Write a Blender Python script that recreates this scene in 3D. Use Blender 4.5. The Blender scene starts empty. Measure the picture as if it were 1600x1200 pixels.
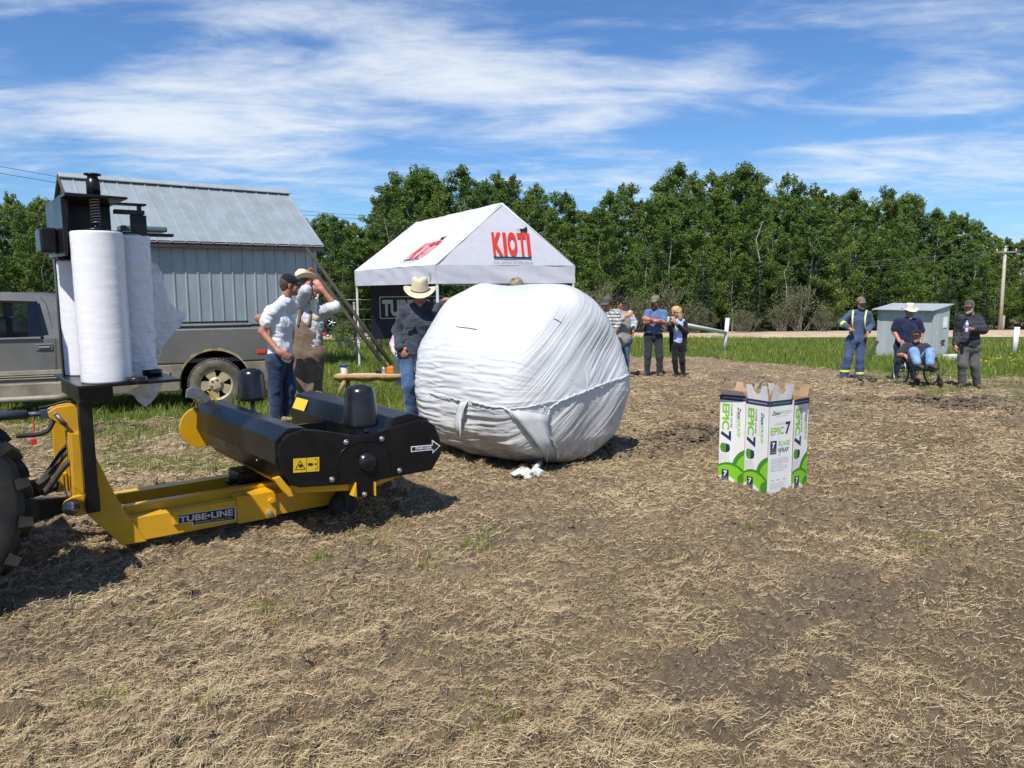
import bpy, bmesh, math, random
import numpy as np
from mathutils import Vector, Matrix
from mathutils.bvhtree import BVHTree

random.seed(7)
rng = np.random.default_rng(11)
SC = bpy.context.scene
COL = SC.collection
PI = math.pi
R = math.radians

# ------------------------------------------------------------------ camera
F = 1200.0
CAM_H = 1.6
pitch = math.atan(148 / F)
roll = R(0.5)
Fv = Vector((0, math.cos(pitch), -math.sin(pitch)))
Uv0 = Vector((0, math.sin(pitch), math.cos(pitch)))
Rv0 = Vector((1, 0, 0))
Rv = Rv0 * math.cos(roll) - Uv0 * math.sin(roll)
Uv = Uv0 * math.cos(roll) + Rv0 * math.sin(roll)
CAM = Vector((0, 0, CAM_H))
cd = bpy.data.cameras.new("camera")
cd.sensor_width = 36.0
cd.lens = F / 1600 * 36
cd.clip_start = 0.05
cd.clip_end = 5000
cam = bpy.data.objects.new("camera", cd)
COL.objects.link(cam)
M = Matrix((Rv, Uv, -Fv)).transposed().to_4x4()
M.translation = CAM
cam.matrix_world = M
SC.camera = cam


def ray(u, v):
    return Fv + Rv * ((u - 800) / F) - Uv * ((v - 600) / F)


def P(u, v, Y):
    d = ray(u, v)
    return CAM + d * (Y / d.y)


# ------------------------------------------------------------------ terrain height
def softplus(x, w):
    x = np.asarray(x, float) / w
    return w * np.where(x > 30, x, np.log1p(np.exp(np.minimum(x, 30))))


def gzv(x, y):
    return -.028 * (softplus(y - 9.5, 1.0) - softplus(y - 130, 10)) - .04 * (softplus(x - .5, .6) - softplus(x - 11, 1.5))


def gz(x, y):
    return float(gzv(x, y))


def G(u, v):
    d = ray(u, v)
    k = 1.0
    while k < 400:
        p = CAM + d * k
        if p.z < gz(p.x, p.y):
            break
        k *= 1.001
    return Vector((p.x, p.y, gz(p.x, p.y)))


# ------------------------------------------------------------------ numpy noise
def _hash(ix, iy, iz, seed):
    h = (ix.astype(np.int64) * 374761393 + iy.astype(np.int64) * 668265263 + iz.astype(np.int64) * 2147483647 + seed * 1274126177) & 0xFFFFFFFF
    h = ((h ^ (h >> 13)) * 1274126177) & 0xFFFFFFFF
    h = (h ^ (h >> 16)) & 0xFFFFFFFF
    return h / 4294967295.0


def vnoise(x, y, seed=0):
    x = np.asarray(x, float); y = np.asarray(y, float)
    ix = np.floor(x); iy = np.floor(y)
    fx = x - ix; fy = y - iy
    fx = fx * fx * (3 - 2 * fx); fy = fy * fy * (3 - 2 * fy)
    z = np.zeros_like(ix)
    a = _hash(ix, iy, z, seed); b = _hash(ix + 1, iy, z, seed)
    c = _hash(ix, iy + 1, z, seed); d = _hash(ix + 1, iy + 1, z, seed)
    return (a + (b - a) * fx) * (1 - fy) + (c + (d - c) * fx) * fy


def fbm(x, y, oct=4, seed=0, gain=.5):
    s = 0; a = 1; t = 0
    for i in range(oct):
        s = s + a * vnoise(x * 2 ** i + 17.3 * i, y * 2 ** i - 9.1 * i, seed + i)
        t += a; a *= gain
    return s / t


def vnoise3(p, seed=0):
    i = np.floor(p); f = p - i
    f = f * f * (3 - 2 * f)
    r = 0
    for dx in (0, 1):
        for dy in (0, 1):
            for dz in (0, 1):
                w = (f[..., 0] if dx else 1 - f[..., 0]) * (f[..., 1] if dy else 1 - f[..., 1]) * (f[..., 2] if dz else 1 - f[..., 2])
                r = r + w * _hash(i[..., 0] + dx, i[..., 1] + dy, i[..., 2] + dz, seed)
    return r


def sstep(a, b, x):
    t = np.clip((np.asarray(x, float) - a) / (b - a), 0, 1)
    return t * t * (3 - 2 * t)


# ------------------------------------------------------------------ objects
def tag(o, label=None, cat=None, group=None, kind=None):
    if label: o["label"] = label
    if cat: o["category"] = cat
    if group: o["group"] = group
    if kind: o["kind"] = kind
    return o


def thing(name, label, cat, loc=(0, 0, 0), rotz=0, group=None):
    o = bpy.data.objects.new(name, None)
    o.empty_display_size = .2
    COL.objects.link(o)
    o.location = loc
    o.rotation_euler = (0, 0, rotz)
    return tag(o, label, cat, group)


def link_mesh(name, me, mats=None, parent=None):
    o = bpy.data.objects.new(name, me)
    COL.objects.link(o)
    if mats is not None:
        for m in (mats if isinstance(mats, (list, tuple)) else [mats]):
            me.materials.append(m)
    if parent is not None:
        o.parent = parent
    return o


def pymesh(name, verts, faces, mat=None, parent=None, smooth=False):
    me = bpy.data.meshes.new(name)
    me.from_pydata([tuple(v) for v in verts], [], [tuple(f) for f in faces])
    me.update()
    if smooth:
        me.polygons.foreach_set("use_smooth", [True] * len(me.polygons))
    return link_mesh(name, me, mat, parent)


def npmesh(name, verts, faces, mat=None, parent=None, smooth=False, attrs=None, corner=None):
    """faces: (n,3) or (n,4) int array"""
    me = bpy.data.meshes.new(name)
    verts = np.asarray(verts, np.float32); faces = np.asarray(faces, np.int32)
    n, k = faces.shape
    me.vertices.add(len(verts)); me.vertices.foreach_set("co", verts.ravel())
    me.loops.add(n * k); me.loops.foreach_set("vertex_index", faces.ravel())
    me.polygons.add(n)
    me.polygons.foreach_set("loop_start", np.arange(0, n * k, k, dtype=np.int32))
    me.polygons.foreach_set("loop_total", np.full(n, k, np.int32))
    if smooth:
        me.polygons.foreach_set("use_smooth", np.ones(n, bool))
    me.update(calc_edges=True)
    for an, val in (attrs or {}).items():
        at = me.attributes.new(an, 'FLOAT', 'POINT')
        at.data.foreach_set("value", np.asarray(val, np.float32))
    return link_mesh(name, me, mat, parent)


class MB:
    """collects shapes into one bmesh"""
    def __init__(self):
        self.bm = bmesh.new()

    def box(self, c, s, rot=None, bev=0, mi=0):
        m = Matrix.Translation(Vector(c)) @ (rot.to_4x4() if rot else Matrix()) @ Matrix.Diagonal((*s, 1))
        r = bmesh.ops.create_cube(self.bm, size=1, matrix=m)
        if bev:
            es = list({e for v in r['verts'] for e in v.link_edges})
            bmesh.ops.bevel(self.bm, geom=es, offset=bev, segments=2, affect='EDGES', profile=.5)
        return self

    def tube(self, pts, rad, seg=10, caps=True):
        pts = [Vector(p) for p in pts]
        n = len(pts)
        rads = rad if isinstance(rad, (list, tuple)) else [rad] * n
        rings = []
        ref = None
        for i, p in enumerate(pts):
            t = (pts[min(i + 1, n - 1)] - pts[max(i - 1, 0)]).normalized()
            if ref is None:
                ref = Vector((0, 0, 1)) if abs(t.z) < .9 else Vector((1, 0, 0))
            a = (ref - t * ref.dot(t)).normalized()
            ref = a
            b = t.cross(a)
            rings.append([self.bm.verts.new(p + (a * math.cos(2 * PI * k / seg) + b * math.sin(2 * PI * k / seg)) * rads[i]) for k in range(seg)])
        for i in range(n - 1):
            for k in range(seg):
                f = self.bm.faces.new((rings[i][k], rings[i][(k + 1) % seg], rings[i + 1][(k + 1) % seg], rings[i + 1][k]))
                f.smooth = True
        if caps:
            self.bm.faces.new(rings[0][::-1]); self.bm.faces.new(rings[-1])
        return self

    def lathe(self, prof, origin=(0, 0, 0), axis=(0, 0, 1), seg=24, smooth=True, closed=True):
        ax = Vector(axis).normalized()
        ref = Vector((1, 0, 0)) if abs(ax.x) < .9 else Vector((0, 1, 0))
        a = (ref - ax * ref.dot(ax)).normalized(); b = ax.cross(a)
        o = Vector(origin)
        rings = []
        for r, z in prof:
            if r < 1e-5:
                rings.append([self.bm.verts.new(o + ax * z)])
            else:
                rings.append([self.bm.verts.new(o + ax * z + (a * math.cos(2 * PI * k / seg) + b * math.sin(2 * PI * k / seg)) * r) for k in range(seg)])
        for i in range(len(rings) - 1):
            A, B = rings[i], rings[i + 1]
            for k in range(seg):
                k2 = (k + 1) % seg
                if len(A) == 1 and len(B) == 1: continue
                if len(A) == 1: f = (A[0], B[k2], B[k])
                elif len(B) == 1: f = (A[k], A[k2], B[0])
                else: f = (A[k], A[k2], B[k2], B[k])
                q = self.bm.faces.new(f); q.smooth = smooth
        if closed:
            if len(rings[0]) > 1: self.bm.faces.new(rings[0][::-1])
            if len(rings[-1]) > 1: self.bm.faces.new(rings[-1])
        return self

    def prism(self, poly, o, ex, ey, ez, depth):
        """poly in (x,y) of frame ex,ey at o, extruded depth along ez"""
        o, ex, ey, ez = map(Vector, (o, ex, ey, ez))
        a = [self.bm.verts.new(o + ex * x + ey * y) for x, y in poly]
        b = [self.bm.verts.new(o + ex * x + ey * y + ez * depth) for x, y in poly]
        n = len(poly)
        self.bm.faces.new(a[::-1]); self.bm.faces.new(b)
        for i in range(n):
            self.bm.faces.new((a[i], a[(i + 1) % n], b[(i + 1) % n], b[i]))
        return self

    def poly(self, pts):
        self.bm.faces.new([self.bm.verts.new(Vector(p)) for p in pts])
        return self

    def sphere(self, c, r, rot=None, sub=2):
        rr = r if isinstance(r, (tuple, list)) else (r, r, r)
        m = Matrix.Translation(Vector(c)) @ (rot.to_4x4() if rot else Matrix()) @ Matrix.Diagonal((*rr, 1))
        res = bmesh.ops.create_icosphere(self.bm, subdivisions=sub, radius=1, matrix=m)
        for v in res['verts']:
            for f in v.link_faces: f.smooth = True
        return self

    def build(self, name, mat=None, parent=None, bevel=0, smooth=None):
        bmesh.ops.recalc_face_normals(self.bm, faces=self.bm.faces)
        me = bpy.data.meshes.new(name)
        self.bm.to_mesh(me); self.bm.free()
        if smooth is not None:
            me.polygons.foreach_set("use_smooth", [smooth] * len(me.polygons))
        o = link_mesh(name, me, mat, parent)
        if bevel:
            b = o.modifiers.new("bevel", 'BEVEL'); b.width = bevel; b.segments = 2; b.limit_method = 'ANGLE'
            b.harden_normals = False
        return o


# ------------------------------------------------------------------ materials
def NT(name):
    m = bpy.data.materials.new(name); m.use_nodes = True
    nt = m.node_tree
    b = nt.nodes["Principled BSDF"]
    return m, nt, b


def nd(nt, typ, **kw):
    n = nt.nodes.new(typ)
    for k, v in kw.items():
        if k.startswith("i_"):
            n.inputs[k[2:].replace("_", " ")].default_value = v
        else:
            setattr(n, k, v)
    return n


def ramp(nt, fac, stops):
    r = nt.nodes.new("ShaderNodeValToRGB")
    els = r.color_ramp.elements
    while len(els) < len(stops): els.new(.5)
    for e, (p, c) in zip(els, stops):
        e.position = p; e.color = (*c, 1) if len(c) == 3 else c
    nt.links.new(fac, r.inputs[0])
    return r


def mix(nt, fac, a, b, mode='MIX'):
    m = nt.nodes.new("ShaderNodeMix"); m.data_type = 'RGBA'; m.blend_type = mode
    for sock, val in ((m.inputs[0], fac), (m.inputs[6], a), (m.inputs[7], b)):
        if hasattr(val, "is_linked") or isinstance(val, bpy.types.NodeSocket): nt.links.new(val, sock)
        elif isinstance(val, (tuple, list)): sock.default_value = (*val, 1) if len(val) == 3 else val
        else: sock.default_value = val
    return m.outputs[2]


def mat(name, col, rough=.6, metal=0, var=.15, scale=6, bump=0, bscale=40, dirt=None, dscale=3, damt=.5, coat=0, spec=.5, sheen=0):
    m, nt, b = NT(name)
    tc = nt.nodes.new("ShaderNodeTexCoord")
    n = nd(nt, "ShaderNodeTexNoise", i_Scale=scale, i_Detail=6.0, i_Roughness=.6)
    nt.links.new(tc.outputs["Object"], n.inputs["Vector"])
    lo = tuple(max(0, c * (1 - var)) for c in col); hi = tuple(min(1, c * (1 + var)) for c in col)
    r = ramp(nt, n.outputs[0], [(.3, lo), (.7, hi)])
    out = r.outputs[0]
    if dirt:
        n2 = nd(nt, "ShaderNodeTexNoise", i_Scale=dscale, i_Detail=8.0, i_Roughness=.65)
        nt.links.new(tc.outputs["Object"], n2.inputs["Vector"])
        r2 = ramp(nt, n2.outputs[0], [(.45, (0, 0, 0)), (.72, (damt,) * 3)])
        out = mix(nt, r2.outputs[0], out, dirt)
    nt.links.new(out, b.inputs["Base Color"])
    rr = ramp(nt, n.outputs[0], [(.2, (max(0, rough - .08),) * 3), (.8, (min(1, rough + .08),) * 3)])
    nt.links.new(rr.outputs[0], b.inputs["Roughness"])
    b.inputs["Metallic"].default_value = metal
    b.inputs["Coat Weight"].default_value = coat
    b.inputs["Specular IOR Level"].default_value = spec
    if sheen: b.inputs["Sheen Weight"].default_value = sheen
    if bump:
        n3 = nd(nt, "ShaderNodeTexNoise", i_Scale=bscale, i_Detail=4.0)
        nt.links.new(tc.outputs["Object"], n3.inputs["Vector"])
        bp = nd(nt, "ShaderNodeBump", i_Strength=bump, i_Distance=.01)
        nt.links.new(n3.outputs[0], bp.inputs["Height"])
        nt.links.new(bp.outputs[0], b.inputs["Normal"])
    return m


# ------------------------------------------------------------------ light and sky
SUN_EL = R(55)
SUN_AZ = R(20)          # shadows run 20 degrees right of straight ahead
trav = Vector((math.sin(SUN_AZ) * math.cos(SUN_EL), math.cos(SUN_AZ) * math.cos(SUN_EL), -math.sin(SUN_EL)))
sd = bpy.data.lights.new("sun", 'SUN')
sd.energy = 4.7
sd.angle = R(.53)
sd.color = (1, .955, .88)
so = bpy.data.objects.new("sun", sd)
COL.objects.link(so)
so.rotation_euler = trav.to_track_quat('-Z', 'Y').to_euler()
so.location = (0, -20, 40)

W = bpy.data.worlds.new("World")
SC.world = W
W.use_nodes = True
nt = W.node_tree
bg = nt.nodes["Background"]
sky = nt.nodes.new("ShaderNodeTexSky")
sky.sky_type = 'NISHITA'
sky.sun_disc = False
sky.sun_elevation = SUN_EL
sd_dir = -trav
sky.sun_rotation = math.atan2(sd_dir.x, sd_dir.y)
sky.altitude = 600
sky.air_density = 1.15
sky.dust_density = .25
sky.ozone_density = 2.5
tc = nt.nodes.new("ShaderNodeTexCoord")
sep = nt.nodes.new("ShaderNodeSeparateXYZ"); nt.links.new(tc.outputs["Generated"], sep.inputs[0])


def wm(op, a, b=None, c=None):
    n = nt.nodes.new("ShaderNodeMath"); n.operation = op
    for i, q in enumerate((a, b, c)):
        if q is None: continue
        if isinstance(q, (int, float)): n.inputs[i].default_value = q
        else: nt.links.new(q, n.inputs[i])
    return n.outputs[0]


# cloud sheet: the view direction meets a high layer, thin cirrus lives on that layer
zz = wm('MAXIMUM', wm('ADD', sep.outputs[2], .10), .04)
cx = wm('DIVIDE', sep.outputs[0], zz)
cy = wm('DIVIDE', sep.outputs[1], zz)


def cloud_noise(sx, sy, rot, off, detail, rough, dist):
    cv = nt.nodes.new("ShaderNodeCombineXYZ"); nt.links.new(cx, cv.inputs[0]); nt.links.new(cy, cv.inputs[1])
    mp = nt.nodes.new("ShaderNodeMapping"); mp.inputs["Scale"].default_value = (sx, sy, 1)
    mp.inputs["Rotation"].default_value = (0, 0, rot); mp.inputs["Location"].default_value = off
    nt.links.new(cv.outputs[0], mp.inputs[0])
    n = nd(nt, "ShaderNodeTexNoise", i_Scale=1.0, i_Detail=detail, i_Roughness=rough, i_Distortion=dist)
    nt.links.new(mp.outputs[0], n.inputs["Vector"])
    return n.outputs[0]


def blob(px, py, rx, ry, rot, amt):
    """soft elongated bank of cloud on the layer"""
    dx = wm('SUBTRACT', cx, px); dy = wm('SUBTRACT', cy, py)
    c, s = math.cos(rot), math.sin(rot)
    a = wm('DIVIDE', wm('ADD', wm('MULTIPLY', dx, c), wm('MULTIPLY', dy, s)), rx)
    b = wm('DIVIDE', wm('SUBTRACT', wm('MULTIPLY', dy, c), wm('MULTIPLY', dx, s)), ry)
    q = wm('ADD', wm('MULTIPLY', a, a), wm('MULTIPLY', b, b))
    return wm('MULTIPLY', wm('POWER', 2.718, wm('MULTIPLY', q, -1.0)), amt)


def layer_xy(u, v):
    d = ray(u, v).normalized()
    z = max(d.z + .10, .04)
    return d.x / z, d.y / z


big = cloud_noise(.6, .95, R(-14), (3.3, 1.7, 0), 3, .5, .3)
wisp = cloud_noise(1.3, 2.6, R(-22), (.4, 6.1, 0), 10, .58, .5)
fine = cloud_noise(4.5, 7.0, R(-30), (2.2, .3, 0), 8, .62, .6)
s = wm('ADD', wm('MULTIPLY', big, .36), wm('ADD', wm('MULTIPLY', wisp, .70), wm('MULTIPLY', fine, .27)))
BANKS = [((420, 110), (760, 140), .35, .24), ((760, 150), (1080, 170), .28, .16), ((60, 150), (330, 215), .5, .22), ((650, 205), (980, 205), .22, .2),
         ((130, 250), (560, 250), .5, .16), ((1080, 95), (1180, 110), .25, .18), ((1380, 140), (1600, 110), .3, .14), ((1230, 250), (1600, 260), .4, .18),
         ((330, 10), (560, 15), .15, .16), ((900, 285), (1060, 280), .3, .12),
         ((60, 85), (150, 110), .14, -.16), ((330, 60), (540, 65), .10, -.17), ((640, 175), (760, 190), .12, -.12), ((1000, 200), (1180, 250), .25, -.14),
         ((560, 245), (640, 255), .2, -.07), ((1200, 60), (1330, 110), .14, -.1)]
for (a, b, w_, amt) in BANKS:
    ax, ay = layer_xy(*a); bx, by = layer_xy(*b)
    L = math.hypot(bx - ax, by - ay)
    s = wm('ADD', s, blob((ax + bx) / 2, (ay + by) / 2, L * .62, w_, math.atan2(by - ay, bx - ax), amt))
cr = nt.nodes.new("ShaderNodeMapRange")
cr.interpolation_type = 'SMOOTHSTEP'
cr.inputs[1].default_value = .60; cr.inputs[2].default_value = 1.04
nt.links.new(s, cr.inputs[0])
cf = wm('MULTIPLY', cr.outputs[0], .9)
skyg = mix(nt, 1.0, sky.outputs[0], (.52, .76, 1.06), 'MULTIPLY')
cm = mix(nt, cf, skyg, (7.2, 7.7, 8.2))
nt.links.new(cm, bg.inputs[0])
bg.inputs[1].default_value = .10

SC.view_settings.view_transform = 'Standard'
SC.view_settings.look = 'None'
SC.view_settings.exposure = .30
SC.view_settings.gamma = 1
SC.view_settings.use_curve_mapping = False
SC.cycles.max_bounces = 8
SC.cycles.transparent_max_bounces = 12
# ------------------------------------------------------------------ ground masks
def _bound(pix):
    pts = [G(*q) for q in pix]
    az = np.array([p.x / p.y for p in pts]); d = np.array([p.y for p in pts])
    return az, d


# where the torn field gives way to grass (as a function of bearing x/y)
_BA, _BD = _bound([(-60, 668), (100, 668), (220, 664), (330, 662), (420, 662), (520, 668), (620, 662), (700, 640), (830, 575), (985, 557), (1080, 560), (1160, 566), (1290, 577), (1440, 588), (1600, 592), (1700, 592)])
_LA, _LD = _bound([(-60, 770), (200, 760), (400, 770), (560, 760), (660, 700), (760, 640), (900, 560), (985, 557), (1160, 567), (1290, 579), (1380, 600), (1480, 622), (1600, 640), (1700, 650)])


def grass_mask(x, y):
    """0 bare dirt and straw, 1 full grass"""
    yy = np.maximum(y, .1)
    az = x / yy
    b = np.interp(az, _BA, _BD); l = np.interp(az, _LA, _LD)
    n = fbm(x * .9, y * .9, 4, 5) - .5
    n2 = fbm(x * 3.1, y * 3.1, 3, 9) - .5
    yj = y + n * .12 * b + n2 * .05 * b
    full = sstep(.985, 1.03, yj / b)
    part = sstep(1.0, 1.06, (y + n * .2 * l) / l) * .62 * sstep(.38, .56, fbm(x * 2.2, y * 2.2, 4, 31))
    return np.clip(np.maximum(full, part), 0, 1)


def bare_mask(x, y):
    """1 where dark soil shows through the straw"""
    ang = R(32)
    xr = x * math.cos(ang) + y * math.sin(ang); yr = -x * math.sin(ang) + y * math.cos(ang)
    n = fbm(xr * .75, yr * 1.7, 5, 41, .55)
    n = n + .07 * sstep(7, 13, y) + .02 * sstep(1.5, 4, x)
    m = .72 * sstep(.57, .74, n)
    # wheel scrape running through the foreground right
    for (a, b_, w_) in (((1060, 1090), (1330, 900), .14), ((1330, 960), (1480, 900), .10), ((1130, 1150), (1300, 1060), .12), ((620, 1010), (720, 960), .08), ((1480, 640), (1600, 632), .30), ((1080, 690), (1120, 685), .25)):
        p, q = G(*a), G(*b_)
        dx, dy = q.x - p.x, q.y - p.y
        t = np.clip(((x - p.x) * dx + (y - p.y) * dy) / (dx * dx + dy * dy), 0, 1)
        d = np.hypot(x - p.x - t * dx, y - p.y - t * dy) + (fbm(x * 4, y * 4, 3, 55) - .5) * .28
        m = np.maximum(m, 1 - sstep(w_ * .7, w_ * 1.3, d))
    return m


def relief(x, y):
    """small-scale height of the ground above the smooth terrain"""
    g = grass_mask(x, y); b = bare_mask(x, y)
    d = np.hypot(x, y)
    near = 1 - sstep(25, 45, d)
    h = (fbm(x * 1.3, y * 1.3, 3, 61) - .5) * .06
    h = h + (fbm(x * 5, y * 5, 4, 62) - .5) * .045
    rid = 1 - np.abs(2 * fbm(x * 3.2 + 2 * fbm(x * 1.1, y * 1.1, 2, 3), y * 3.2, 3, 63) - 1)
    h = h + sstep(.86, 1, rid) * .03 * (1 - g)
    h = h + sstep(.52, .8, fbm(x * 11, y * 11, 3, 64)) * .05 * (1 - .5 * g)
    h = h + (fbm(x * 34, y * 34, 2, 65) - .5) * .024
    h = h - b * .018
    for (u, v, hh, w_) in ((1105, 690, .13, .35), (1065, 690, .09, .3), (1440, 632, .10, .5), (1570, 636, .13, .7), (1355, 602, .14, .25), (180, 675, .16, .28), (1290, 800, .05, .4)):
        p = PT(u, v)
        h = h + hh * np.exp(-(((x - p.x) / w_) ** 2 + ((y - p.y) / (w_ * .6)) ** 2)) * (.5 + 1.0 * fbm(x * 7, y * 7, 3, 71))
    return h * near


_ptc = {}


def PT(u, v):
    if (u, v) not in _ptc: _ptc[(u, v)] = G(u, v)
    return _ptc[(u, v)]


# polar sheet round the camera: fine where the camera looks, coarse elsewhere
th = np.concatenate([np.linspace(-180, -46, 60, endpoint=False), np.linspace(-46, 46, 620, endpoint=False), np.linspace(46, 180, 60, endpoint=False)])
th = np.radians(th)
rr = np.concatenate([[.02, .4, .8, 1.2, 1.6], 1.9 * np.exp(np.linspace(0, math.log(60 / 1.9), 640)), np.geomspace(63, 900, 40)])
TH, RR = np.meshgrid(th, rr)
X = RR * np.sin(TH); Y = RR * np.cos(TH)
GM = np.where(Y > .5, grass_mask(X, Y), .3)
BM_ = bare_mask(X, Y)
Z = gzv(X, Y) + relief(X, Y)
nr, na = X.shape
idx = np.arange(nr * na).reshape(nr, na)
a = idx[:-1, :]; b = idx[1:, :]
f = np.stack([a, np.roll(a, -1, 1), np.roll(b, -1, 1), b], -1).reshape(-1, 4)[:, ::-1]

gm, nt, bs = NT("ground_soil_straw")
L = nt.links.new
tc = nt.nodes.new("ShaderNodeTexCoord")
ag = nd(nt, "ShaderNodeAttribute", attribute_name="grass")
ab = nd(nt, "ShaderNodeAttribute", attribute_name="bare")


def gn(scale, detail=6, rough=.6, stretch=None, rot=0, dist=0):
    n = nd(nt, "ShaderNodeTexNoise", i_Scale=scale, i_Detail=float(detail), i_Roughness=rough, i_Distortion=dist)
    if stretch:
        mp = nt.nodes.new("ShaderNodeMapping"); mp.inputs["Scale"].default_value = (*stretch, 1); mp.inputs["Rotation"].default_value = (0, 0, rot)
        L(tc.outputs["Object"], mp.inputs[0]); L(mp.outputs[0], n.inputs["Vector"])
    else:
        L(tc.outputs["Object"], n.inputs["Vector"])
    return n.outputs[0]


soil = ramp(nt, gn(26, 10, .78), [(.30, (.090, .071, .052)), (.5, (.20, .156, .108)), (.72, (.37, .29, .195))])
strawc = ramp(nt, gn(55, 6, .75, (1, .35), R(25), 1.5), [(.3, (.16, .12, .078)), (.48, (.35, .268, .168)), (.62, (.49, .382, .24)), (.78, (.58, .47, .31))])
big_ = ramp(nt, gn(1.7, 5, .6), [(.35, (.62, .60, .58)), (.65, (1.1, 1.05, 1.0))])
strawc2 = mix(nt, 1.0, strawc.outputs[0], big_.outputs[0], 'MULTIPLY')
cov = ramp(nt, gn(22, 8, .72), [(.38, (0, 0, 0)), (.56, (1, 1, 1))])
covb = mix(nt, ab.outputs["Fac"], cov.outputs[0], mix(nt, .78, cov.outputs[0], (0.0, 0.0, 0.0)))
dirtc = mix(nt, covb, soil.outputs[0], strawc2)
grn = ramp(nt, gn(14, 6, .7), [(.3, (.04, .058, .012)), (.5, (.09, .13, .026)), (.72, (.17, .20, .05))])
gfac = ramp(nt, ag.outputs["Fac"], [(.25, (0, 0, 0)), (.85, (1, 1, 1))])
base = mix(nt, gfac.outputs[0], dirtc, grn.outputs[0])
L(base, bs.inputs["Base Color"])
bs.inputs["Roughness"].default_value = .95
bs.inputs["Specular IOR Level"].default_value = .1
bp = nd(nt, "ShaderNodeBump", i_Strength=1.0, i_Distance=.03)
L(gn(60, 9, .8, (1, .55), R(25)), bp.inputs["Height"])
L(bp.outputs[0], bs.inputs["Normal"])
ground = npmesh("ground", np.stack([X, Y, Z], -1).reshape(-1, 3), f, gm, smooth=True, attrs={"grass": GM.ravel(), "bare": BM_.ravel()})
tag(ground, kind="structure")

# gravel road beyond the field
road_m = mat("gravel_road", (.46, .36, .245), .95, var=.18, scale=1.2, bump=.4, bscale=8, spec=.1)
pa = [PT(u, v) for u, v in ((560, 531), (800, 528.5), (1080, 528), (1300, 527.5), (1700, 527))]
pb = [PT(u, v) for u, v in ((560, 524.5), (800, 522), (1080, 521), (1300, 520.2), (1700, 518.5))]
pa = [pa[0] + (pa[0] - pa[1]) * 4] + pa + [pa[-1] + (pa[-1] - pa[-2]) * 2]
pb = [pb[0] + (pb[0] - pb[1]) * 4] + pb + [pb[-1] + (pb[-1] - pb[-2]) * 2]
ua = np.linspace(0, len(pa) - 1, 160)
rv = []
NR = 9
for t in ua:
    i = min(int(t), len(pa) - 2); ff = t - i
    p = pa[i].lerp(pa[i + 1], ff); q = pb[i].lerp(pb[i + 1], ff)
    for k in range(NR):
        c = p.lerp(q, k / (NR - 1))
        if k in (0, NR - 1):
            c += (q - p).normalized() * (float(vnoise(t * 9, k, 4)) - .5) * .8
        zz_ = gz(c.x, c.y) + (.02 if k in (0, NR - 1) else .16 + .05 * math.sin(k / (NR - 1) * PI))
        rv.append((c.x, c.y, zz_))
rf = [(i * NR + k, i * NR + k + 1, (i + 1) * NR + k + 1, (i + 1) * NR + k) for i in range(len(ua) - 1) for k in range(NR - 1)]
tag(npmesh("road", rv, rf, road_m, smooth=True), kind="structure")


# ------------------------------------------------------------------ straw, grass
def strips(px, py, pz, yaw, length, width, lift, curl, nseg=2):
    """flat bent strips (straw), returns verts, quads"""
    n = len(px)
    t = np.linspace(0, 1, nseg + 1)
    dx = np.cos(yaw); dy = np.sin(yaw)
    V = np.zeros((n, nseg + 1, 2, 3))
    for j, tj in enumerate(t):
        s_ = (tj - .5) * length
        off = curl * (4 * (tj - .5) ** 2)
        cxx = px + dx * s_ - dy * off; cyy = py + dy * s_ + dx * off
        czz = pz + lift * tj + .006
        for k, sg in enumerate((-.5, .5)):
            V[:, j, k, 0] = cxx - dy * width * sg
            V[:, j, k, 1] = cyy + dx * width * sg
            V[:, j, k, 2] = czz + width * sg * .6
    base_ = np.arange(n)[:, None] * (nseg + 1) * 2
    q = []
    for j in range(nseg):
        o = j * 2
        q.append(np.concatenate([base_ + o, base_ + o + 1, base_ + o + 3, base_ + o + 2], 1))
    return V.reshape(-1, 3), np.concatenate(q, 0)


def attr_mat(name, stops, rough=.8, trans=0, attr="tone", spec=.2):
    m, nt, b = NT(name)
    a = nd(nt, "ShaderNodeAttribute", attribute_name=attr)
    r = ramp(nt, a.outputs["Fac"], stops)
    nt.links.new(r.outputs[0], b.inputs["Base Color"])
    b.inputs["Roughness"].default_value = rough
    b.inputs["Specular IOR Level"].default_value = spec
    if trans:
        t = nt.nodes.new("ShaderNodeBsdfTranslucent"); nt.links.new(r.outputs[0], t.inputs[0])
        ms = nt.nodes.new("ShaderNodeMixShader"); ms.inputs[0].default_value = trans
        nt.links.new(b.outputs[0], ms.inputs[1]); nt.links.new(t.outputs[0], ms.inputs[2])
        nt.links.new(ms.outputs[0], nt.nodes["Material Output"].inputs[0])
    return m


straw_m = attr_mat("dry_straw", [(0, (.16, .118, .070)), (.3, (.30, .222, .128)), (.65, (.45, .342, .197)), (.92, (.57, .45, .275)), (1, (.64, .54, .36))], .75)


def scatter_polar(n, r0, r1, a0=-40, a1=40, power=1.0):
    """points with constant density on screen-ish rings: density falls with distance"""
    u = rng.random(n)
    r = r0 * (r1 / r0) ** (u ** power)
    a = np.radians(rng.uniform(a0, a1, n))
    return r * np.sin(a), r * np.cos(a)


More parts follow.
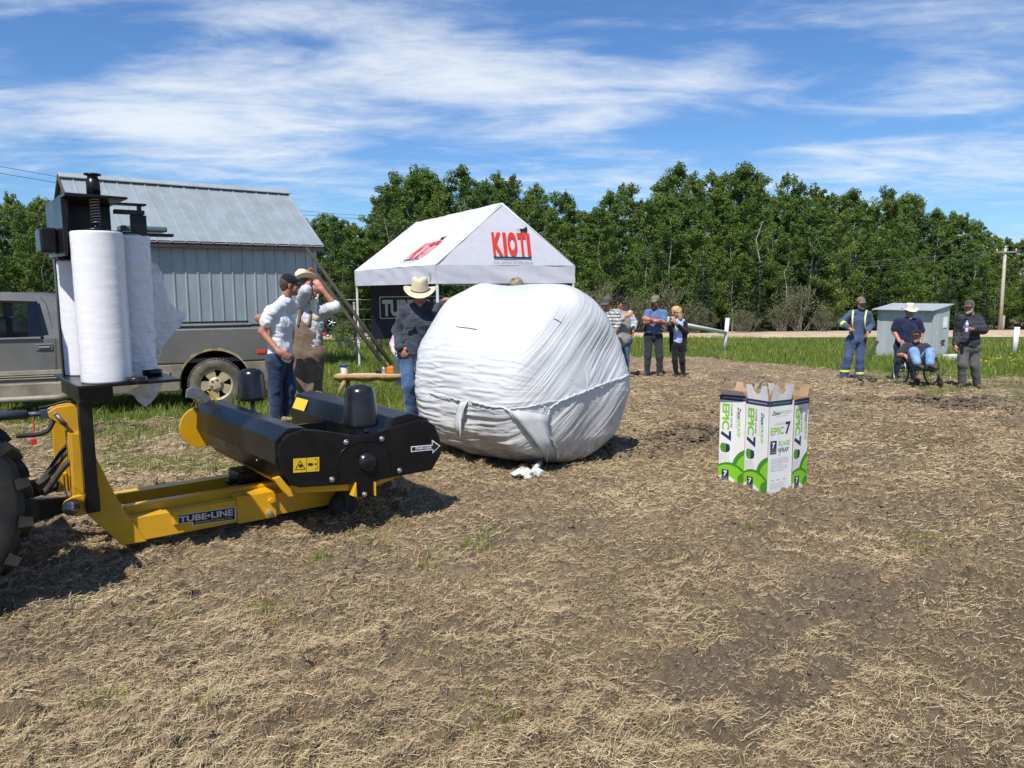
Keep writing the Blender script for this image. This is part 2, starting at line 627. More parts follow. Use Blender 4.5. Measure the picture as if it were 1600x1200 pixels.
N = 430000
sx, sy = scatter_polar(N, 2.0, 24.0)
keep = rng.random(N) > np.clip(.90 * bare_mask(sx, sy) + .8 * sstep(.3, .8, grass_mask(sx, sy)), 0, .97)
clump = fbm(sx * 2.6, sy * 2.6, 4, 91)
keep &= rng.random(N) < np.clip(.42 + 2.0 * (clump - .36), .2, 1)
sx, sy, clump = sx[keep], sy[keep], clump[keep]
n = len(sx)
yaw = R(20) + (fbm(sx * 1.9, sy * 1.9, 3, 77) - .5) * 11 + rng.normal(0, 1.5, n)
dd = np.hypot(sx, sy)
ln = rng.gamma(1.7, .014, n) + .012
ln = np.minimum(ln, .20) * np.clip(dd / 6, 1, 2)
wd = rng.uniform(.0007, .0021, n) * np.clip(dd / 3.5, 1, 4.5)
lift = rng.normal(0, .012, n) * (1 + 2 * (rng.random(n) > .95))
sz = gzv(sx, sy) + relief(sx, sy) + np.abs(rng.normal(0, .006, n))
V, Q = strips(sx, sy, sz, yaw, ln, wd, lift, rng.normal(0, .15, n) * ln)
tone = np.clip(rng.normal(.5, .24, n) + (clump - .5) * .7, 0, 1)
tag(npmesh("straw_litter", V, Q, straw_m, attrs={"tone": np.repeat(tone, 6)}), kind="stuff")

# fine chaff everywhere, thinner on the bare soil
N = 300000
sx, sy = scatter_polar(N, 2.0, 16.0)
keep = rng.random(N) > np.clip(.62 * bare_mask(sx, sy) + .8 * sstep(.3, .8, grass_mask(sx, sy)), 0, .97)
sx, sy = sx[keep], sy[keep]; n = len(sx); dd = np.hypot(sx, sy)
ln = rng.uniform(.006, .026, n) * np.clip(dd / 4, 1, 3); wd = rng.uniform(.0009, .0022, n) * np.clip(dd / 3.5, 1, 4)
sz = gzv(sx, sy) + relief(sx, sy) + rng.uniform(0, .006, n)
V, Q = strips(sx, sy, sz, rng.uniform(0, PI, n), ln, wd, rng.normal(0, .004, n), rng.normal(0, .1, n) * ln, 1)
tag(npmesh("straw_chaff", V, Q, straw_m, attrs={"tone": np.repeat(np.clip(rng.normal(.42, .24, n), 0, 1), 4)}), kind="stuff")

# crumbs of soil
cl_m = mat("soil_clod", (.125, .098, .070), .95, var=.35, scale=20, bump=.6, bscale=60, spec=.1)
ico = bmesh.new(); bmesh.ops.create_icosphere(ico, subdivisions=1, radius=1)
iv = np.array([v.co[:] for v in ico.verts]); iff = np.array([[v.index for v in f_.verts] for f_ in ico.faces]); ico.free()
N = 26000
sx, sy = scatter_polar(N, 2.1, 20)
keep = rng.random(N) < .12 + .7 * bare_mask(sx, sy)
keep &= grass_mask(sx, sy) < .4
sx, sy = sx[keep], sy[keep]
bigc = np.ones(len(sx))
for (u, v, k_, sp_r, mul) in ((1105, 688, 800, .30, 1.5), (1060, 692, 800, .36, 1.6), (1010, 705, 400, .35, 1.3), (1440, 632, 600, .5, 1.5), (1560, 637, 900, .7, 1.7), (1355, 602, 300, .25, 1.5), (185, 672, 150, .3, 1.6), (1130, 655, 200, .6, 1.8)):
    p = PT(u, v)
    sx = np.concatenate([sx, rng.normal(p.x, sp_r, k_)]); sy = np.concatenate([sy, rng.normal(p.y, sp_r * .6, k_)]); bigc = np.concatenate([bigc, np.full(k_, mul)])
n = len(sx)
sc_ = np.clip(rng.gamma(1.3, .0042, n) * bigc, .002, .034) * np.clip(np.hypot(sx, sy) / 6, .8, 2)
jit = rng.uniform(.45, 1.6, (n, len(iv), 1))
V = iv[None] * jit * sc_[:, None, None] * rng.uniform(.6, 1.3, (n, 1, 3)) * np.array([1, 1, .6])
V += np.stack([sx, sy, gzv(sx, sy) + relief(sx, sy) + sc_ * .2], -1)[:, None]
Q = (iff[None] + (np.arange(n) * len(iv))[:, None, None]).reshape(-1, 3)
tag(npmesh("soil_clods", V.reshape(-1, 3), Q, cl_m), kind="stuff")

# grass blades
grass_m = attr_mat("grass_blade", [(0, (.055, .085, .014)), (.35, (.145, .205, .026)), (.7, (.25, .305, .055)), (.9, (.37, .37, .12)), (1, (.48, .40, .20))], .6, .35)


def blades(sx, sy, h, w, lean, segs=2):
    n = len(sx)
    z0 = gzv(sx, sy) + relief(sx, sy)
    yaw = rng.uniform(0, 2 * PI, n); ly = rng.uniform(0, 2 * PI, n)
    V = np.zeros((n, 5, 3))
    for j, (t, ww) in enumerate(((0, 1), (.55, .75))):
        for k, sg in enumerate((-.5, .5)):
            V[:, j * 2 + k, 0] = sx + np.cos(yaw) * w * ww * sg + np.cos(ly) * lean * h * t * t
            V[:, j * 2 + k, 1] = sy + np.sin(yaw) * w * ww * sg + np.sin(ly) * lean * h * t * t
            V[:, j * 2 + k, 2] = z0 + h * t - .01
    V[:, 4, 0] = sx + np.cos(ly) * lean * h; V[:, 4, 1] = sy + np.sin(ly) * lean * h; V[:, 4, 2] = z0 + h * (1 - .25 * lean)
    b_ = np.arange(n)[:, None] * 5
    tri = np.concatenate([b_ + np.array([[0, 1, 3]]), b_ + np.array([[0, 3, 2]]), b_ + np.array([[2, 3, 4]])], 0)
    return V.reshape(-1, 3), tri


N = 230000
sx, sy = scatter_polar(N, 7.0, 48.0, -40, 40)
gmk = grass_mask(sx, sy)
keep = rng.random(N) < np.where(gmk > .7, 1, gmk * .75)
tuft = fbm(sx * 1.1, sy * 1.1, 4, 101)
keep &= rng.random(N) < np.clip(.35 + 2.2 * (tuft - .33), .2, 1)
sx, sy, tuft, gmk = sx[keep], sy[keep], tuft[keep], gmk[keep]
n = len(sx); d = np.hypot(sx, sy)
tall = sstep(.48, .7, fbm(sx * .6, sy * .6, 3, 111))
h = rng.uniform(.06, .17, n) * (1 + 1.1 * tall) * np.where(gmk > .7, 1, .55)
h *= np.where((sx < -1.5) & (sy < 16), 1.15, 1)
w = .006 * np.clip(d / 8, 1, 5)
V, Q = blades(sx, sy, h, w, rng.uniform(.1, .7, n))
tone = np.clip(rng.normal(.50, .17, n) + (tuft - .5) * .5 + (rng.random(n) > .95) * .35, 0, 1)
tag(npmesh("grass", V, Q, grass_m, attrs={"tone": np.repeat(tone, 5)}), kind="stuff")

# green sprouts scattered in the straw
N = 420
cxs, cys = scatter_polar(N, 2.4, 11)
spots = [(730, 850), (745, 845), (715, 862), (690, 870), (620, 830), (755, 860), (1180, 822), (1425, 862), (420, 960), (250, 960), (440, 970), (310, 1095), (790, 1130), (480, 880), (560, 840), (600, 850), (1415, 840), (150, 1105), (770, 835), (660, 890), (1455, 850)]
keep = rng.random(N) < .5 * (fbm(cxs * .8, cys * .8, 3, 121) > .52)
cxs = list(cxs[keep]) ; cys = list(cys[keep]); wt = [1] * len(cxs)
for (u, v) in spots:
    p = G(u, v)
    for _ in range(3):
        cxs.append(p.x + random.gauss(0, .05)); cys.append(p.y + random.gauss(0, .05)); wt.append(3)
SX = []; SY = []
for x_, y_, k in zip(cxs, cys, wt):
    m_ = random.randint(3, 7) * k
    SX += list(x_ + rng.normal(0, .028, m_)); SY += list(y_ + rng.normal(0, .028, m_))
SX = np.array(SX); SY = np.array(SY); n = len(SX)
V, Q = blades(SX, SY, rng.uniform(.03, .085, n), np.full(n, .005), rng.uniform(.3, 1.0, n))
tag(npmesh("grass_sprouts", V, Q, grass_m, attrs={"tone": np.repeat(np.clip(rng.normal(.6, .12, n), 0, .85), 5)}), kind="stuff")

# dandelions in the right-hand grass
N = 90
dx_, dy_ = [], []
for _ in range(N):
    u = random.gauss(1555, 40); v = random.gauss(566, 5)
    if random.random() < .3: u = random.uniform(1460, 1640); v = random.uniform(545, 590)
    if v < 540 or v > 592: continue
    p = G(u, v); dx_.append(p.x); dy_.append(p.y)
dx_, dy_ = np.array(dx_), np.array(dy_); n = len(dx_)
V = iv[None] * np.array([.022, .022, .011]) * rng.uniform(.7, 1.4, (n, 1, 1)) + np.stack([dx_, dy_, gzv(dx_, dy_) + rng.uniform(.10, .22, n)], -1)[:, None]
Q = (iff[None] + (np.arange(n) * len(iv))[:, None, None]).reshape(-1, 3)
tag(npmesh("dandelions", V.reshape(-1, 3), Q, mat("dandelion_yellow", (.75, .55, .02), .7)), kind="stuff")
# ------------------------------------------------------------------ trees
def leaf_mat(name, c0, c1, c2):
    m, nt, b = NT(name)
    a = nd(nt, "ShaderNodeAttribute", attribute_name="tone")
    oi = nt.nodes.new("ShaderNodeObjectInfo")
    r = ramp(nt, a.outputs["Fac"], [(0, c0), (.5, c1), (1, c2)])
    r2 = ramp(nt, oi.outputs["Random"], [(0, (.72, .84, .85)), (.35, (.95, 1.0, .8)), (.7, (1.05, 1.05, .9)), (1, (1.35, 1.2, 1.0))])
    c = mix(nt, 1.0, r.outputs[0], r2.outputs[0], 'MULTIPLY')
    nt.links.new(c, b.inputs["Base Color"])
    b.inputs["Roughness"].default_value = .55
    b.inputs["Specular IOR Level"].default_value = .3
    t = nt.nodes.new("ShaderNodeBsdfTranslucent"); nt.links.new(c, t.inputs[0])
    ms = nt.nodes.new("ShaderNodeMixShader"); ms.inputs[0].default_value = .3
    nt.links.new(b.outputs[0], ms.inputs[1]); nt.links.new(t.outputs[0], ms.inputs[2])
    nt.links.new(ms.outputs[0], nt.nodes["Material Output"].inputs[0])
    return m


leaf_aspen = leaf_mat("aspen_leaf", (.052, .094, .020), (.112, .176, .036), (.19, .262, .070))
leaf_spruce = leaf_mat("spruce_needle", (.012, .030, .012), (.022, .050, .018), (.040, .075, .028))
leaf_bush = leaf_mat("willow_leaf", (.070, .082, .038), (.125, .140, .066), (.19, .205, .105))


def bark_mat(name, pale, dark, sc_=(3, 3, 14)):
    m, nt, b = NT(name)
    tc = nt.nodes.new("ShaderNodeTexCoord")
    mp = nt.nodes.new("ShaderNodeMapping"); mp.inputs["Scale"].default_value = sc_
    nt.links.new(tc.outputs["Object"], mp.inputs[0])
    n = nd(nt, "ShaderNodeTexNoise", i_Scale=1.0, i_Detail=6.0, i_Roughness=.7)
    nt.links.new(mp.outputs[0], n.inputs["Vector"])
    r = ramp(nt, n.outputs[0], [(.38, dark), (.5, pale), (.8, pale)])
    nt.links.new(r.outputs[0], b.inputs["Base Color"]); b.inputs["Roughness"].default_value = .85
    return m


bark_pale = bark_mat("aspen_bark", (.42, .40, .34), (.10, .09, .075))
bark_dark = bark_mat("grey_bark", (.17, .15, .125), (.07, .06, .05))
bark_twig = bark_mat("grey_twig", (.22, .19, .16), (.10, .085, .07))


def leaf_cloud(centres, radii, counts, size, flat=.8, seed=0):
    """small leaf-sized quads spread through clumps; returns V,Q,tone"""
    g = np.random.default_rng(seed)
    Vs = []; T = []
    for c, r, k in zip(centres, radii, counts):
        d = g.normal(size=(k, 3)); d /= np.linalg.norm(d, axis=1)[:, None]
        rad = g.random(k) ** .45
        p = np.array(c) + d * rad[:, None] * np.array(r)
        nrm = d * .6 + g.normal(size=(k, 3)) * .6 + np.array([0, 0, .35]); nrm /= np.linalg.norm(nrm, axis=1)[:, None]
        a = np.cross(nrm, g.normal(size=(k, 3))); a /= np.linalg.norm(a, axis=1)[:, None]
        b_ = np.cross(nrm, a)
        s_ = g.uniform(.6, 1.3, k)[:, None] * size
        q = np.stack([p - a * s_ * .5, p + b_ * s_ * .32 + a * s_ * .05, p + a * s_ * .55, p - b_ * s_ * .34 - a * s_ * .02], 1)
        Vs.append(q.reshape(-1, 3))
        T.append(np.repeat(np.clip(g.normal(.5, .2, k) + g.normal(0, .12), 0, 1), 4))
    V = np.concatenate(Vs); T = np.concatenate(T)
    return V, np.arange(len(V)).reshape(-1, 4), T


def limb(mb, p, q, r0, r1, seg=6, wob=.06, rnd=random):
    p, q = Vector(p), Vector(q)
    L_ = (q - p).length
    pts = []
    for i in range(5):
        t = i / 4
        pts.append(p.lerp(q, t) + Vector((rnd.gauss(0, 1), rnd.gauss(0, 1), 0)) * wob * L_ * (t if t < 1 else .6) * .35)
    mb.tube(pts, [r0 + (r1 - r0) * i / 4 for i in range(5)], seg)


def make_aspen(seed, H=12.0, spread=1.55, lo=.26, dens=1.0, bark=None, leaf=None, size=.155, top_taper=.62):
    rd = random.Random(seed); g = np.random.default_rng(seed)
    mb = MB()
    sway = [Vector((rd.gauss(0, .05), rd.gauss(0, .05), 0)) * i for i in range(7)]
    pts = [Vector((0, 0, -.2))] + [Vector((0, 0, H * i / 6 * .96)) + sway[i] for i in range(1, 7)]
    rb = H * .0075
    mb.tube(pts, [rb * 1.25, rb * .95, rb * .8, rb * .62, rb * .45, rb * .28, rb * .1], 7)

    def trunk_at(z):
        t = max(0, min(5.999, z / (H * .96) * 6)); i = int(t)
        return pts[i].lerp(pts[i + 1], t - i)
    cs, rs, ns = [], [], []
    nb = int(50 * dens)
    for k in range(nb):
        t = lo + (1 - lo) * (k + rd.random()) / nb
        z = H * t
        # crown outline: widest about half way, rounded top
        xx = (t - lo) / (1 - lo)
        env = spread * 1.3 * (xx + .12) ** .35 * max(.02, 1.02 - xx) ** .62 * rd.choice((.45, .7, .9, 1.0, 1.25))
        az = rd.uniform(0, 2 * PI)
        b0 = trunk_at(z - env * .5)
        e = trunk_at(z) + Vector((math.cos(az) * env, math.sin(az) * env, rd.uniform(-.1, .35)))
        limb(mb, b0, e, rb * .3 * (1.2 - t), .008, 5, .06, rd)
        for f_, rr_ in ((.62, .62), (1.0, .55)):
            c = b0.lerp(e, f_) + Vector((rd.gauss(0, .12), rd.gauss(0, .12), rd.gauss(0, .12)))
            r_ = rr_ * rd.uniform(.6, 1.35) * (1.2 - .62 * t)
            cs.append(c); rs.append((r_, r_, r_ * .85)); ns.append(int(112 * rd.uniform(.6, 1.2)))
    for k in range(5):
        c = trunk_at(H * (.9 + .02 * k)) + Vector((rd.gauss(0, .15), rd.gauss(0, .15), .12 * k))
        cs.append(c); rs.append((.2, .2, .4)); ns.append(44)
    V, Q, T = leaf_cloud(cs, rs, ns, size, seed=seed)
    return mb, V, Q, T


def make_spruce(seed, H=9.0):
    rd = random.Random(seed)
    mb = MB(); mb.tube([(0, 0, -.2), (0, 0, H * .5), (0, 0, H)], [H * .013, H * .008, .01], 7)
    cs, rs, ns = [], [], []
    z = H * .1
    while z < H * .98:
        t = z / H
        rad = (1 - t) * H * .19 + .12
        k = max(4, int(9 * (1 - t)) + 3)
        for i in range(k):
            az = 2 * PI * i / k + rd.random()
            r_ = rad * rd.uniform(.75, 1.1)
            e = Vector((math.cos(az) * r_, math.sin(az) * r_, z - r_ * .28))
            mb.tube([(0, 0, z), e], [.02, .006], 4)
            for f_ in (.45, .8):
                c = Vector((0, 0, z)).lerp(e, f_)
                cs.append(c); rs.append((.32 * (1.2 - t), .32 * (1.2 - t), .12)); ns.append(26)
        z += H * .055
    V, Q, T = leaf_cloud(cs, rs, ns, .15, seed=seed)
    return mb, V, Q, T


def make_bush(seed, H=3.2, dens=1.0, size=.10):
    rd = random.Random(seed); mb = MB(); cs, rs, ns = [], [], []
    for k in range(int(26 * dens)):
        az = rd.uniform(0, 2 * PI); r_ = rd.uniform(.2, 1) * H * .48
        h = H * rd.uniform(.45, 1.0) * (1 - .25 * r_ / (H * .48))
        e = Vector((math.cos(az) * r_, math.sin(az) * r_, h))
        limb(mb, (rd.gauss(0, .15), rd.gauss(0, .15), -.1), e, .028, .006, 4, .12, rd)
        for _ in range(3):
            o = Vector((rd.gauss(0, .25), rd.gauss(0, .25), rd.gauss(0, .2)))
            mb.tube([e * .7, e + o], [.01, .004], 3)
        cs.append(e * .9); rs.append((H * .14, H * .14, H * .13)); ns.append(60)
    V, Q, T = leaf_cloud(cs, rs, ns, size, seed=seed)
    return mb, V, Q, T


def plant_proto(name, data, bark, leaf, crown="crown", stem="trunk"):
    root = thing(name, "x", "tree")
    mb, V, Q, T = data
    mb.build(stem, bark, root)
    npmesh(crown, V, Q, leaf, root, attrs={"tone": T})
    return root


def copy_tree(o, parent=None):
    c = o.copy(); COL.objects.link(c)
    if parent is not None: c.parent = parent
    for ch in list(o.children): copy_tree(ch, c)
    return c


PROTOS = {}
for i in range(6):
    PROTOS["aspen", i] = plant_proto("aspen_tree", make_aspen(100 + i, 12, 2.0 + .3 * (i % 3), (.08, .2, .13, .3, .1, .24)[i], 1.0), bark_pale if i % 2 else bark_dark, leaf_aspen)
PROTOS["sparse", 0] = plant_proto("aspen_tree", make_aspen(140, 12, 1.5, .45, .42), bark_pale, leaf_aspen)
for i in range(2):
    PROTOS["spruce", i] = plant_proto("spruce_tree", make_spruce(200 + i), bark_dark, leaf_spruce)
for i in range(3):
    PROTOS["bush", i] = plant_proto("willow_bush", make_bush(300 + i, 3.2, 1.0), bark_twig, leaf_bush, "foliage", "stems")
for i in range(2):
    PROTOS["shrub", i] = plant_proto("green_shrub", make_bush(320 + i, 3.0, 1.3, .13), bark_dark, leaf_aspen, "foliage", "stems")
_used = set()
TREES = []


def plant(kind, i, x, y, H, base, label, group, cat="tree", wid=1.0):
    pr = PROTOS[kind, i]
    if (kind, i) in _used:
        o = copy_tree(pr)
    else:
        o = pr; _used.add((kind, i))
    s_ = H / base
    o.location = (x, y, gz(x, y))
    o.scale = (s_ * wid, s_ * wid, s_)
    o.rotation_euler = (0, 0, random.uniform(0, 2 * PI))
    tag(o, label, cat, group)
    TREES.append(o)
    return o


SIL = [(-120, 300), (0, 298), (40, 306), (90, 312), (130, 320), (300, 330), (440, 345), (480, 340), (520, 322), (560, 345), (583, 350), (598, 272), (640, 250), (660, 262), (700, 252), (740, 262), (765, 250), (790, 258), (830, 280), (860, 290), (900, 300), (925, 308), (945, 285), (975, 266), (1000, 282), (1030, 268), (1060, 252), (1100, 250), (1130, 262), (1160, 250), (1200, 262), (1225, 255), (1260, 275), (1300, 305), (1330, 284), (1360, 295), (1395, 288), (1440, 300), (1480, 316), (1510, 326), (1540, 350), (1565, 366), (1600, 360), (1720, 365)]
SU = np.array([s_[0] for s_ in SIL], float); SV = np.array([s_[1] for s_ in SIL], float)
rt = random.Random(5)


def row(u0, u1, du, Yf, frac0, frac1, kinds, label, group):
    u = u0
    while u < u1:
        uu = u + rt.uniform(-.4, .4) * du
        Yt = Yf(uu) + rt.uniform(-1.5, 1.5)
        v = float(np.interp(uu, SU, SV))
        top = P(uu, v, Yt)
        g_ = gz(top.x, top.y)
        H = (top.z - g_) * rt.uniform(frac0, frac1)
        kind, i, base = rt.choice(kinds)
        plant(kind, i, top.x, top.y, H, base, label, group, wid=rt.uniform(.85, 1.15) * min(1.35, (12.0 / H) ** .3 if kind != 'spruce' else 1))
        u += du


A6 = [("aspen", i, 12.3) for i in range(6)]
front = lambda u: float(np.interp(u, [560, 800, 1080, 1600], [50, 48.5, 51, 57]))
G1 = "aspens of the wood behind the road"
row(600, 1560, 30, lambda u: front(u) + 2, .5, .92, A6 + [("sparse", 0, 12.3)] * 2, "aspen standing in the front rank of the wood across the gravel road", G1)
row(595, 1545, 27, lambda u: front(u) + 5.5, .80, 1.0, A6, "tall aspen in the thick of the wood beyond the gravel road", "tall aspens inside the wood")
row(600, 1540, 26, lambda u: front(u) + 9.5, .84, 1.01, A6, "tall aspen in the thick of the wood beyond the gravel road", "tall aspens inside the wood")
row(600, 1760, 30, lambda u: front(u) + 14.5, .84, 1.0, A6, "tall aspen in the thick of the wood beyond the gravel road", "tall aspens inside the wood")
row(1555, 1760, 28, lambda u: front(u) + 8, .8, 1.0, A6, "lower aspen at the right end of the wood beyond the utility pole", "aspens at the right end of the wood")
row(1570, 1760, 30, lambda u: front(u) + 3, .75, .95, A6, "lower aspen at the right end of the wood beyond the utility pole", "aspens at the right end of the wood")
# left: trees beyond the pickup and the metal shed
row(-110, 110, 17, lambda u: 52, .85, 1.0, A6, "leafy tree on the far side of the field beyond the grey pickup", "trees beyond the pickup")
row(-110, 110, 18, lambda u: 58, .9, 1.03, A6, "leafy tree on the far side of the field beyond the grey pickup", "trees beyond the pickup")
row(110, 480, 22, lambda u: 56, .8, 1.0, A6, "leafy tree standing behind the metal shed", "trees behind the metal shed")
row(475, 600, 15, lambda u: 46, .85, 1.02, A6, "bushy tree between the metal shed and the white canopy", "trees between shed and canopy")
row(475, 600, 16, lambda u: 52, .8, 1.0, A6, "bushy tree between the metal shed and the white canopy", "trees between shed and canopy")
row(930, 1560, 60, lambda u: front(u) + .8, .42, .6, [("spruce", 0, 9), ("spruce", 1, 9)], "dark young spruce at the edge of the wood behind the road", "young spruces at the wood edge")
# undergrowth
def brow(u0, u1, du, Yf, h0, h1, kinds, label, group):
    u = u0
    while u < u1:
        uu = u + rt.uniform(-.4, .4) * du
        Yt = Yf(uu) + rt.uniform(-.8, .8)
        p = P(uu, 500, Yt)
        kind, i, base = rt.choice(kinds)
        plant(kind, i, p.x, p.y, rt.uniform(h0, h1), base, label, group, "bush")
        u += du


B3 = [("bush", i, 3.2) for i in range(3)]
S2 = [("shrub", i, 3.0) for i in range(2)]
brow(905, 1290, 34, lambda u: front(u) - 1.2, 1.8, 4.2, B3, "grey-green willow bush at the foot of the wood across the road", "willow bushes along the wood")
brow(600, 1700, 36, lambda u: front(u) + 4, 1.8, 3.2, S2, "green shrub under the trees of the wood", "green shrubs under the wood")
brow(600, 1700, 40, lambda u: front(u) + 8, 2.5, 4.0, S2, "green shrub under the trees of the wood", "green shrubs under the wood")
brow(600, 1700, 44, lambda u: front(u) + 13, 2.8, 4.5, S2, "green shrub under the trees of the wood", "green shrubs under the wood")
brow(-110, 620, 20, lambda u: 49, 1.8, 3.4, S2, "green shrub on the far side of the left-hand field", "green shrubs on the left")
brow(-110, 110, 36, lambda u: 46, 1.5, 2.4, B3, "grey-green bush beyond the roof of the pickup", "grey bushes beyond the pickup")
# ------------------------------------------------------------------ flat lettering
def text_polys(body, bold=0.0, spacing=1.0, shear=0):
    """triangles of a line of text, cap height about 0.7, starts at x=0"""
    cu = bpy.data.curves.new("txt", 'FONT')
    cu.body = body; cu.size = 1; cu.offset = bold; cu.space_character = spacing; cu.shear = shear
    cu.resolution_u = 4
    o = bpy.data.objects.new("txt", cu); COL.objects.link(o)
    dg = bpy.context.evaluated_depsgraph_get(); dg.update()
    me = bpy.data.meshes.new_from_object(o.evaluated_get(dg))
    v = np.array([q.co[:2] for q in me.vertices]).reshape(-1, 2); fc = [tuple(p.vertices) for p in me.polygons]
    bpy.data.objects.remove(o); bpy.data.curves.remove(cu); bpy.data.meshes.remove(me)
    if len(v): v = v - np.array([v[:, 0].min(), 0])
    return v, fc


class Print:
    """flat printing on a surface: polygons in (x,y) with a material slot each; mapped by fn(x,y,layer)"""
    def __init__(self, fn):
        self.fn = fn; self.v = []; self.f = []; self.mi = []; self.mats = []

    def slot(self, m):
        if m not in self.mats: self.mats.append(m)
        return self.mats.index(m)

    def poly(self, pts, m, layer=1):
        b = len(self.v)
        self.v += [self.fn(x, y, layer) for x, y in pts]
        self.f.append(tuple(range(b, b + len(pts)))); self.mi.append(self.slot(m))

    def rect(self, x0, y0, x1, y1, m, layer=1):
        self.poly([(x0, y0), (x1, y0), (x1, y1), (x0, y1)], m, layer)

    def text(self, body, x, y, w, h, m, rot=0, bold=0, layer=2, shear=0, spacing=1.0):
        """fit to width w and cap height h; rot in degrees about (x,y)"""
        v, fc = text_polys(body, bold, spacing, shear)
        if not len(v): return
        v = v.copy()
        v[:, 1] -= 0
        sx_ = w / max(1e-6, v[:, 0].max()); sy_ = h / .7
        c, s_ = math.cos(R(rot)), math.sin(R(rot))
        b = len(self.v); k = self.slot(m)
        for px, py in v:
            a, q = px * sx_, py * sy_
            self.v.append(self.fn(x + a * c - q * s_, y + a * s_ + q * c, layer))
        for q in fc:
            self.f.append(tuple(b + i for i in q)); self.mi.append(k)

    def build(self, name, parent):
        me = bpy.data.meshes.new(name)
        me.from_pydata([tuple(p) for p in self.v], [], self.f)
        o = link_mesh(name, me, self.mats, parent)
        me.polygons.foreach_set("material_index", self.mi)
        me.update()
        return o


def clip_rect(poly, x0, y0, x1, y1):
    def cl(pts, ins, inter):
        out = []
        for i in range(len(pts)):
            a, b = pts[i - 1], pts[i]
            if ins(b):
                if not ins(a): out.append(inter(a, b))
                out.append(b)
            elif ins(a): out.append(inter(a, b))
        return out
    def ix(c): return lambda a, b: (c, a[1] + (b[1] - a[1]) * (c - a[0]) / (b[0] - a[0]))
    def iy(c): return lambda a, b: (a[0] + (b[0] - a[0]) * (c - a[1]) / (b[1] - a[1]), c)
    for ins, it in ((lambda p: p[0] >= x0, ix(x0)), (lambda p: p[0] <= x1, ix(x1)), (lambda p: p[1] >= y0, iy(y0)), (lambda p: p[1] <= y1, iy(y1))):
        if not poly: break
        poly = cl(poly, ins, it)
    return poly


ink = lambda name, c, r=.5: mat(name, c, r, var=.06, scale=12)
ink_navy = ink("navy_ink", (.018, .025, .085))
ink_black = ink("black_ink", (.012, .012, .014))
ink_green = ink("green_ink", (.20, .50, .02))
ink_dgreen = ink("dark_green_ink", (.05, .22, .015))
ink_white = ink("white_ink", (.78, .78, .78))
ink_grey = ink("grey_ink", (.38, .39, .42))
ink_red = ink("red_ink", (.70, .035, .02), .6)
ink_silver = ink("silver_ink", (.55, .56, .58), .4)
ink_gold = ink("gold_ink", (.55, .38, .08), .4)
ink_yellow = ink("yellow_ink", (.75, .50, .02), .4)

# ------------------------------------------------------------------ bale wrapper
TH_W = R(38)
OW = Vector((-2.2, 4.64, 0))
E1 = Vector((math.cos(TH_W), math.sin(TH_W), 0)); E2 = Vector((-math.sin(TH_W), math.cos(TH_W), 0))


def WP(u, v, t):
    d = ray(u, v)
    k = (t + OW.dot(E2) - CAM.dot(E2)) / d.dot(E2)
    p = CAM + d * k - OW
    return p.dot(E1), p.z


def z2(a, b): return a / 4, 560 + b / 4
def z1(a, b): return a / 4, 270 + b / 4
def z3(a, b): return 260 + a * .275, 560 + b * .275


y_paint = mat("yellow_paint", (.68, .36, .008), .38, var=.07, scale=5, coat=.25, dirt=(.30, .22, .10), dscale=4, damt=.35, spec=.5)
k_paint = mat("black_paint", (.006, .0065, .008), .30, var=.2, scale=6, coat=.0, spec=.32, dirt=(.06, .055, .045), dscale=3.5, damt=.18)
k_plastic = mat("black_plastic", (.008, .009, .011), .25, var=.15, scale=8, spec=.5, dirt=(.06, .055, .05), dscale=5, damt=.3)
k_rub = mat("black_rubber", (.02, .02, .02), .75, var=.3, scale=12, dirt=(.12, .10, .08), dscale=5, damt=.5)
steel = mat("zinc_steel", (.48, .48, .47), .38, metal=.8, var=.15, scale=20)
steel_d = mat("dull_steel", (.22, .22, .22), .5, metal=.6, var=.25, scale=15)
lamp_glass = mat("smoky_plastic", (.10, .16, .16), .2, var=.1)

wr = thing("bale_wrapper", "yellow and black round-bale wrapper with black rollers and a film mast", "bale wrapper", OW, TH_W)
ex, ey, ez = (1, 0, 0), (0, 0, 1), (0, 1, 0)      # side-view frame: x along machine, y up, depth away


def side(name, poly, t0, t1, m, parent=None, bevel=.004):
    return MB().prism(poly, (0, t0, 0), ex, ey, ez, t1 - t0).build(name, m, parent or wr, bevel=bevel)


def bx(name, s0, s1, t0, t1, z0, z1_, m, parent=None, bev=.004):
    return MB().box(((s0 + s1) / 2, (t0 + t1) / 2, (z0 + z1_) / 2), (s1 - s0, t1 - t0, z1_ - z0)).build(name, m, parent or wr, bevel=bev)


bx("frame_beam", -.20, 1.40, .0, .10, .085, .235, y_paint)
bx("frame_beam", -.15, 1.40, .62, .72, .085, .25, y_paint)
bx("slide_tube", -.17, 1.1, .115, .185, .19, .285, y_paint)
MB().box((-.16, .36, .15), (.10, .515, .12)).box((1.3, .36, .16), (.1, .515, .12)).box((.62, .40, .13), (.08, .43, .08)).build("cross_member", y_paint, wr, bevel=.004)
slv = bx("end_sleeve", .475, .735, -.022, .11, .078, .262, y_paint)
MB().lathe([(.0, 0), (.022, 0), (.022, .018), (.012, .02), (.012, .03), (0, .03)], (.685, -.022, .115), (0, -1, 0), 8, smooth=False).build("bolt", steel, slv)
MB().lathe([(.0, 0), (.018, 0), (.018, .018), (0, .018)], (.70, -.022, .20), (0, -1, 0), 6, smooth=False).build("bolt", y_paint, slv)
bx("stop_tab", .075, .11, -.02, .0, .15, .235, y_paint)
plate = [(-.445, .80), (-.392, .79), (-.331, .657), (-.226, .363), (-.199, .299), (-.083, .079), (-.222, .083), (-.302, .19), (-.392, .306), (-.405, .43), (-.454, .485)]
side("mast_plate", plate, -.016, .0, y_paint)
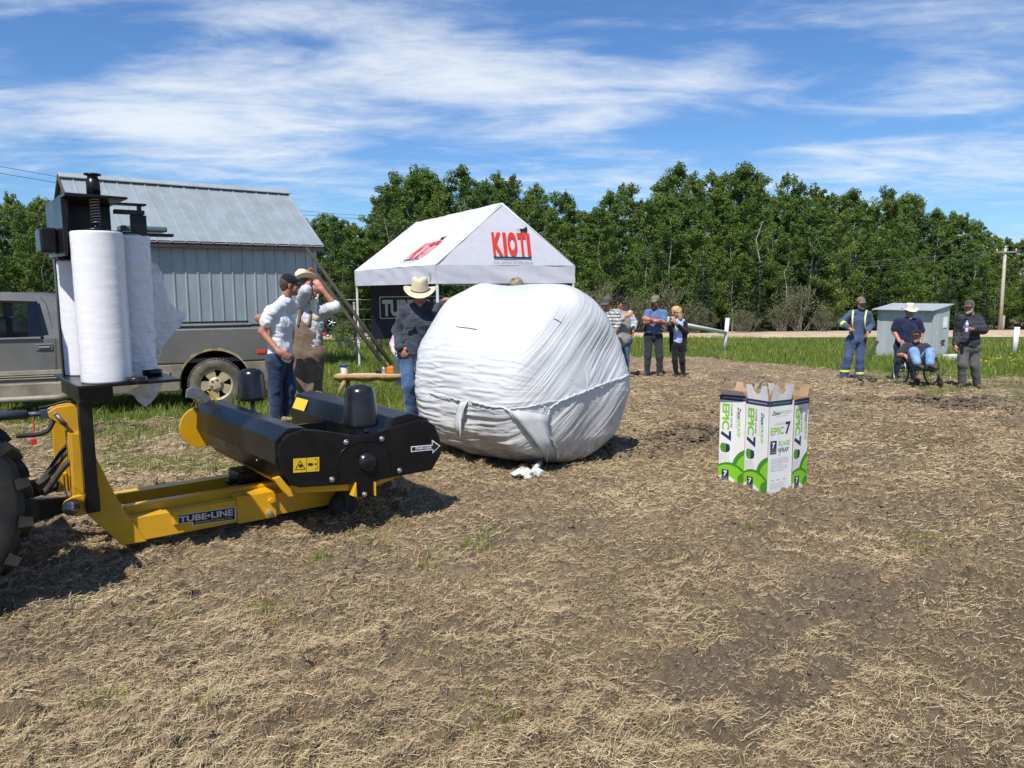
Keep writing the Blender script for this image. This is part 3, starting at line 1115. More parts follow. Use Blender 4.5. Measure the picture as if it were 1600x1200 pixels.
side("mast_plate", plate, .72, .736, y_paint)
bx("mast_column", -.42, -.34, .26, .40, .30, .76, y_paint)
side("top_bracket", [(-.517, .894), (-.473, .919), (-.396, .926), (-.33, .922), (-.33, .742), (-.40, .748), (-.44, .80), (-.51, .860)], .27, .30, y_paint)
side("top_bracket", [(-.517, .894), (-.473, .919), (-.396, .926), (-.33, .922), (-.33, .742), (-.40, .748), (-.44, .80), (-.51, .860)], .36, .39, y_paint)
MB().tube([(-.475, .25, .876), (-.475, .41, .876)], .014).tube([(-.475, .25, .876), (-.43, .245, .81)], .011).build("hitch_pin", steel_d, wr)
for t in (.0, .70):
    lug = side("hitch_lug", [(-.52, .36), (-.50, .40), (-.45, .425), (-.39, .43), (-.39, .31), (-.45, .305), (-.50, .33)], t - .01, t + .03, y_paint)
    MB().lathe([(0, 0), (.04, 0), (.045, .012), (.03, .02), (.018, .03), (.018, .05), (0, .05)], (-.475, t - .012, .365), (0, -1, 0), 18).build("pin_washer", steel, lug)
    MB().lathe([(0, 0), (.015, 0), (.015, .10), (0, .10)], (-.475, t + .031, .365), (0, 1, 0), 12).build("pin", steel, lug)
# logo plate on the near beam
lp = Print(lambda x, y, l: (x, -.0015 - .0012 * l, y))
c0, c1, c2, c3 = [WP(*z2(*q), 0) for q in ((1108, 985), (1465, 932), (1468, 1003), (1108, 1052))]


def quad_uv(fx, fy):
    b_ = Vector(c3).lerp(Vector(c2), fx); t_ = Vector(c0).lerp(Vector(c1), fx)
    q = b_.lerp(t_, fy); return q.x, q.y


lp2 = Print(lambda x, y, l: (quad_uv(x, y)[0], -.0015 - .0012 * l, quad_uv(x, y)[1]))
lp2.poly([(-.02, .25), (.24, .25), (.26, -.08), (.99, -.08), (1.02, -.02), (1.02, 1.02), (.99, 1.06), (.0, 1.06), (-.02, 1.0)], ink_white, 0)
lp2.poly([(.0, .29), (.255, .29), (.275, -.03), (.985, -.03), (1.0, 0), (1.0, .98), (.98, 1.02), (.01, 1.02), (.0, .98)], ink_black, 1)
lp2.text("TUBE•LINE", .03, .38, .94, .52, ink_silver, bold=.03, layer=2)
lp2.text("MANUFACTURING LTD", .30, .06, .64, .17, ink_gold, bold=.02, layer=2)
lp2.build("maker_plate", wr)
# film carriage post and brackets
bx("carriage_post", -.412, -.345, -.14, -.066, .345, 1.0, k_paint)
bx("post_foot", -.40, -.33, -.066, -.016, .33, .47, k_paint)
bx("carriage_box", -.415, -.245, -.21, .44, .99, 1.085, k_paint)
side("roll_shelf", [(-.46, 1.10), (.06, 1.10), (.06, 1.116), (-.46, 1.116)], -.47, .34, k_paint)
MB().lathe([(0, 0), (.05, 0), (.055, .01), (.055, .03), (.05, .035), (0, .035)], (-.18, -.50, 1.112), (0, 0, 1), 20).build("roller_cap", k_plastic, wr)
MB().lathe([(0, 0), (.05, 0), (.055, .01), (.055, .03), (.05, .035), (0, .035)], (-.02, -.155, 1.117), (0, 0, 1), 20).build("roller_cap", k_plastic, wr)
bx("back_column", -.432, -.392, .165, .235, 1.086, 2.06, k_paint)
# top bracket over the rolls
side("top_plate", [(-.44, 2.10), (-.14, 2.10), (-.14, 2.112), (-.44, 2.118)], -.40, .28, k_paint)
bx("guide_arm", -.18, .015, -.13, -.06, 2.098, 2.110, k_paint)
bx("guide_arm", -.16, .0, -.14, -.10, 2.045, 2.07, k_paint)
bx("arm_post", -.035, -.012, -.125, -.10, 2.07, 2.098, k_paint)
bx("roller_bracket", -.075, .012, -.12, -.095, 1.925, 2.044, k_paint)
bx("back_wall", -.43, -.15, .02, .05, 1.93, 2.10, k_paint)
side("side_wall", [(-.445, 1.80), (-.43, 1.80), (-.41, 2.10), (-.445, 2.10)], -.30, .27, k_paint)
bx("drive_box", -.43, -.28, .055, .30, 1.79, 1.93, k_paint)
bx("drive_box", -.415, -.33, -.05, .03, 2.118, 2.14, k_paint)
bx("motor_housing", -.53, -.447, -.12, .08, 1.82, 1.955, k_paint, bev=.012)
RC = (-.292, -.331)
tb = MB().lathe([(0, 0), (.034, 0), (.034, .085), (.026, .088), (.026, .10), (.042, .104), (.042, .112), (0, .114)], (RC[0], RC[1], 2.118), (0, 0, 1), 20).build("spindle_tube", k_paint, wr)
sp = []
for i in range(12 * 9 + 1):
    a_ = 2 * PI * i / 12
    sp.append((RC[0] + .021 * math.cos(a_), RC[1] + .021 * math.sin(a_), 1.965 + .135 * i / 108))
MB().tube(sp, .005, 6).build("spring", steel_d, wr)
MB().lathe([(0, 0), (.06, 0), (.06, .012), (.02, .016), (.014, .03), (.014, .16), (0, .16)], (RC[0], RC[1], 1.93), (0, 0, 1), 20).lathe([(0, 0), (.05, 0), (.05, .012), (0, .014)], (-.19, -.20, 1.93), (0, 0, 1), 16).build("roll_clamp", k_paint, wr)
bx("stretch_arm", -.25, -.02, -.15, -.11, 1.925, 1.945, k_paint)
bx("beacon_tray", -.10, .16, .02, .14, 1.962, 1.995, lamp_glass, bev=.01)
bx("tray_arm", -.12, .20, .04, .12, 1.938, 1.955, k_paint)
# rotating table
pl = [WP(*z3(*q), -.53) for q in [(640, 560), (640, 500), (662, 465), (700, 430), (780, 405), (880, 412), (1080, 440), (1160, 432), (1240, 405), (1430, 350), (1480, 352), (1525, 380), (1555, 450), (1565, 540), (1510, 635), (1220, 690), (1195, 700), (1195, 785), (1080, 790), (1075, 715), (760, 735), (710, 720), (655, 655)]]
tp = side("end_plate", pl, -.53, -.495, k_paint, bevel=.008)
cx_, cz_ = WP(*z3(1142, 590), -.53)
MB().lathe([(0, .03), (.035, .03), (.05, .024), (.062, .008), (.066, 0)], (cx_, -.531, cz_), (0, -1, 0), 28, closed=False).build("hub_cap", k_plastic, tp)
for q in ((1020, 475), (1223, 456), (1324, 636), (940, 687), (1125, 772)):
    s_, z_ = WP(*z3(*q), -.53)
    MB().lathe([(.011, 0), (.017, 0), (.017, .006), (.011, .006), (.011, 0)], (s_, -.5305, z_), (0, -1, 0), 16, closed=False).lathe([(0, 0), (.009, 0), (.008, .012), (0, .013)], (s_, -.5305, z_), (0, -1, 0), 6).build("bolt_ring", steel, tp)
gr = []
for k in range(25):
    a_ = PI * (1 - k / 24)
    gr.append((cx_ - .02 + .19 * math.cos(a_), -.532, cz_ - .02 + .165 * abs(math.sin(a_)) ** .6))
MB().tube([(gr[0][0], -.532, cz_ - .10)] + gr + [(gr[-1][0], -.532, cz_ - .09)], .003, 5).build("weld_seam", k_paint, tp)
dk = Print(lambda a, b, l: (WP(*z3(a, b), -.53)[0], -.5312 - .0009 * l, WP(*z3(a, b), -.53)[1]))
dk.poly([(720, 570), (868, 560), (868, 640), (720, 650)], ink_yellow, 0)
dk.poly([(794, 566), (796, 566), (796, 645), (794, 645)], ink_black, 1)
dk.poly([(729, 634), (790, 630), (760, 577)], ink_black, 1)
dk.poly([(737, 630), (782, 627), (760, 586)], ink_yellow, 2)
dk.poly([(750, 604), (770, 600), (772, 612), (762, 622), (752, 616)], ink_black, 3)
dk.poly([(800, 598), (812, 594), (828, 594), (834, 601), (826, 610), (808, 610)], ink_black, 1)
for cy__ in (585, 615):
    ring = [(848 + 13 * math.cos(a_), cy__ + 15 * math.sin(a_)) for a_ in np.linspace(-2.3, 2.3, 14)]
    ring += [(848 + 10 * math.cos(a_), cy__ + 12 * math.sin(a_)) for a_ in np.linspace(2.3, -2.3, 14)]
    for k in range(13):
        dk.poly([ring[k], ring[k + 1], ring[26 - k], ring[27 - k]], ink_black, 1)
dk.build('warning_decal', tp)
dk = Print(dk.fn)
arrow = [(1389, 500), (1508, 490), (1508, 462), (1556, 496), (1512, 540), (1512, 520), (1389, 532)]
inner = [(1394, 505), (1512, 495), (1512, 473), (1549, 497), (1515, 530), (1515, 514), (1394, 526)]
dk.poly(arrow, ink_white, 0); dk.poly(inner, ink_black, 1)
tv, tf = text_polys("STAND CLEAR", .03)
b0 = len(dk.v); kk = dk.slot(ink_white)
for x_, y_ in tv:
    fx = x_ / tv[:, 0].max()
    dk.v.append(dk.fn(1414 + 92 * fx, 519 - 8 * fx - y_ / .7 * 13, 2))
for q in tf: dk.f.append(tuple(b0 + i for i in q)); dk.mi.append(kk)
dk.build('arrow_decal', tp)
# roller covers
lprof = [(.575, .70), (.655, .765), (.765, .755), (.835, .65), (.80, .50), (.70, .405), (.62, .42), (.563, .55)]
rprof = [(1.33, .62), (1.385, .745), (1.52, .765), (1.66, .715), (1.735, .57), (1.70, .44), (1.58, .395), (1.42, .41), (1.34, .50)]
rc = side("roller_cover", lprof, -.494, 1.14, k_paint, bevel=.008)
for (q_, zt_) in (((430, 450), .2), ((487, 505), .0), ((549, 524), -.2)):
    d_ = ray(*z3(*q_)); 
    s_b, z_b, t_b = .572, .60, .55 - zt_ * 1.6
    MB().sphere((.571 - .004, .15 + zt_ * 1.6, .50 + .02), .007, sub=1).build("cover_rivet", steel, rc)
disc = [(.605 + .162 * math.cos(a_), .555 + .162 * math.sin(a_)) for a_ in np.linspace(0, 2 * PI, 28, endpoint=False)]
side("roller_end", disc, 1.145, 1.165, y_paint, rc)
side("latch", [(.49, .80), (.50, .86), (.54, .88), (.60, .86), (.66, .80), (.70, .74), (.62, .74), (.60, .79), (.54, .79)], 1.09, 1.12, steel_d, rc)
side("latch_strap", [(.64, .84), (.66, .84), (.735, .74), (.71, .74)], 1.07, 1.09, y_paint, rc)
rc2 = side("roller_cover", rprof, -.494, 1.14, k_paint, bevel=.008)
disc = [(1.54 + .18 * math.cos(a_), .575 + .18 * math.sin(a_)) for a_ in np.linspace(0, 2 * PI, 28, endpoint=False)]
side("roller_end", disc, 1.145, 1.165, y_paint, rc2)
p4 = [(1.331, 1.10, .635), (1.331, .86, .635), (1.372, .86, .72), (1.372, 1.10, .72)]
MB().poly([(x - .004, y, z + .002) for x, y, z in p4]).build("caution_sticker", ink_yellow, rc2)
MB().box((1.08, .22, .50), (.49, 1.36, .05)).box((1.08, -.2, .55), (.50, .04, .10)).box((1.08, .5, .55), (.50, .04, .10)).build("table_deck", k_paint, wr, bevel=.004)
side("table_frame", [(.64, .40), (.70, .345), (1.05, .30), (1.26, .30), (1.62, .37), (1.58, .42)], -.48, 1.0, y_paint)
side("frame_fin", [WP(*z3(*q), -.5) for q in ((600, 680), (640, 668), (700, 740), (718, 782), (690, 784), (650, 745))], -.52, -.49, y_paint)
side("stand_bracket", [WP(*z3(*q), -.55) for q in ((1060, 785), (1080, 705), (1086, 790))], -.55, -.49, y_paint)
side("stand_bracket", [WP(*z3(*q), -.55) for q in ((1186, 705), (1193, 705), (1193, 782), (1188, 783))], -.55, -.49, y_paint)
MB().lathe([(0, -.06), (.085, -.06), (.095, -.04), (.095, .04), (.085, .06), (0, .06)], (1.18, -.12, .095), (0, 1, 0), 24).box((1.18, -.12, .2), (.05, .16, .2)).build("support_wheel", k_rub, wr)
MB().lathe([(0, 0), (.26, 0), (.26, .05), (.2, .06), (.2, .19), (0, .19)], (1.10, .33, .10), (0, 0, 1), 28).build("turntable", k_paint, wr)
MB().box((.66, .36, .31), (.16, .22, .09)).box((.56, .36, .28), (.06, .08, .04)).build("hydraulic_motor", k_paint, wr, bevel=.012)
for (cs, ct, r0, r1, zb, zt) in ((1.195, -.40, .118, .092, .705, .975), (1.0, 1.10, .115, .090, .735, .985)):
    cn = MB().lathe([(0, zb), (r0 * .93, zb), (r0, zb + .012), (r0 * .985, zb + .03), (r1 + .006, zt - .045), (r1 - .004, zt - .018), (r1 - .025, zt - .003), (r1 * .45, zt), (r1 * .4, zt + .006), (0, zt + .006)], (cs, ct, 0), (0, 0, 1), 36).build("edge_roller", k_plastic, wr)
    MB().lathe([(0, .45), (.02, .45), (.02, zb), (0, zb)], (cs, ct, 0), (0, 0, 1), 14).build("roller_stalk", steel_d, cn)


def hose(name, pix, t, r, m, parent, tw=0):
    pts = [Vector((WP(*q, t + tw * i)[0], t + tw * i, WP(*q, t + tw * i)[1])) for i, q in enumerate(pix)]
    out = []
    n = len(pts)
    for i in range(n - 1):
        p0, p1, p2, p3 = pts[max(0, i - 1)], pts[i], pts[i + 1], pts[min(n - 1, i + 2)]
        for k in range(6):
            t_ = k / 6
            out.append(.5 * ((2 * p1) + (-p0 + p2) * t_ + (2 * p0 - 5 * p1 + 4 * p2 - p3) * t_ ** 2 + (-p0 + 3 * p1 - 3 * p2 + p3) * t_ ** 3))
    out.append(pts[-1])
    return MB().tube(out, r, 8).build(name, m, parent)


hose("hose", [z2(225, 790), z2(290, 730), z2(380, 600), z2(445, 520), z2(470, 480)], .45, .018, k_rub, wr)
hose("hose", [z2(240, 790), z2(300, 745), z2(395, 615), z2(450, 560)], .40, .014, k_rub, wr)
hose("hose", [z2(265, 850), z2(310, 800), z2(380, 700), z2(430, 650), z2(470, 640)], .30, .02, k_rub, wr)
hose("hose", [z2(100, 485), z2(220, 478), z2(300, 450), z2(335, 390), z2(380, 340)], .30, .014, k_rub, wr)
hose("hose", [z2(240, 310), z2(330, 292), z2(420, 270), z2(560, 300), z2(640, 290), z2(720, 262)], .32, .007, k_rub, wr)
hose("hose_tie", [z2(206, 380), z2(213, 440), z2(208, 490)], .30, .004, ink_red, wr)
MB().box((WP(*z2(210, 520), .30)[0], .30, WP(*z2(210, 520), .30)[1]), (.03, .02, .035)).build("hose_plug", ink_red, wr, bevel=.004)
hose("breakaway_cord", [z2(400, 730), z2(405, 800), z2(420, 860), z2(450, 900)], .2, .004, k_rub, wr)

# ------------------------------------------------------------------ film rolls on the wrapper
def film_mat(name, col, alpha=0.0, rough=.3, wr_=.35, sc_=(6, 6, 60)):
    m, nt, b = NT(name)
    tc = nt.nodes.new("ShaderNodeTexCoord")
    mp = nt.nodes.new("ShaderNodeMapping"); mp.inputs["Scale"].default_value = sc_
    nt.links.new(tc.outputs["Object"], mp.inputs[0])
    n = nd(nt, "ShaderNodeTexNoise", i_Scale=1.0, i_Detail=5.0, i_Roughness=.6, i_Distortion=.4)
    nt.links.new(mp.outputs[0], n.inputs["Vector"])
    r = ramp(nt, n.outputs[0], [(.3, tuple(c * .93 for c in col)), (.7, col)])
    nt.links.new(r.outputs[0], b.inputs["Base Color"])
    b.inputs["Roughness"].default_value = rough
    b.inputs["Specular IOR Level"].default_value = .35
    bp = nd(nt, "ShaderNodeBump", i_Strength=wr_, i_Distance=.006)
    nt.links.new(n.outputs[0], bp.inputs["Height"]); nt.links.new(bp.outputs[0], b.inputs["Normal"])
    if alpha:
        t = nt.nodes.new("ShaderNodeBsdfTranslucent"); t.inputs[0].default_value = (*col, 1)
        ms = nt.nodes.new("ShaderNodeMixShader"); ms.inputs[0].default_value = .5
        nt.links.new(b.outputs[0], ms.inputs[1]); nt.links.new(t.outputs[0], ms.inputs[2])
        tr = nt.nodes.new("ShaderNodeBsdfTransparent")
        m2 = nt.nodes.new("ShaderNodeMixShader"); m2.inputs[0].default_value = alpha
        nt.links.new(ms.outputs[0], m2.inputs[1]); nt.links.new(tr.outputs[0], m2.inputs[2])
        nt.links.new(m2.outputs[0], nt.nodes["Material Output"].inputs[0])
    return m


film_w = film_mat("white_film", (.78, .78, .79), 0, .30, .09, (3, 3, 55))
film_loose = film_mat("loose_white_film", (.82, .83, .85), .10, .25, .8, (7, 7, 7))
film_wr = film_mat("wrinkled_white_film", (.76, .77, .79), 0, .3, 1.0, (4, 4, 34))
core_m = mat("cardboard_core", (.30, .21, .13), .8)


def wpos(s_, t, z): return OW + E1 * s_ + E2 * t + Vector((0, 0, z))


def film_cyl(name, label, s_, t, r, z0, z1_, amp, group=None, m=None):
    o = thing(name, label, "film roll", wpos(s_, t, z0), TH_W, group)
    nz, na_ = 150, 96
    zs = np.linspace(0, z1_ - z0, nz); an = np.linspace(0, 2 * PI, na_, endpoint=False)
    A, Z_ = np.meshgrid(an, zs)
    nn = fbm(A * 1.6 + Z_ * 2, Z_ * 38, 3, 7) - .5
    nn2 = fbm(np.abs(A - PI) * 2.2, Z_ * 16 + A * 1.5, 3, 17) - .5
    rr_ = r + amp * (nn * .6 + nn2) + .0008 * (nn)
    rr_[0] *= .97; rr_[-1] *= .97
    V = np.stack([rr_ * np.cos(A), rr_ * np.sin(A), Z_], -1).reshape(-1, 3)
    ii = np.arange(nz * na_).reshape(nz, na_); a_ = ii[:-1]; b_ = ii[1:]
    Q = np.stack([a_, np.roll(a_, -1, 1), np.roll(b_, -1, 1), b_], -1).reshape(-1, 4)
    npmesh("film", V, Q, m or film_w, o, smooth=True)
    h = z1_ - z0
    MB().lathe([(r * .98, h - .001), (.045, h - .004), (.045, h + .012), (.036, h + .012), (.036, h - .03)], (0, 0, 0), (0, 0, 1), 40, closed=False).build("core", core_m, o)
    return o


film_cyl("film_roll", "full smooth white roll of bale film, foremost of the rolls on the yellow wrapper", RC[0], RC[1], .128, 1.118, 1.925, .0012, "film rolls on the wrapper")
film_cyl("film_roll", "white film roll half hidden behind the front roll, under the black box", -.30, .19, .128, 1.118, 1.788, .0012, "film rolls on the wrapper")
f3 = film_cyl("film_roll", "wrinkled white film roll right of the front roll, torn film trailing from it", -.085, -.145, .095, 1.155, 1.922, .018, "film rolls on the wrapper", film_wr)


def sheet(name, outline, t, m, parent, dep, seed, nsub=5):
    bm_ = bmesh.new()
    vs = [bm_.verts.new((WP(*q, t)[0], t, WP(*q, t)[1])) for q in outline]
    f_ = bm_.faces.new(vs)
    bmesh.ops.triangulate(bm_, faces=[f_])
    for _ in range(nsub):
        bmesh.ops.subdivide_edges(bm_, edges=[e for e in bm_.edges if e.calc_length() > .022], cuts=1)
        bmesh.ops.triangulate(bm_, faces=bm_.faces)
    bmesh.ops.smooth_vert(bm_, verts=[v for v in bm_.verts if not v.is_boundary], factor=.5, use_axis_x=True, use_axis_z=True)
    co = np.array([v.co[:] for v in bm_.verts])
    n1 = fbm(co[:, 0] * 9 + co[:, 2] * 4, co[:, 2] * 5, 4, seed) - .5
    n2 = 1 - np.abs(2 * fbm(co[:, 0] * 14 + co[:, 2] * 9, co[:, 2] * 7 - co[:, 0] * 4, 3, seed + 5) - 1)
    for v, a_, b_ in zip(bm_.verts, n1, n2):
        v.co.y += dep * (a_ * 1.6 + b_ * .6)
        v.co = (Matrix.Rotation(TH_W, 4, 'Z') @ v.co) + OW
    for f_ in bm_.faces: f_.smooth = True
    me = bpy.data.meshes.new(name); bm_.to_mesh(me); bm_.free()
    o = link_mesh(name, me, m)
    if parent:
        o.parent = parent
        o.matrix_parent_inverse = (Matrix.Translation(parent.location) @ Matrix.Rotation(parent.rotation_euler.z, 4, 'Z')).inverted()
    return o


sheet("loose_film", [z1(*q) for q in [(915, 395), (945, 400), (950, 490), (958, 560), (1000, 580), (1035, 630), (1056, 690), (1062, 790), (1110, 845), (1185, 885), (1180, 905), (1120, 925), (1148, 965), (1095, 1010), (1040, 1075), (1000, 1140), (985, 1190), (960, 1200), (945, 900), (925, 600)]], -.06, film_loose, f3, .12, 3)
sheet("loose_film", [z2(*q) for q in [(960, 10), (985, 60), (1000, 90), (1030, 120), (1020, 190), (985, 250), (925, 312), (880, 280), (845, 235), (800, 225), (860, 180), (955, 140)]], -.10, film_loose, f3, .10, 8)

# ------------------------------------------------------------------ tractor at the left edge
tr_o = mat("orange_paint", (.55, .12, .015), .4, coat=.3, dirt=(.25, .2, .13), dscale=3, damt=.5)
tr = thing("tractor", "black-tyred compact tractor hitched in front of the yellow wrapper, mostly outside the left edge", "tractor", OW, TH_W)


t_rub = mat("tractor_tyre_rubber", (.012, .012, .0125), .7, var=.3, scale=10, dirt=(.07, .058, .045), dscale=6, damt=.5)


def tractor_tyre(cs, ct, r, w, lugs=18):
    o = MB()
    prof = [(r * .58, -w * .42), (r * .66, -w * .5), (r * .84, -w * .5), (r * .90, -w * .44), (r * .925, -w * .2), (r * .93, 0), (r * .925, w * .2), (r * .90, w * .44), (r * .86, w * .5), (r * .66, w * .5), (r * .58, w * .42)]
    o.lathe(prof, (cs, ct, r), (0, 1, 0), 48, closed=False)
    for k in range(lugs * 2):
        sd_ = 1 if k % 2 else -1
        a0 = 2 * PI * k / (lugs * 2)
        sec = []
        for (f_, da) in ((.02, 0), (.5, .16)):
            a_ = a0 + da * 1.1
            y_ = sd_ * w * f_
            for (rr_, dd) in ((r * .90 - (.02 if f_ > .4 else 0), -.055), (r * .90 - (.02 if f_ > .4 else 0), .055), (r * (1.0 if f_ < .4 else .965), .038), (r * (1.0 if f_ < .4 else .965), -.038)):
                aa = a_ + dd
                sec.append(Vector((cs + rr_ * math.cos(aa), ct + y_, r + rr_ * math.sin(aa))))
        vs = [o.bm.verts.new(p) for p in sec]
        for q in ((0, 1, 2, 3), (7, 6, 5, 4), (0, 4, 5, 1), (1, 5, 6, 2), (2, 6, 7, 3), (3, 7, 4, 0)):
            o.bm.faces.new([vs[i] for i in q])
    t_ = o.build("tyre", t_rub, tr)
    MB().lathe([(0, -w * .1), (r * .2, -w * .1), (r * .25, -w * .05), (r * .5, -w * .2), (r * .58, -w * .42), (r * .59, -w * .42), (r * .59, w * .42), (r * .5, w * .2), (0, w * .1)], (cs, ct, r), (0, 1, 0), 36, closed=False).build("rim", mat("grey_rim", (.45, .45, .44), .45), t_)
    return t_


tractor_tyre(-1.30, -.52, .60, .40)
tractor_tyre(-1.30, 1.15, .60, .40)
tractor_tyre(-3.0, -.40, .36, .26, 14)
tractor_tyre(-3.0, 1.03, .36, .26, 14)
MB().box((-1.35, .32, .72), (.75, .62, .45)).box((-1.05, .32, .5), (.2, .4, .35)).build("gearbox", k_paint, tr, bevel=.03)
MB().box((-2.9, .32, .95), (1.3, .6, .5)).box((-2.2, .32, .7), (1.2, .5, .35)).build("hood", tr_o, tr, bevel=.06)
for t in (-.52, 1.15):
    MB().prism([(-1.95, .72), (-1.88, 1.12), (-1.6, 1.30), (-1.1, 1.30), (-.85, 1.18), (-.82, 1.12), (-1.1, 1.24), (-1.58, 1.24), (-1.82, 1.06), (-1.9, .7)], (0, t - .22, 0), ex, ey, ez, .44).build("fender", tr_o, tr, bevel=.015)
MB().box((-1.5, .32, 1.06), (.45, .5, .1)).box((-1.3, .32, 1.3), (.1, .48, .45)).build("operator_seat", k_plastic, tr, bevel=.03)
MB().tube([(-.98, -.2, .8), (-.98, -.2, 2.2), (-.98, -.1, 2.35), (-.98, .74, 2.35), (-.98, .84, 2.2), (-.98, .84, .8)], .035).build("roll_bar", k_paint, tr)
MB().lathe([(.17, 0), (.19, .01), (.19, .03), (.17, .03)], (-2.0, .32, 1.28), (-.5, 0, .86), 24).build("steering_wheel", k_plastic, tr)
blue_m = mat("blue_grey_paint", (.05, .06, .10), .4)
MB().tube([(-1.0, .33, .90), (-.62, .33, .885)], .028, 12).tube([(-.62, .33, .885), (-.5, .33, .88)], .015, 10).box((-.52, .33, .878), (.06, .05, .05)).build("top_link", blue_m, tr)
for t in (.06, .645):
    MB().prism([(-1.05, .42), (-.80, .50), (-.62, .42), (-.46, .41), (-.44, .37), (-.46, .325), (-.62, .30), (-.8, .28), (-1.05, .32)], (0, t, 0), ex, ey, ez, .028).build("lift_arm", k_paint, tr, bevel=.004)
MB().tube([(-.86, .12, .42), (-.86, .12, .88)], .02).tube([(-.86, .60, .42), (-.86, .60, .88)], .02).build("lift_rod", k_paint, tr)
MB().box((-.80, .33, .42), (.10, .25, .12)).box((-.78, .33, .62), (.12, .18, .10)).build("drawbar", k_paint, tr, bevel=.01)

# ------------------------------------------------------------------ wrapped bale
bale_m, nt, bs = NT("bale_film")
tc = nt.nodes.new("ShaderNodeTexCoord")
nz_ = nd(nt, "ShaderNodeTexNoise", i_Scale=2.5, i_Detail=5.0, i_Roughness=.6); nt.links.new(tc.outputs["Object"], nz_.inputs["Vector"])
r = ramp(nt, nz_.outputs[0], [(.35, (.56, .57, .575)), (.65, (.63, .635, .635))])
n2_ = nd(nt, "ShaderNodeTexNoise", i_Scale=6.0, i_Detail=9.0, i_Roughness=.7); nt.links.new(tc.outputs["Object"], n2_.inputs["Vector"])
sp_ = nt.nodes.new("ShaderNodeSeparateXYZ"); nt.links.new(tc.outputs["Object"], sp_.inputs[0])
mr = nt.nodes.new("ShaderNodeMapRange"); nt.links.new(sp_.outputs[2], mr.inputs[0])
mr.inputs[1].default_value = .62; mr.inputs[2].default_value = .10; mr.inputs[3].default_value = 0; mr.inputs[4].default_value = .85
dn = ramp(nt, n2_.outputs[0], [(.36, (0, 0, 0)), (.60, (1, 1, 1))])
mm = nt.nodes.new("ShaderNodeMath"); mm.operation = 'MULTIPLY'; nt.links.new(mr.outputs[0], mm.inputs[0]); nt.links.new(dn.outputs[0], mm.inputs[1])
cmx = mix(nt, mm.outputs[0], r.outputs[0], (.24, .195, .14))      # mud rubbed on by the ground
nt.links.new(cmx, bs.inputs["Base Color"])
bs.inputs["Roughness"].default_value = .34
bs.inputs["Specular IOR Level"].default_value = .45
bs.inputs["Subsurface Weight"].default_value = 0
BC = Vector((.085, 7.42, 0)); BC.z = gz(BC.x, BC.y)
bale = thing("wrapped_bale", "big round hay bale wrapped in shiny white plastic film", "hay bale", BC)
bn = Vector((.69, -.724, 0)).normalized(); bp_ = Vector((.724, .69, 0)).normalized()
NA, NB = 560, 420
ph = np.linspace(0, 2 * PI, NA, endpoint=False); ps = np.concatenate([[1e-7], np.linspace(.002, PI - .002, NB - 2), [PI - 1e-7]])
PH, PS = np.meshgrid(ph, ps)
e_ = .40
ca, sa = np.cos(PS), np.sin(PS)
AX = .84 * np.sign(ca) * np.abs(ca) ** e_; RD = .90 * np.abs(sa) ** e_
cp, spn = np.cos(PH), np.sin(PH)
H1 = RD * cp; H2 = RD * spn
pn = np.stack([AX * 1.6 + 5, H1 * 1.6 + 9, H2 * 1.6 + 3], -1)
lump = (vnoise3(pn * 1.0, 5) - .5) * .10 + (vnoise3(pn * 2.3, 6) - .5) * .06
side_w = np.clip(1 - np.abs(AX / .84) ** 5, 0, 1)
# creases along the side run lengthways, strongest low on the flank
u1 = PH * .88
fold = fbm(u1 * 13 + .5 * fbm(AX * 1.4, u1 * 2, 2, 8), AX * 1.3, 4, 21, .62) - .5
fold2 = 1 - np.abs(2 * fbm(u1 * 30, AX * 2.2 + 3, 3, 23) - 1)
amp_s = .006 + .022 * sstep(.45, -.35, H2)
disp = lump + side_w * (fold * amp_s * 1.7 + sstep(.72, 1, fold2) * .009 * sstep(.75, .2, H2))
# on the flat end the film is laid in straight bands
qa = R(38)
q1 = H1 * math.cos(qa) + H2 * math.sin(qa); q2 = -H1 * math.sin(qa) + H2 * math.cos(qa)
st = 1 - np.abs(2 * fbm(q2 * 16 + .5 * fbm(q1 * 1.5, q2 * 3, 2, 2), q1 * .8, 4, 31, .6) - 1)
end_w = np.clip(np.abs(AX / .84) ** 6, 0, 1)
disp = disp + end_w * (sstep(.7, 1, st) * .005 + (fbm(q2 * 26, q1 * 1.2, 3, 33) - .5) * .0045)
nl = np.sqrt((np.sign(AX) * np.abs(AX / .84) ** 2.5) ** 2 + np.abs(RD / .90) ** 5) + 1e-6
NAx = np.sign(AX) * np.abs(AX / .84) ** 2.5 / nl; NR_ = np.abs(RD / .90) ** 2.5 / nl
AX2 = AX + NAx * disp; R2 = RD + NR_ * disp
h = R2 * cp; vz = R2 * spn
vz = np.where(vz < -.42, -.42 - (-.42 - vz) * .55, vz)          # sags flat on the ground
vz = vz * (1 + .03 * cp)
bulge = 1 + .04 * np.exp(-((vz + .3) / .4) ** 2) - .12 * sstep(.25, 1.0, vz)
h = h * bulge; AX2 = AX2 * (1 + .03 * np.exp(-((vz + .25) / .35) ** 2))
z_ = vz - vz.min() - .02
z_ *= 1.675 / z_.max(); h = h * .945; AX2 = AX2 * .945
V = np.stack([bn.x * AX2 + bp_.x * h, bn.y * AX2 + bp_.y * h, z_], -1)
ii = np.arange(NA * NB).reshape(NB, NA); a_ = ii[:-1]; b_ = ii[1:]
Q = np.stack([a_, b_, np.roll(b_, -1, 1), np.roll(a_, -1, 1)], -1).reshape(-1, 4)
npmesh("film_wrap", V.reshape(-1, 3), Q, bale_m, bale, smooth=True)
BVH = BVHTree.FromPolygons([tuple(p) for p in (V.reshape(-1, 3) + np.array(BC))], [tuple(q) for q in Q.tolist()])


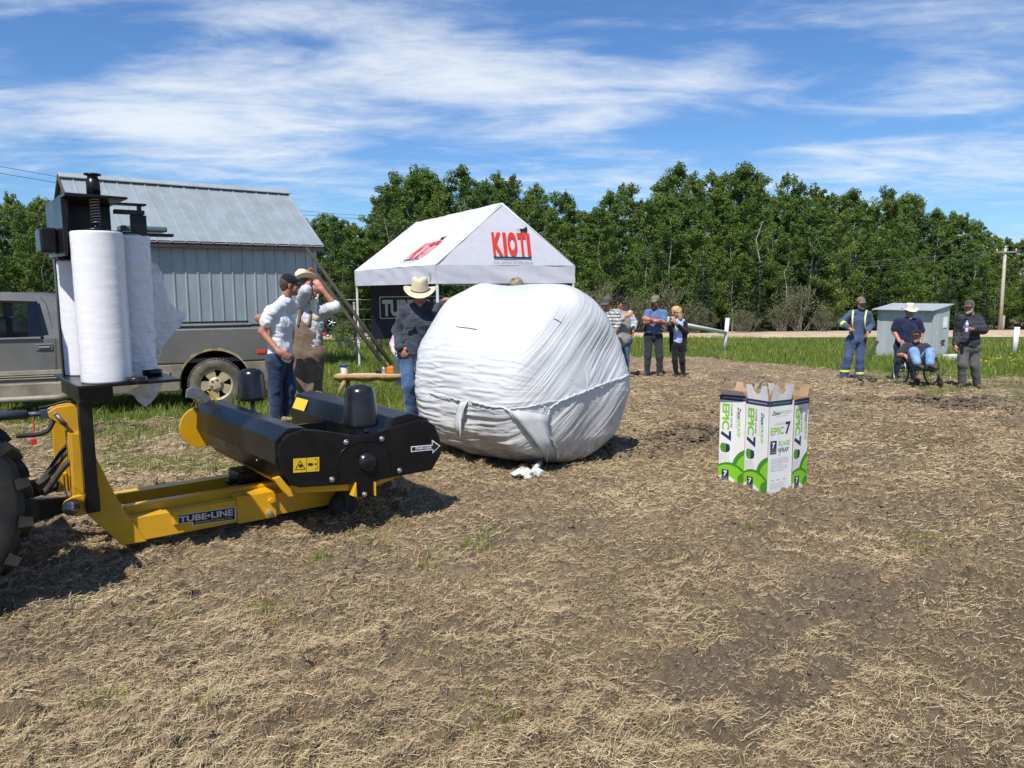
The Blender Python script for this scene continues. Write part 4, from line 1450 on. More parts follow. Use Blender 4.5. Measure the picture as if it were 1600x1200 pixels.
def on_bale(u, v, lift=.01):
    h_, n_, _, _ = BVH.ray_cast(CAM, ray(u, v).normalized())
    if h_ is None:
        h_, n_, _, _ = BVH.find_nearest(P(u, v, 7.4))
    if n_.dot(ray(u, v)) > 0: n_ = -n_
    return h_ + n_ * lift, n_


film_tail = film_mat("bale_film_tail", (.56, .57, .575), 0, .35, .4, (20, 20, 20))


def b6(a, b): return 620 + a * .275, 430 + b * .275


def rope(name, pix, rad, lift=.012, parent=bale):
    pts = [on_bale(*b6(*q), lift)[0] - BC for q in pix]
    o = []
    rr_ = []
    n = len(pts)
    for i in range(n - 1):
        p0, p1, p2, p3 = pts[max(0, i - 1)], pts[i], pts[i + 1], pts[min(n - 1, i + 2)]
        for k in range(8):
            t_ = k / 8
            o.append(.5 * ((2 * p1) + (-p0 + p2) * t_ + (2 * p0 - 5 * p1 + 4 * p2 - p3) * t_ ** 2 + (-p0 + 3 * p1 - 3 * p2 + p3) * t_ ** 3) + Vector((random.gauss(0, .002), 0, random.gauss(0, .003))))
            rr_.append(rad * random.uniform(.7, 1.3))
    return MB().tube(o, rr_, 7).build(name, film_tail, parent)


rope("film_seam", [(1310, 568), (1220, 600), (1130, 632), (1030, 672), (960, 700), (900, 728), (862, 762)], .011)
rope("film_seam", [(1300, 578), (1200, 615), (1090, 652), (1010, 690), (940, 708), (840, 722), (740, 748), (640, 752)], .006)
rope("film_seam", [(860, 765), (850, 820), (852, 880), (880, 940), (905, 985), (905, 1040), (880, 1075)], .010)
rope("film_seam", [(430, 718), (520, 738), (620, 755), (660, 800), (720, 860), (800, 905), (850, 925)], .009)
rope("film_seam", [(100, 650), (200, 675), (300, 695), (380, 715)], .005)
rope("film_seam", [(835, 740), (848, 800), (835, 860), (860, 930)], .007)


def ribbon(name, pixL, pixR, lift0, lift1):
    n = len(pixL)
    vs = []
    for i in range(n):
        lf = lift0 + (lift1 - lift0) * i / (n - 1)
        for j in range(5):
            f_ = j / 4
            q = (pixL[i][0] + (pixR[i][0] - pixL[i][0]) * f_, pixL[i][1] + (pixR[i][1] - pixL[i][1]) * f_)
            vs.append(on_bale(*b6(*q), lf + .012 * math.sin(f_ * PI * 2 + i * .7) + random.gauss(0, .003))[0] - BC)
    fs = [(i * 5 + j, i * 5 + j + 1, (i + 1) * 5 + j + 1, (i + 1) * 5 + j) for i in range(n - 1) for j in range(4)]
    o = pymesh(name, vs, fs, film_tail, bale, True)
    s_ = o.modifiers.new("thick", 'SOLIDIFY'); s_.thickness = .004
    return o


ribbon("film_tail", [(362, 725), (358, 760), (360, 800), (358, 840), (362, 878)], [(408, 712), (405, 750), (400, 790), (395, 835), (380, 880)], .012, .07)
ribbon("film_flap", [(645, 765), (680, 815), (720, 870), (770, 930), (815, 985), (845, 1030)], [(850, 790), (840, 830), (845, 870), (850, 910), (860, 960), (866, 1070)], .03, .05)
gk = G(822, 752)
kn = MB()
for (dx, dy, dz, r_) in ((0, 0, .035, .05), (.06, .01, .03, .038), (-.07, .0, .03, .045), (.02, -.05, .02, .035), (-.02, .03, .05, .04), (.10, .05, .04, .03)):
    kn.sphere((gk.x - BC.x + dx, gk.y - BC.y + dy, gk.z - BC.z + dz + .035), (r_ * 1.5, r_ * 1.1, r_ * .5), sub=3)
kn = kn.build("film_knot", film_tail, bale)
for v in kn.data.vertices:
    p = np.array([v.co[:]]) * 32
    v.co += Vector((0, 0, 1)) * float(vnoise3(p, 3)[0] - .5) * .045 + Vector((1, 0, 0)) * float(vnoise3(p * 1.6, 4)[0] - .5) * .05
a0 = on_bale(*b6(880, 1070), .015)[0] - BC
MB().tube([a0, a0 + Vector((-.01, -.05, -.03)), a0.lerp(Vector((gk.x - BC.x, gk.y - BC.y, .06)), .6) + Vector((.02, -.06, .03)), (gk.x - BC.x + .05, gk.y - BC.y, gk.z - BC.z + .06)], [.016, .02, .024, .026], 8).build("film_twist", film_tail, bale)
dkm = ink("dark_scuff", (.06, .06, .065), .7)
for pts_ in ([(338, 293), (360, 297), (400, 300), (455, 309)], [(893, 248), (915, 258), (933, 272)]):
    p3 = [on_bale(*b6(*q), .002)[0] - BC for q in pts_]
    MB().tube(p3, .004, 5).build("tear", dkm, bale)
# ------------------------------------------------------------------ pickup
PSI = R(20)
pw = G(340, 640)
pk = thing("pickup_truck", "dusty grey pickup parked behind the bale wrapper, tan mud round its rear wheel arch", "pickup", pw, PSI)
tk_paint = mat("dusty_grey_paint", (.135, .135, .128), .42, metal=.2, var=.12, scale=2.5, coat=.3, dirt=(.20, .175, .13), dscale=2.2, damt=.38)
tk_lower = mat("mud_splashed_paint", (.16, .145, .11), .6, var=.15, scale=3, dirt=(.30, .25, .165), dscale=3, damt=.8)
mud = mat("dried_mud", (.42, .31, .17), .95, var=.25, scale=25, bump=.6, bscale=40)
trim_m = mat("grey_trim", (.24, .22, .17), .55, var=.15, dirt=(.34, .28, .18), dscale=6, damt=.7)
glass_m, gnt, gb = NT("car_glass")
gb.inputs["Base Color"].default_value = (.02, .025, .025, 1); gb.inputs["Roughness"].default_value = .05
gtr = gnt.nodes.new("ShaderNodeBsdfTransparent"); gtr.inputs[0].default_value = (.62, .68, .66, 1)
gms = gnt.nodes.new("ShaderNodeMixShader"); gms.inputs[0].default_value = .82
gnt.links.new(gb.outputs[0], gms.inputs[1]); gnt.links.new(gtr.outputs[0], gms.inputs[2]); gnt.links.new(gms.outputs[0], gnt.nodes["Material Output"].inputs[0])
W2 = 1.72   # width
YN = -.10   # near side of the body relative to wheel face


def arc(cx__, cz__, r, a0, a1, n=18):
    return [(cx__ + r * math.cos(R(a0 + (a1 - a0) * k / n)), cz__ + r * math.sin(R(a0 + (a1 - a0) * k / n))) for k in range(n + 1)]


def pside(name, poly, y0, y1, m, parent=pk, bevel=.0):
    return MB().prism(poly, (0, y0, 0), ex, ey, ez, y1 - y0).build(name, m, parent, bevel=bevel)


AR = .46
arch = arc(0, .37, AR, 172, 8)      # left to right over the wheel
bed_up = [(-1.70, .66)] + [(-AR - .0, .68)] + arc(0, .37, AR, 140, 40)[0:0] + [p for p in arc(0, .37, AR, 137, 43)] + [(AR - .02, .70), (1.05, .72), (1.08, .8), (1.06, 1.12), (1.02, 1.165), (-1.70, 1.165)]
bed_up = [(-1.70, .665)] + arc(0, .37, AR, 140, 40) + [(1.06, .685), (1.085, .8), (1.065, 1.10), (1.03, 1.15), (-1.70, 1.15)]
for y0 in (YN, YN + W2 - .10):
    pside("bed_side", bed_up, y0, y0 + .10, tk_paint, bevel=.025)
bed_lo1 = [(-1.70, .30), (-AR - .03, .30)] + arc(0, .37, AR, 186, 140)[::1] + [(-1.70, .655)]
bed_lo2 = arc(0, .37, AR, 40, -6) + [(.48, .33), (1.0, .42), (1.05, .5), (1.06, .675)]
for y0 in (YN + .006, YN + W2 - .106):
    pside("lower_panel", bed_lo1, y0, y0 + .10, tk_lower, bevel=.012)
    pside("lower_panel", bed_lo2, y0, y0 + .10, tk_lower, bevel=.012)
rail = MB().box((-.55, YN + .045, 1.168), (2.1, .075, .028)).box((.56, YN + .045, 1.176), (.12, .05, .03)).build("bed_rail", k_plastic, pk, bevel=.008)
MB().box((-.55, YN + W2 - .045, 1.168), (2.1, .075, .028)).build("bed_rail", k_plastic, pk, bevel=.008)
MB().box((-.32, YN + W2 / 2, .70), (2.7, W2 - .22, .06)).box((-1.66, YN + W2 / 2, .92), (.06, W2 - .2, .46)).build("bed_floor", tk_paint, pk)
MB().box((1.06, YN + W2 / 2, .92), (.06, W2 - .10, .46)).build("tailgate", tk_paint, pk, bevel=.02)
MB().box((1.12, YN + W2 / 2, .50), (.14, W2 - .04, .17)).build("rear_bumper", steel_d, pk, bevel=.02)
MB().box((1.085, YN + .06, .90), (.02, .09, .30)).build("tail_light", mat("red_lens", (.45, .02, .015), .2), pk, bevel=.006)
MB().box((.62, YN - .004, .80), (.13, .014, .05)).build("side_marker", mat("red_marker", (.55, .05, .03), .3), pk, bevel=.004)
# mud crust round the arch
mc = MB()
n = 40
for k in range(n):
    a0_, a1_ = 150 - 128 * k / n, 150 - 128 * (k + 1) / n
    def rad(a_): return AR + .008, AR + .012 + .055 * float(fbm(np.array(a_ * .12), np.array(2.0), 4, 3)) * (1 - abs((a_ - 88) / 75) ** 4)
    q = []
    for a_ in (a0_, a1_):
        i_, o_ = rad(a_)
        q.append([(i_ * math.cos(R(a_)), YN - .004, .37 + i_ * math.sin(R(a_))), (o_ * math.cos(R(a_)), YN - .010, .37 + o_ * math.sin(R(a_)))])
    mc.poly([q[0][0], q[0][1], q[1][1], q[1][0]])
    mc.poly([(q[0][0][0], YN + .12, q[0][0][2]), q[0][0], q[1][0], (q[1][0][0], YN + .12, q[1][0][2])])
mco = mc.build("mud_crust", mud, pk)
MB().lathe([(AR - .005, YN + .09), (AR - .005, YN + .5), (0, YN + .5)], (0, 0, .37), (0, 1, 0), 40, closed=False).build("wheel_well", mat("wheel_well_black", (.01, .01, .01), .9), pk)
ts = MB().box((-1.13, YN - .004, .545), (1.1, .022, .015))
for k in range(3): ts.box((-1.06 + .0, YN - .006, .56 - .028 * k), (.98 - .01 * k, .02, .012))
ts.build("side_moulding", trim_m, pk, bevel=.003)
# cab: one long crew cab shell with tumblehome
def cab_pt(x, z, side_):   # glasshouse leans in
    lean = max(0, z - 1.06) * .22
    y = YN + lean if side_ == 0 else YN + W2 - lean
    return Vector((x, y, z))


cabm = MB()
prof_out = [(-1.78, .42), (-1.74, 1.06), (-1.82, 1.50), (-1.90, 1.60), (-2.3, 1.655), (-3.1, 1.66), (-3.45, 1.60), (-4.0, 1.10), (-4.15, 1.06), (-4.1, .42)]
wins = [[(-2.06, 1.085), (-1.985, 1.12), (-2.06, 1.50), (-2.12, 1.53), (-2.72, 1.545), (-2.74, 1.08)], [(-2.86, 1.08), (-2.84, 1.545), (-3.34, 1.53), (-3.72, 1.12), (-3.74, 1.08)]]
for sd_ in (0, 1):
    # side skin as strips round the window openings
    lower = [(-1.78, .42), (-1.745, 1.06), (-4.13, 1.06), (-4.1, .42)]
    vs = [cabm.bm.verts.new(cab_pt(x, z, sd_)) for x, z in lower]; cabm.bm.faces.new(vs)
    up = [[(-1.745, 1.06), (-1.82, 1.50), (-1.90, 1.60), (-2.06, 1.50), (-1.985, 1.12), (-2.06, 1.085), (-2.06, 1.06)],
          [(-1.90, 1.60), (-2.3, 1.655), (-2.72, 1.66), (-2.72, 1.545), (-2.12, 1.53), (-2.06, 1.50)],
          [(-2.72, 1.66), (-2.84, 1.66), (-2.86, 1.06), (-2.74, 1.06), (-2.72, 1.545)],
          [(-2.84, 1.66), (-3.1, 1.66), (-3.45, 1.60), (-3.34, 1.53), (-2.84, 1.545)],
          [(-3.45, 1.60), (-4.0, 1.10), (-4.13, 1.06), (-3.74, 1.06), (-3.72, 1.12), (-3.34, 1.53)],
          [(-2.06, 1.06), (-2.06, 1.085), (-2.74, 1.08), (-2.74, 1.06)], [(-2.86, 1.06), (-2.86, 1.08), (-3.74, 1.08), (-3.74, 1.06)]]
    for pl_ in up:
        cabm.bm.faces.new([cabm.bm.verts.new(cab_pt(x, z, sd_)) for x, z in pl_])
pr = [(-1.78, .42), (-1.745, 1.06), (-1.82, 1.50), (-1.90, 1.60), (-2.3, 1.655), (-3.1, 1.66), (-3.45, 1.60)]
for i in range(len(pr) - 1):
    if i == 1: continue   # rear window
    cabm.bm.faces.new([cabm.bm.verts.new(q) for q in (cab_pt(*pr[i], 0), cab_pt(*pr[i + 1], 0), cab_pt(*pr[i + 1], 1), cab_pt(*pr[i], 1))])
cabo = cabm.build("cab", tk_paint, pk)
s_ = cabo.modifiers.new("skin", 'SOLIDIFY'); s_.thickness = .03; s_.offset = -1
for sd_ in (0, 1):
    for w_ in wins:
        gl = MB(); gl.bm.faces.new([gl.bm.verts.new(cab_pt(x, z, sd_) + Vector((0, .012 if sd_ == 0 else -.012, 0))) for x, z in w_])
        gl.build("window", glass_m, pk)
gl = MB(); gl.bm.faces.new([gl.bm.verts.new(q) for q in (cab_pt(-1.75, 1.08, 0), cab_pt(-1.815, 1.49, 0), cab_pt(-1.815, 1.49, 1), cab_pt(-1.75, 1.08, 1))]); gl.build("rear_window", glass_m, pk)
# black window surround, door seams, handle
seal = MB()
def strip3(pts, w, off=-.004):
    for (x0_, z0_), (x1_, z1_) in zip(pts[:-1], pts[1:]):
        a_ = cab_pt(x0_, z0_, 0); b_ = cab_pt(x1_, z1_, 0); d_ = (b_ - a_).normalized(); nrm = Vector((-d_.z, 0, d_.x)) * w / 2
        seal.poly([a_ - nrm + Vector((0, off, 0)), b_ - nrm + Vector((0, off, 0)), b_ + nrm + Vector((0, off, 0)), a_ + nrm + Vector((0, off, 0))])
strip3([(-2.74, 1.07), (-2.03, 1.075)], .03); strip3([(-2.0, 1.11), (-2.09, 1.51)], .05); strip3([(-2.09, 1.525), (-2.72, 1.55)], .03)
seal.poly([cab_pt(x, z, 0) + Vector((0, -.003, 0)) for x, z in ((-2.0, 1.12), (-2.06, 1.09), (-2.20, 1.09), (-2.205, 1.52), (-2.09, 1.52))])
seal.build("window_seal", mat("gloss_black", (.005, .005, .006), .10), pk)
dr = MB()
seal = dr
strip3([(-1.93, .46), (-1.90, 1.04), (-1.99, 1.50), (-2.06, 1.60)], .009, -.003)
dr.build("door_seam", k_rub, pk)
dh = MB().box((-2.03, YN - .008, .955), (.19, .012, .085)).build("door_handle", trim_m if False else tk_paint, pk, bevel=.02)
MB().box((-2.03, YN - .016, .965), (.14, .006, .035)).build("handle_recess", k_rub, dh)
MB().box((-2.03, YN - .024, .952), (.13, .018, .022)).build("handle_grip", mat("worn_chrome", (.30, .30, .29), .3, metal=.6), dh, bevel=.006)
MB().box((-2.9, YN - .008, .63), (2.1, .024, .055)).box((-2.9, YN - .012, .585), (2.1, .024, .014)).box((-2.9, YN - .010, .555), (2.1, .024, .014)).build("side_moulding", trim_m, pk, bevel=.004)
MB().box((-2.9, YN + .012, .40), (2.25, .06, .20)).build("rocker_panel", tk_lower, pk, bevel=.02)
MB().tube([(-3.9, YN - .07, .30), (-1.95, YN - .07, .30), (-1.80, YN - .04, .31)], .038, 12).build("running_board", trim_m, pk)
MB().box((-4.7, YN + W2 / 2, .80), (1.2, W2, .62)).build("hood", tk_paint, pk, bevel=.06)
MB().box((-2.7, YN + .5, .95), (.2, .45, .75)).box((-2.7, YN + 1.2, .95), (.2, .45, .75)).build("cab_seat", k_plastic, pk, bevel=.05)


def road_wheel(x, y, r, w, face):
    prof = [(r * .60, -w * .45), (r * .70, -w * .52), (r * .9, -w * .5), (r * .975, -w * .42), (r, -w * .3), (r, w * .3), (r * .975, w * .42), (r * .9, w * .5), (r * .6, w * .45)]
    t_ = MB().lathe(prof, (x, y, r), (0, face, 0), 56, closed=False)
    for k in range(60):
        a_ = 2 * PI * k / 60
        c_ = Vector((x + r * .985 * math.cos(a_), y - face * w * .40, r + r * .985 * math.sin(a_)))
        t_.box(c_, (r * .055, w * .2, .018), Matrix.Rotation(-a_ + PI / 2, 3, 'Y'))
    tm = mat("dusty_tyre", (.075, .07, .06), .9, var=.25, scale=10, dirt=(.24, .20, .14), dscale=7, damt=.7)
    ty = t_.build("wheel_tyre", tm, pk)
    rm = mat("dusty_alloy", (.48, .40, .25), .5, metal=.25, var=.15, dirt=(.33, .26, .16), dscale=8, damt=.8)
    rimo = MB()
    yo = -w * .46
    R0, R1 = r * .28, r * .585
    rimo.lathe([(R1 + .012, yo - .0), (R1, yo + .012), (R1 - .015, yo + .03), (R1 - .02, yo + .10)], (x, y, r), (0, face, 0), 48, closed=False)
    rimo.lathe([(0, yo + .01), (R0 * .5, yo + .008), (R0 * .9, yo + .015), (R0, yo + .035), (R0, yo + .1)], (x, y, r), (0, face, 0), 40, closed=False)
    for k in range(5):
        a_ = 2 * PI * k / 5 + .75
        p0 = Vector((x + R0 * .85 * math.cos(a_), y + face * (yo + .03), r + R0 * .85 * math.sin(a_)))
        p1 = Vector((x + R1 * .98 * math.cos(a_), y + face * (yo + .025), r + R1 * .98 * math.sin(a_)))
        d_ = (p1 - p0).normalized(); nn_ = Vector((-d_.z, 0, d_.x))
        w0, w1 = R0 * .50, R1 * .36
        A = [p0 - nn_ * w0, p0 + nn_ * w0, p1 + nn_ * w1, p1 - nn_ * w1]
        B = [q + Vector((0, face * .05, 0)) for q in A]
        va = [rimo.bm.verts.new(q) for q in A]; vb = [rimo.bm.verts.new(q) for q in B]
        rimo.bm.faces.new(va)
        for i in range(4): rimo.bm.faces.new((va[i], vb[i], vb[(i + 1) % 4], va[(i + 1) % 4]))
    ro = rimo.build("rim", rm, ty)
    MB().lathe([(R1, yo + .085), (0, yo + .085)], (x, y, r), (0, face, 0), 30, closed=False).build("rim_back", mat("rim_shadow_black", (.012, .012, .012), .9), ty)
    for k in range(6):
        a_ = 2 * PI * k / 6 + .3
        MB().lathe([(0, -.012), (.014, -.010), (.016, .02)], (x + R0 * .66 * math.cos(a_), y + face * (yo + .008), r + R0 * .66 * math.sin(a_)), (0, face, 0), 8, closed=False).build("wheel_nut", steel_d, ty)


road_wheel(0, .04, .365, .24, 1)
road_wheel(0, W2 - .24, .365, .24, -1)
road_wheel(-3.55, .04, .365, .24, 1)
road_wheel(-3.55, W2 - .24, .365, .24, -1)

# ------------------------------------------------------------------ metal shed
def sheet_mat(name, col, rough=.38, metal=.55, pitch_=.3, axis=0, dirt=(.25, .25, .24)):
    m, nt, b = NT(name)
    tc = nt.nodes.new("ShaderNodeTexCoord")
    mp = nt.nodes.new("ShaderNodeMapping"); mp.inputs["Scale"].default_value = (1.2, 1.2, .35)
    nt.links.new(tc.outputs["Object"], mp.inputs[0])
    n = nd(nt, "ShaderNodeTexNoise", i_Scale=2.2, i_Detail=8.0, i_Roughness=.65); nt.links.new(mp.outputs[0], n.inputs["Vector"])
    r = ramp(nt, n.outputs[0], [(.3, tuple(c * .82 for c in col)), (.7, tuple(min(1, c * 1.12) for c in col))])
    nt.links.new(r.outputs[0], b.inputs["Base Color"])
    b.inputs["Metallic"].default_value = metal; b.inputs["Roughness"].default_value = rough
    return m


shed_wall = sheet_mat("blue_grey_siding", (.32, .365, .385), .5, .15)
shed_roof = sheet_mat("galvanised_roof", (.36, .41, .43), .42, .35)
dark_wood = mat("dark_wood", (.05, .042, .035), .8, var=.3)
# ridge right end / left end, half width
rR = P(442, 299, 20.4); rL = P(102, 276, 17.3)
rL.z = rR.z = (rL.z + rR.z) / 2
dS = (rR - rL); LS = dS.length; dS.normalize()
fS = Vector((dS.y, -dS.x, 0))       # toward the camera
hw = 1.98
zr = rR.z; ze = P(490, 386, 18.9).z
shed = thing("metal_shed", "blue-grey metal-clad farm shed with a steep ribbed roof", "shed", (rL.x, rL.y, 0), math.atan2(dS.y, dS.x))
# local: x along ridge, y away from camera, z up
def roof_plane(sgn, name):
    m_ = MB()
    v_ = Vector((0, -sgn * (hw + .1), ze - zr)); Ls = v_.length; v_.normalize()
    nrm_ = Vector((1, 0, 0)).cross(v_) * (-sgn) if sgn > 0 else Vector((1, 0, 0)).cross(v_)
    if nrm_.z < 0: nrm_ = -nrm_
    prof_ = []
    x = -.12
    while x < LS + .14:
        prof_ += [(x, 0), (x + .225, 0), (x + .235, .022), (x + .255, .022), (x + .265, 0)]
        x += .29
    for (xa, ha), (xb, hb) in zip(prof_[:-1], prof_[1:]):
        a_ = Vector((xa, 0, zr)) + nrm_ * ha; b_ = Vector((xb, 0, zr)) + nrm_ * hb
        vs = [m_.bm.verts.new(q) for q in (a_, b_, b_ + v_ * Ls, a_ + v_ * Ls)]
        m_.bm.faces.new(vs)
    return m_.build(name, shed_roof, shed)
roof_plane(1, "roof"); roof_plane(-1, "roof")
MB().box((LS / 2, -.09, zr + .005), (LS + .3, .2, .02), Matrix.Rotation(-.55, 3, 'X').inverted()).box((LS / 2, .09, zr + .005), (LS + .3, .2, .02), Matrix.Rotation(.55, 3, 'X').inverted()).build("ridge_cap", sheet_mat("ridge_metal", (.48, .52, .53), .35, .4), shed)
zb = -.8
wm_ = MB()
x = .12
while x < LS - .15:
    for (xa, xb, ya, yb) in ((x, x + .21, 0, 0), (x + .21, x + .22, 0, -.018), (x + .22, x + .245, -.018, -.018), (x + .245, x + .255, -.018, 0)):
        if xb > LS - .1: xb = LS - .1
        wm_.poly([(xa, -hw + .12 + ya, zb), (xb, -hw + .12 + yb, zb), (xb, -hw + .12 + yb, ze + .0), (xa, -hw + .12 + ya, ze + .0)])
    x += .255
wm_.build("wall", shed_wall, shed)
gw = MB()
for x_ in (.12, LS - .12):
    gw.prism([(-hw + .125, zb), (hw - .28, zb), (hw - .28, ze + .1), (0, zr - .06), (-hw + .125, ze - .01)], (x_ - .02, 0, 0), (0, 1, 0), (0, 0, 1), (1, 0, 0), .04)
gw.box((LS / 2, hw - .3, (zb + ze) / 2), (LS - .3, .04, ze - zb))
gw.build("gable_wall", shed_wall, shed)
MB().box((LS / 2, -hw - .07, ze - .03), (LS + .22, .03, .14)).box((LS / 2, -hw + .1, ze + .02), (LS + .1, .34, .02)).build("fascia", dark_wood, shed)
for (x_, sg) in ((-.12, 1), (LS + .12, 1)):
    MB().tube([(x_, -hw - .06, ze - .06), (x_, 0, zr - .05), (x_, hw + .06, ze - .06)], .05, 4).build("barge_board", dark_wood, shed)

# wooden auger poles leaning from the shed to the ground
pole_m = mat("weathered_pole", (.045, .037, .03), .85, var=.3, scale=9)
for (a_, b_, ya, yb, lb) in (((479, 388), (618, 550), 18.6, 17.6, "upper dark pole leaning from the shed eave down behind the canopy leg"), ((492, 424), (606, 556), 18.4, 17.5, "lower dark pole leaning beside the shed, under the longer pole")):
    p, q = P(*a_, ya), P(*b_, yb)
    q.z = gz(q.x, q.y)
    o = MB().tube([Vector((0, 0, 0)), p - q], [.045, .04], 10).build("leaning_pole", pole_m)
    o.location = q
    tag(o, lb, "pole", "leaning poles by the shed")

# ------------------------------------------------------------------ canopy tent
tent_m, nt, bs = NT("white_canopy_cloth")
bs.inputs["Base Color"].default_value = (.78, .78, .83, 1); bs.inputs["Roughness"].default_value = .7
tcn = nt.nodes.new("ShaderNodeTexCoord")
n_ = nd(nt, "ShaderNodeTexNoise", i_Scale=5.0, i_Detail=4.0, i_Roughness=.5, i_Distortion=1.2); nt.links.new(tcn.outputs["Object"], n_.inputs["Vector"])
rw = ramp(nt, n_.outputs[0], [(.3, (.62, .62, .70)), (.7, (.68, .68, .74))]); nt.links.new(rw.outputs[0], bs.inputs["Base Color"])
tr_ = nt.nodes.new("ShaderNodeBsdfTranslucent"); tr_.inputs[0].default_value = (.7, .7, .75, 1)
ms_ = nt.nodes.new("ShaderNodeMixShader"); ms_.inputs[0].default_value = .12
nt.links.new(bs.outputs[0], ms_.inputs[1]); nt.links.new(tr_.outputs[0], ms_.inputs[2]); nt.links.new(ms_.outputs[0], nt.nodes["Material Output"].inputs[0])
frame_m = mat("white_tube", (.70, .71, .70), .4, var=.06)
TF = Vector((-1.40, 14.5, 0)); TA = math.atan2(.48, .876); TWd, TLn = 3.1, 5.0
tent = thing("canopy_tent", "white pop-up canopy with red lettering and a black wolf emblem", "canopy", TF, TA)
ZT, ZB, ZP = 2.07, 1.715, 3.30


def tentq(name, c00, c10, c11, c01, sag, nu=40, nv=30, seed=0, parent=tent, wr_=.014, m=tent_m):
    c00, c10, c11, c01 = map(Vector, (c00, c10, c11, c01))
    nrm = (c10 - c00).cross(c01 - c00)
    if nrm.length < 1e-6: nrm = (c10 - c00).cross(c11 - c00)
    nrm.normalize()
    vs = []
    for j in range(nv + 1):
        for i in range(nu + 1):
            a_, b_ = i / nu, j / nv
            p = c00.lerp(c10, a_).lerp(c01.lerp(c11, a_), b_)
            s_ = 16 * a_ * (1 - a_) * b_ * (1 - b_)
            w_ = (float(fbm(np.array(p.x * 2.2 + p.z * 4), np.array(p.y * 2.2 - p.z * 3 + seed), 3, seed)) - .5) * wr_ * 2
            vs.append(p + Vector((0, 0, -1)) * sag * s_ + nrm * w_)
    fs = [(j * (nu + 1) + i, j * (nu + 1) + i + 1, (j + 1) * (nu + 1) + i + 1, (j + 1) * (nu + 1) + i) for j in range(nv) for i in range(nu)]
    return pymesh(name, vs, fs, m, parent, True)


cx2 = TWd / 2
corners = [(0, 0), (TWd, 0), (TWd, TLn), (0, TLn)]
g1 = tentq("gable_panel", (0, 0, ZT), (TWd, 0, ZT), (cx2, .25, ZP), (cx2, .25, ZP), .0, seed=3, wr_=.012)
tentq("gable_panel", (TWd, TLn, ZT), (0, TLn, ZT), (cx2, TLn - .25, ZP), (cx2, TLn - .25, ZP), .0, seed=4)
roofl = tentq("roof_panel", (0, TLn, ZT), (0, 0, ZT), (cx2, .25, ZP), (cx2, TLn - .25, ZP - .03), .16, seed=5, wr_=.02)
tentq("roof_panel", (TWd, 0, ZT), (TWd, TLn, ZT), (cx2, TLn - .25, ZP - .03), (cx2, .25, ZP), .16, seed=6)
for k in range(4):
    a_, b_ = corners[k], corners[(k + 1) % 4]
    tentq("valance", (*a_, ZB), (*b_, ZB), (*b_, ZT), (*a_, ZT), 0, 40, 8, seed=10 + k, wr_=.02)
TM = Matrix.Translation(TF) @ Matrix.Rotation(TA, 4, 'Z')
for (x_, y_) in [(.03, .03), (TWd - .03, .03), (TWd - .03, TLn - .03), (.03, TLn - .03)]:
    w_ = TM @ Vector((x_, y_, 0)); zg = gz(w_.x, w_.y)
    MB().box((x_, y_, (zg + ZT) / 2), (.042, .042, ZT - zg)).box((x_, y_, zg + .62), (.055, .055, .09)).box((x_, y_, zg + .01), (.12, .12, .012)).build("leg", frame_m, tent, bevel=.004)
tr2 = MB()
for (a_, b_) in zip(corners, corners[1:] + corners[:1]):
    for k in range(4):
        ctr = Vector((TWd / 2, TLn / 2, 0))
        p0 = Vector((*a_, 0)).lerp(Vector((*b_, 0)), k / 4).lerp(ctr, .06); p1 = Vector((*a_, 0)).lerp(Vector((*b_, 0)), (k + 1) / 4).lerp(ctr, .06)
        tr2.tube([p0 + Vector((0, 0, 1.78)), p1 + Vector((0, 0, 1.98))], .012, 6).tube([p0 + Vector((0, 0, 1.98)), p1 + Vector((0, 0, 1.78))], .012, 6)
tr2.tube([(0, 0, ZT), (cx2, .25, ZP - .03)], .014, 6).tube([(TWd, 0, ZT), (cx2, .25, ZP - .03)], .014, 6).tube([(0, TLn, ZT), (cx2, TLn - .25, ZP - .05)], .014, 6).tube([(TWd, TLn, ZT), (cx2, TLn - .25, ZP - .05)], .014, 6)
tr2.build("truss", frame_m, tent)
# printing on the cloth: the wrinkled cloth is ray-hit so that print lies on it
def cloth_print(panel, name, origin, xa, ya, nrm, scale_items):
    vv = [v.co.copy() for v in panel.data.vertices]; ff = [tuple(p.vertices) for p in panel.data.polygons]
    bv = BVHTree.FromPolygons(vv, ff)
    xa, ya, nrm, origin = map(Vector, (xa, ya, nrm, origin))
    def fn(x, y, l):
        p = origin + xa * x + ya * y
        h_, n_, _, _ = bv.ray_cast(p + nrm * .6, -nrm)
        return (h_ if h_ is not None else p) + nrm * (.015 + .003 * l)
    pr_ = Print(fn)
    scale_items(pr_)
    return pr_.build(name, tent)


WOLF = [(0, 4), (8, 11), (16, 16), (25, 17), (27, 13), (31, 2), (30, -22), (27, -32), (33, -33), (35, -22), (40, -10), (52, -8), (66, -6), (68, -20), (66, -36), (73, -36), (74, -20), (77, -6), (84, 6), (86, 18), (84, 26), (88, 34), (83, 46), (77, 52), (76, 42), (70, 36), (62, 30), (50, 22), (36, 24), (22, 22), (12, 18), (4, 12)]


def kioti(p):
    p.text("K", 0, 0, .155, .44, ink_red, bold=.045); p.text("I", .168, 0, .052, .44, ink_red, bold=.045)
    p.text("O", .238, 0, .15, .44, ink_red, bold=.055); p.text("T", .400, 0, .135, .44, ink_red, bold=.045); p.text("I", .545, 0, .055, .44, ink_red, bold=.045)
    p.rect(0, -.085, .60, -.05, ink_navy, 2)
    p.text("run ahead of the pack", -.015, -.175, .63, .07, ink_grey, bold=.0, shear=.35)
    p.poly([(.40 + x / 480, .50 + y / 480) for x, y in WOLF], ink_black, 2)


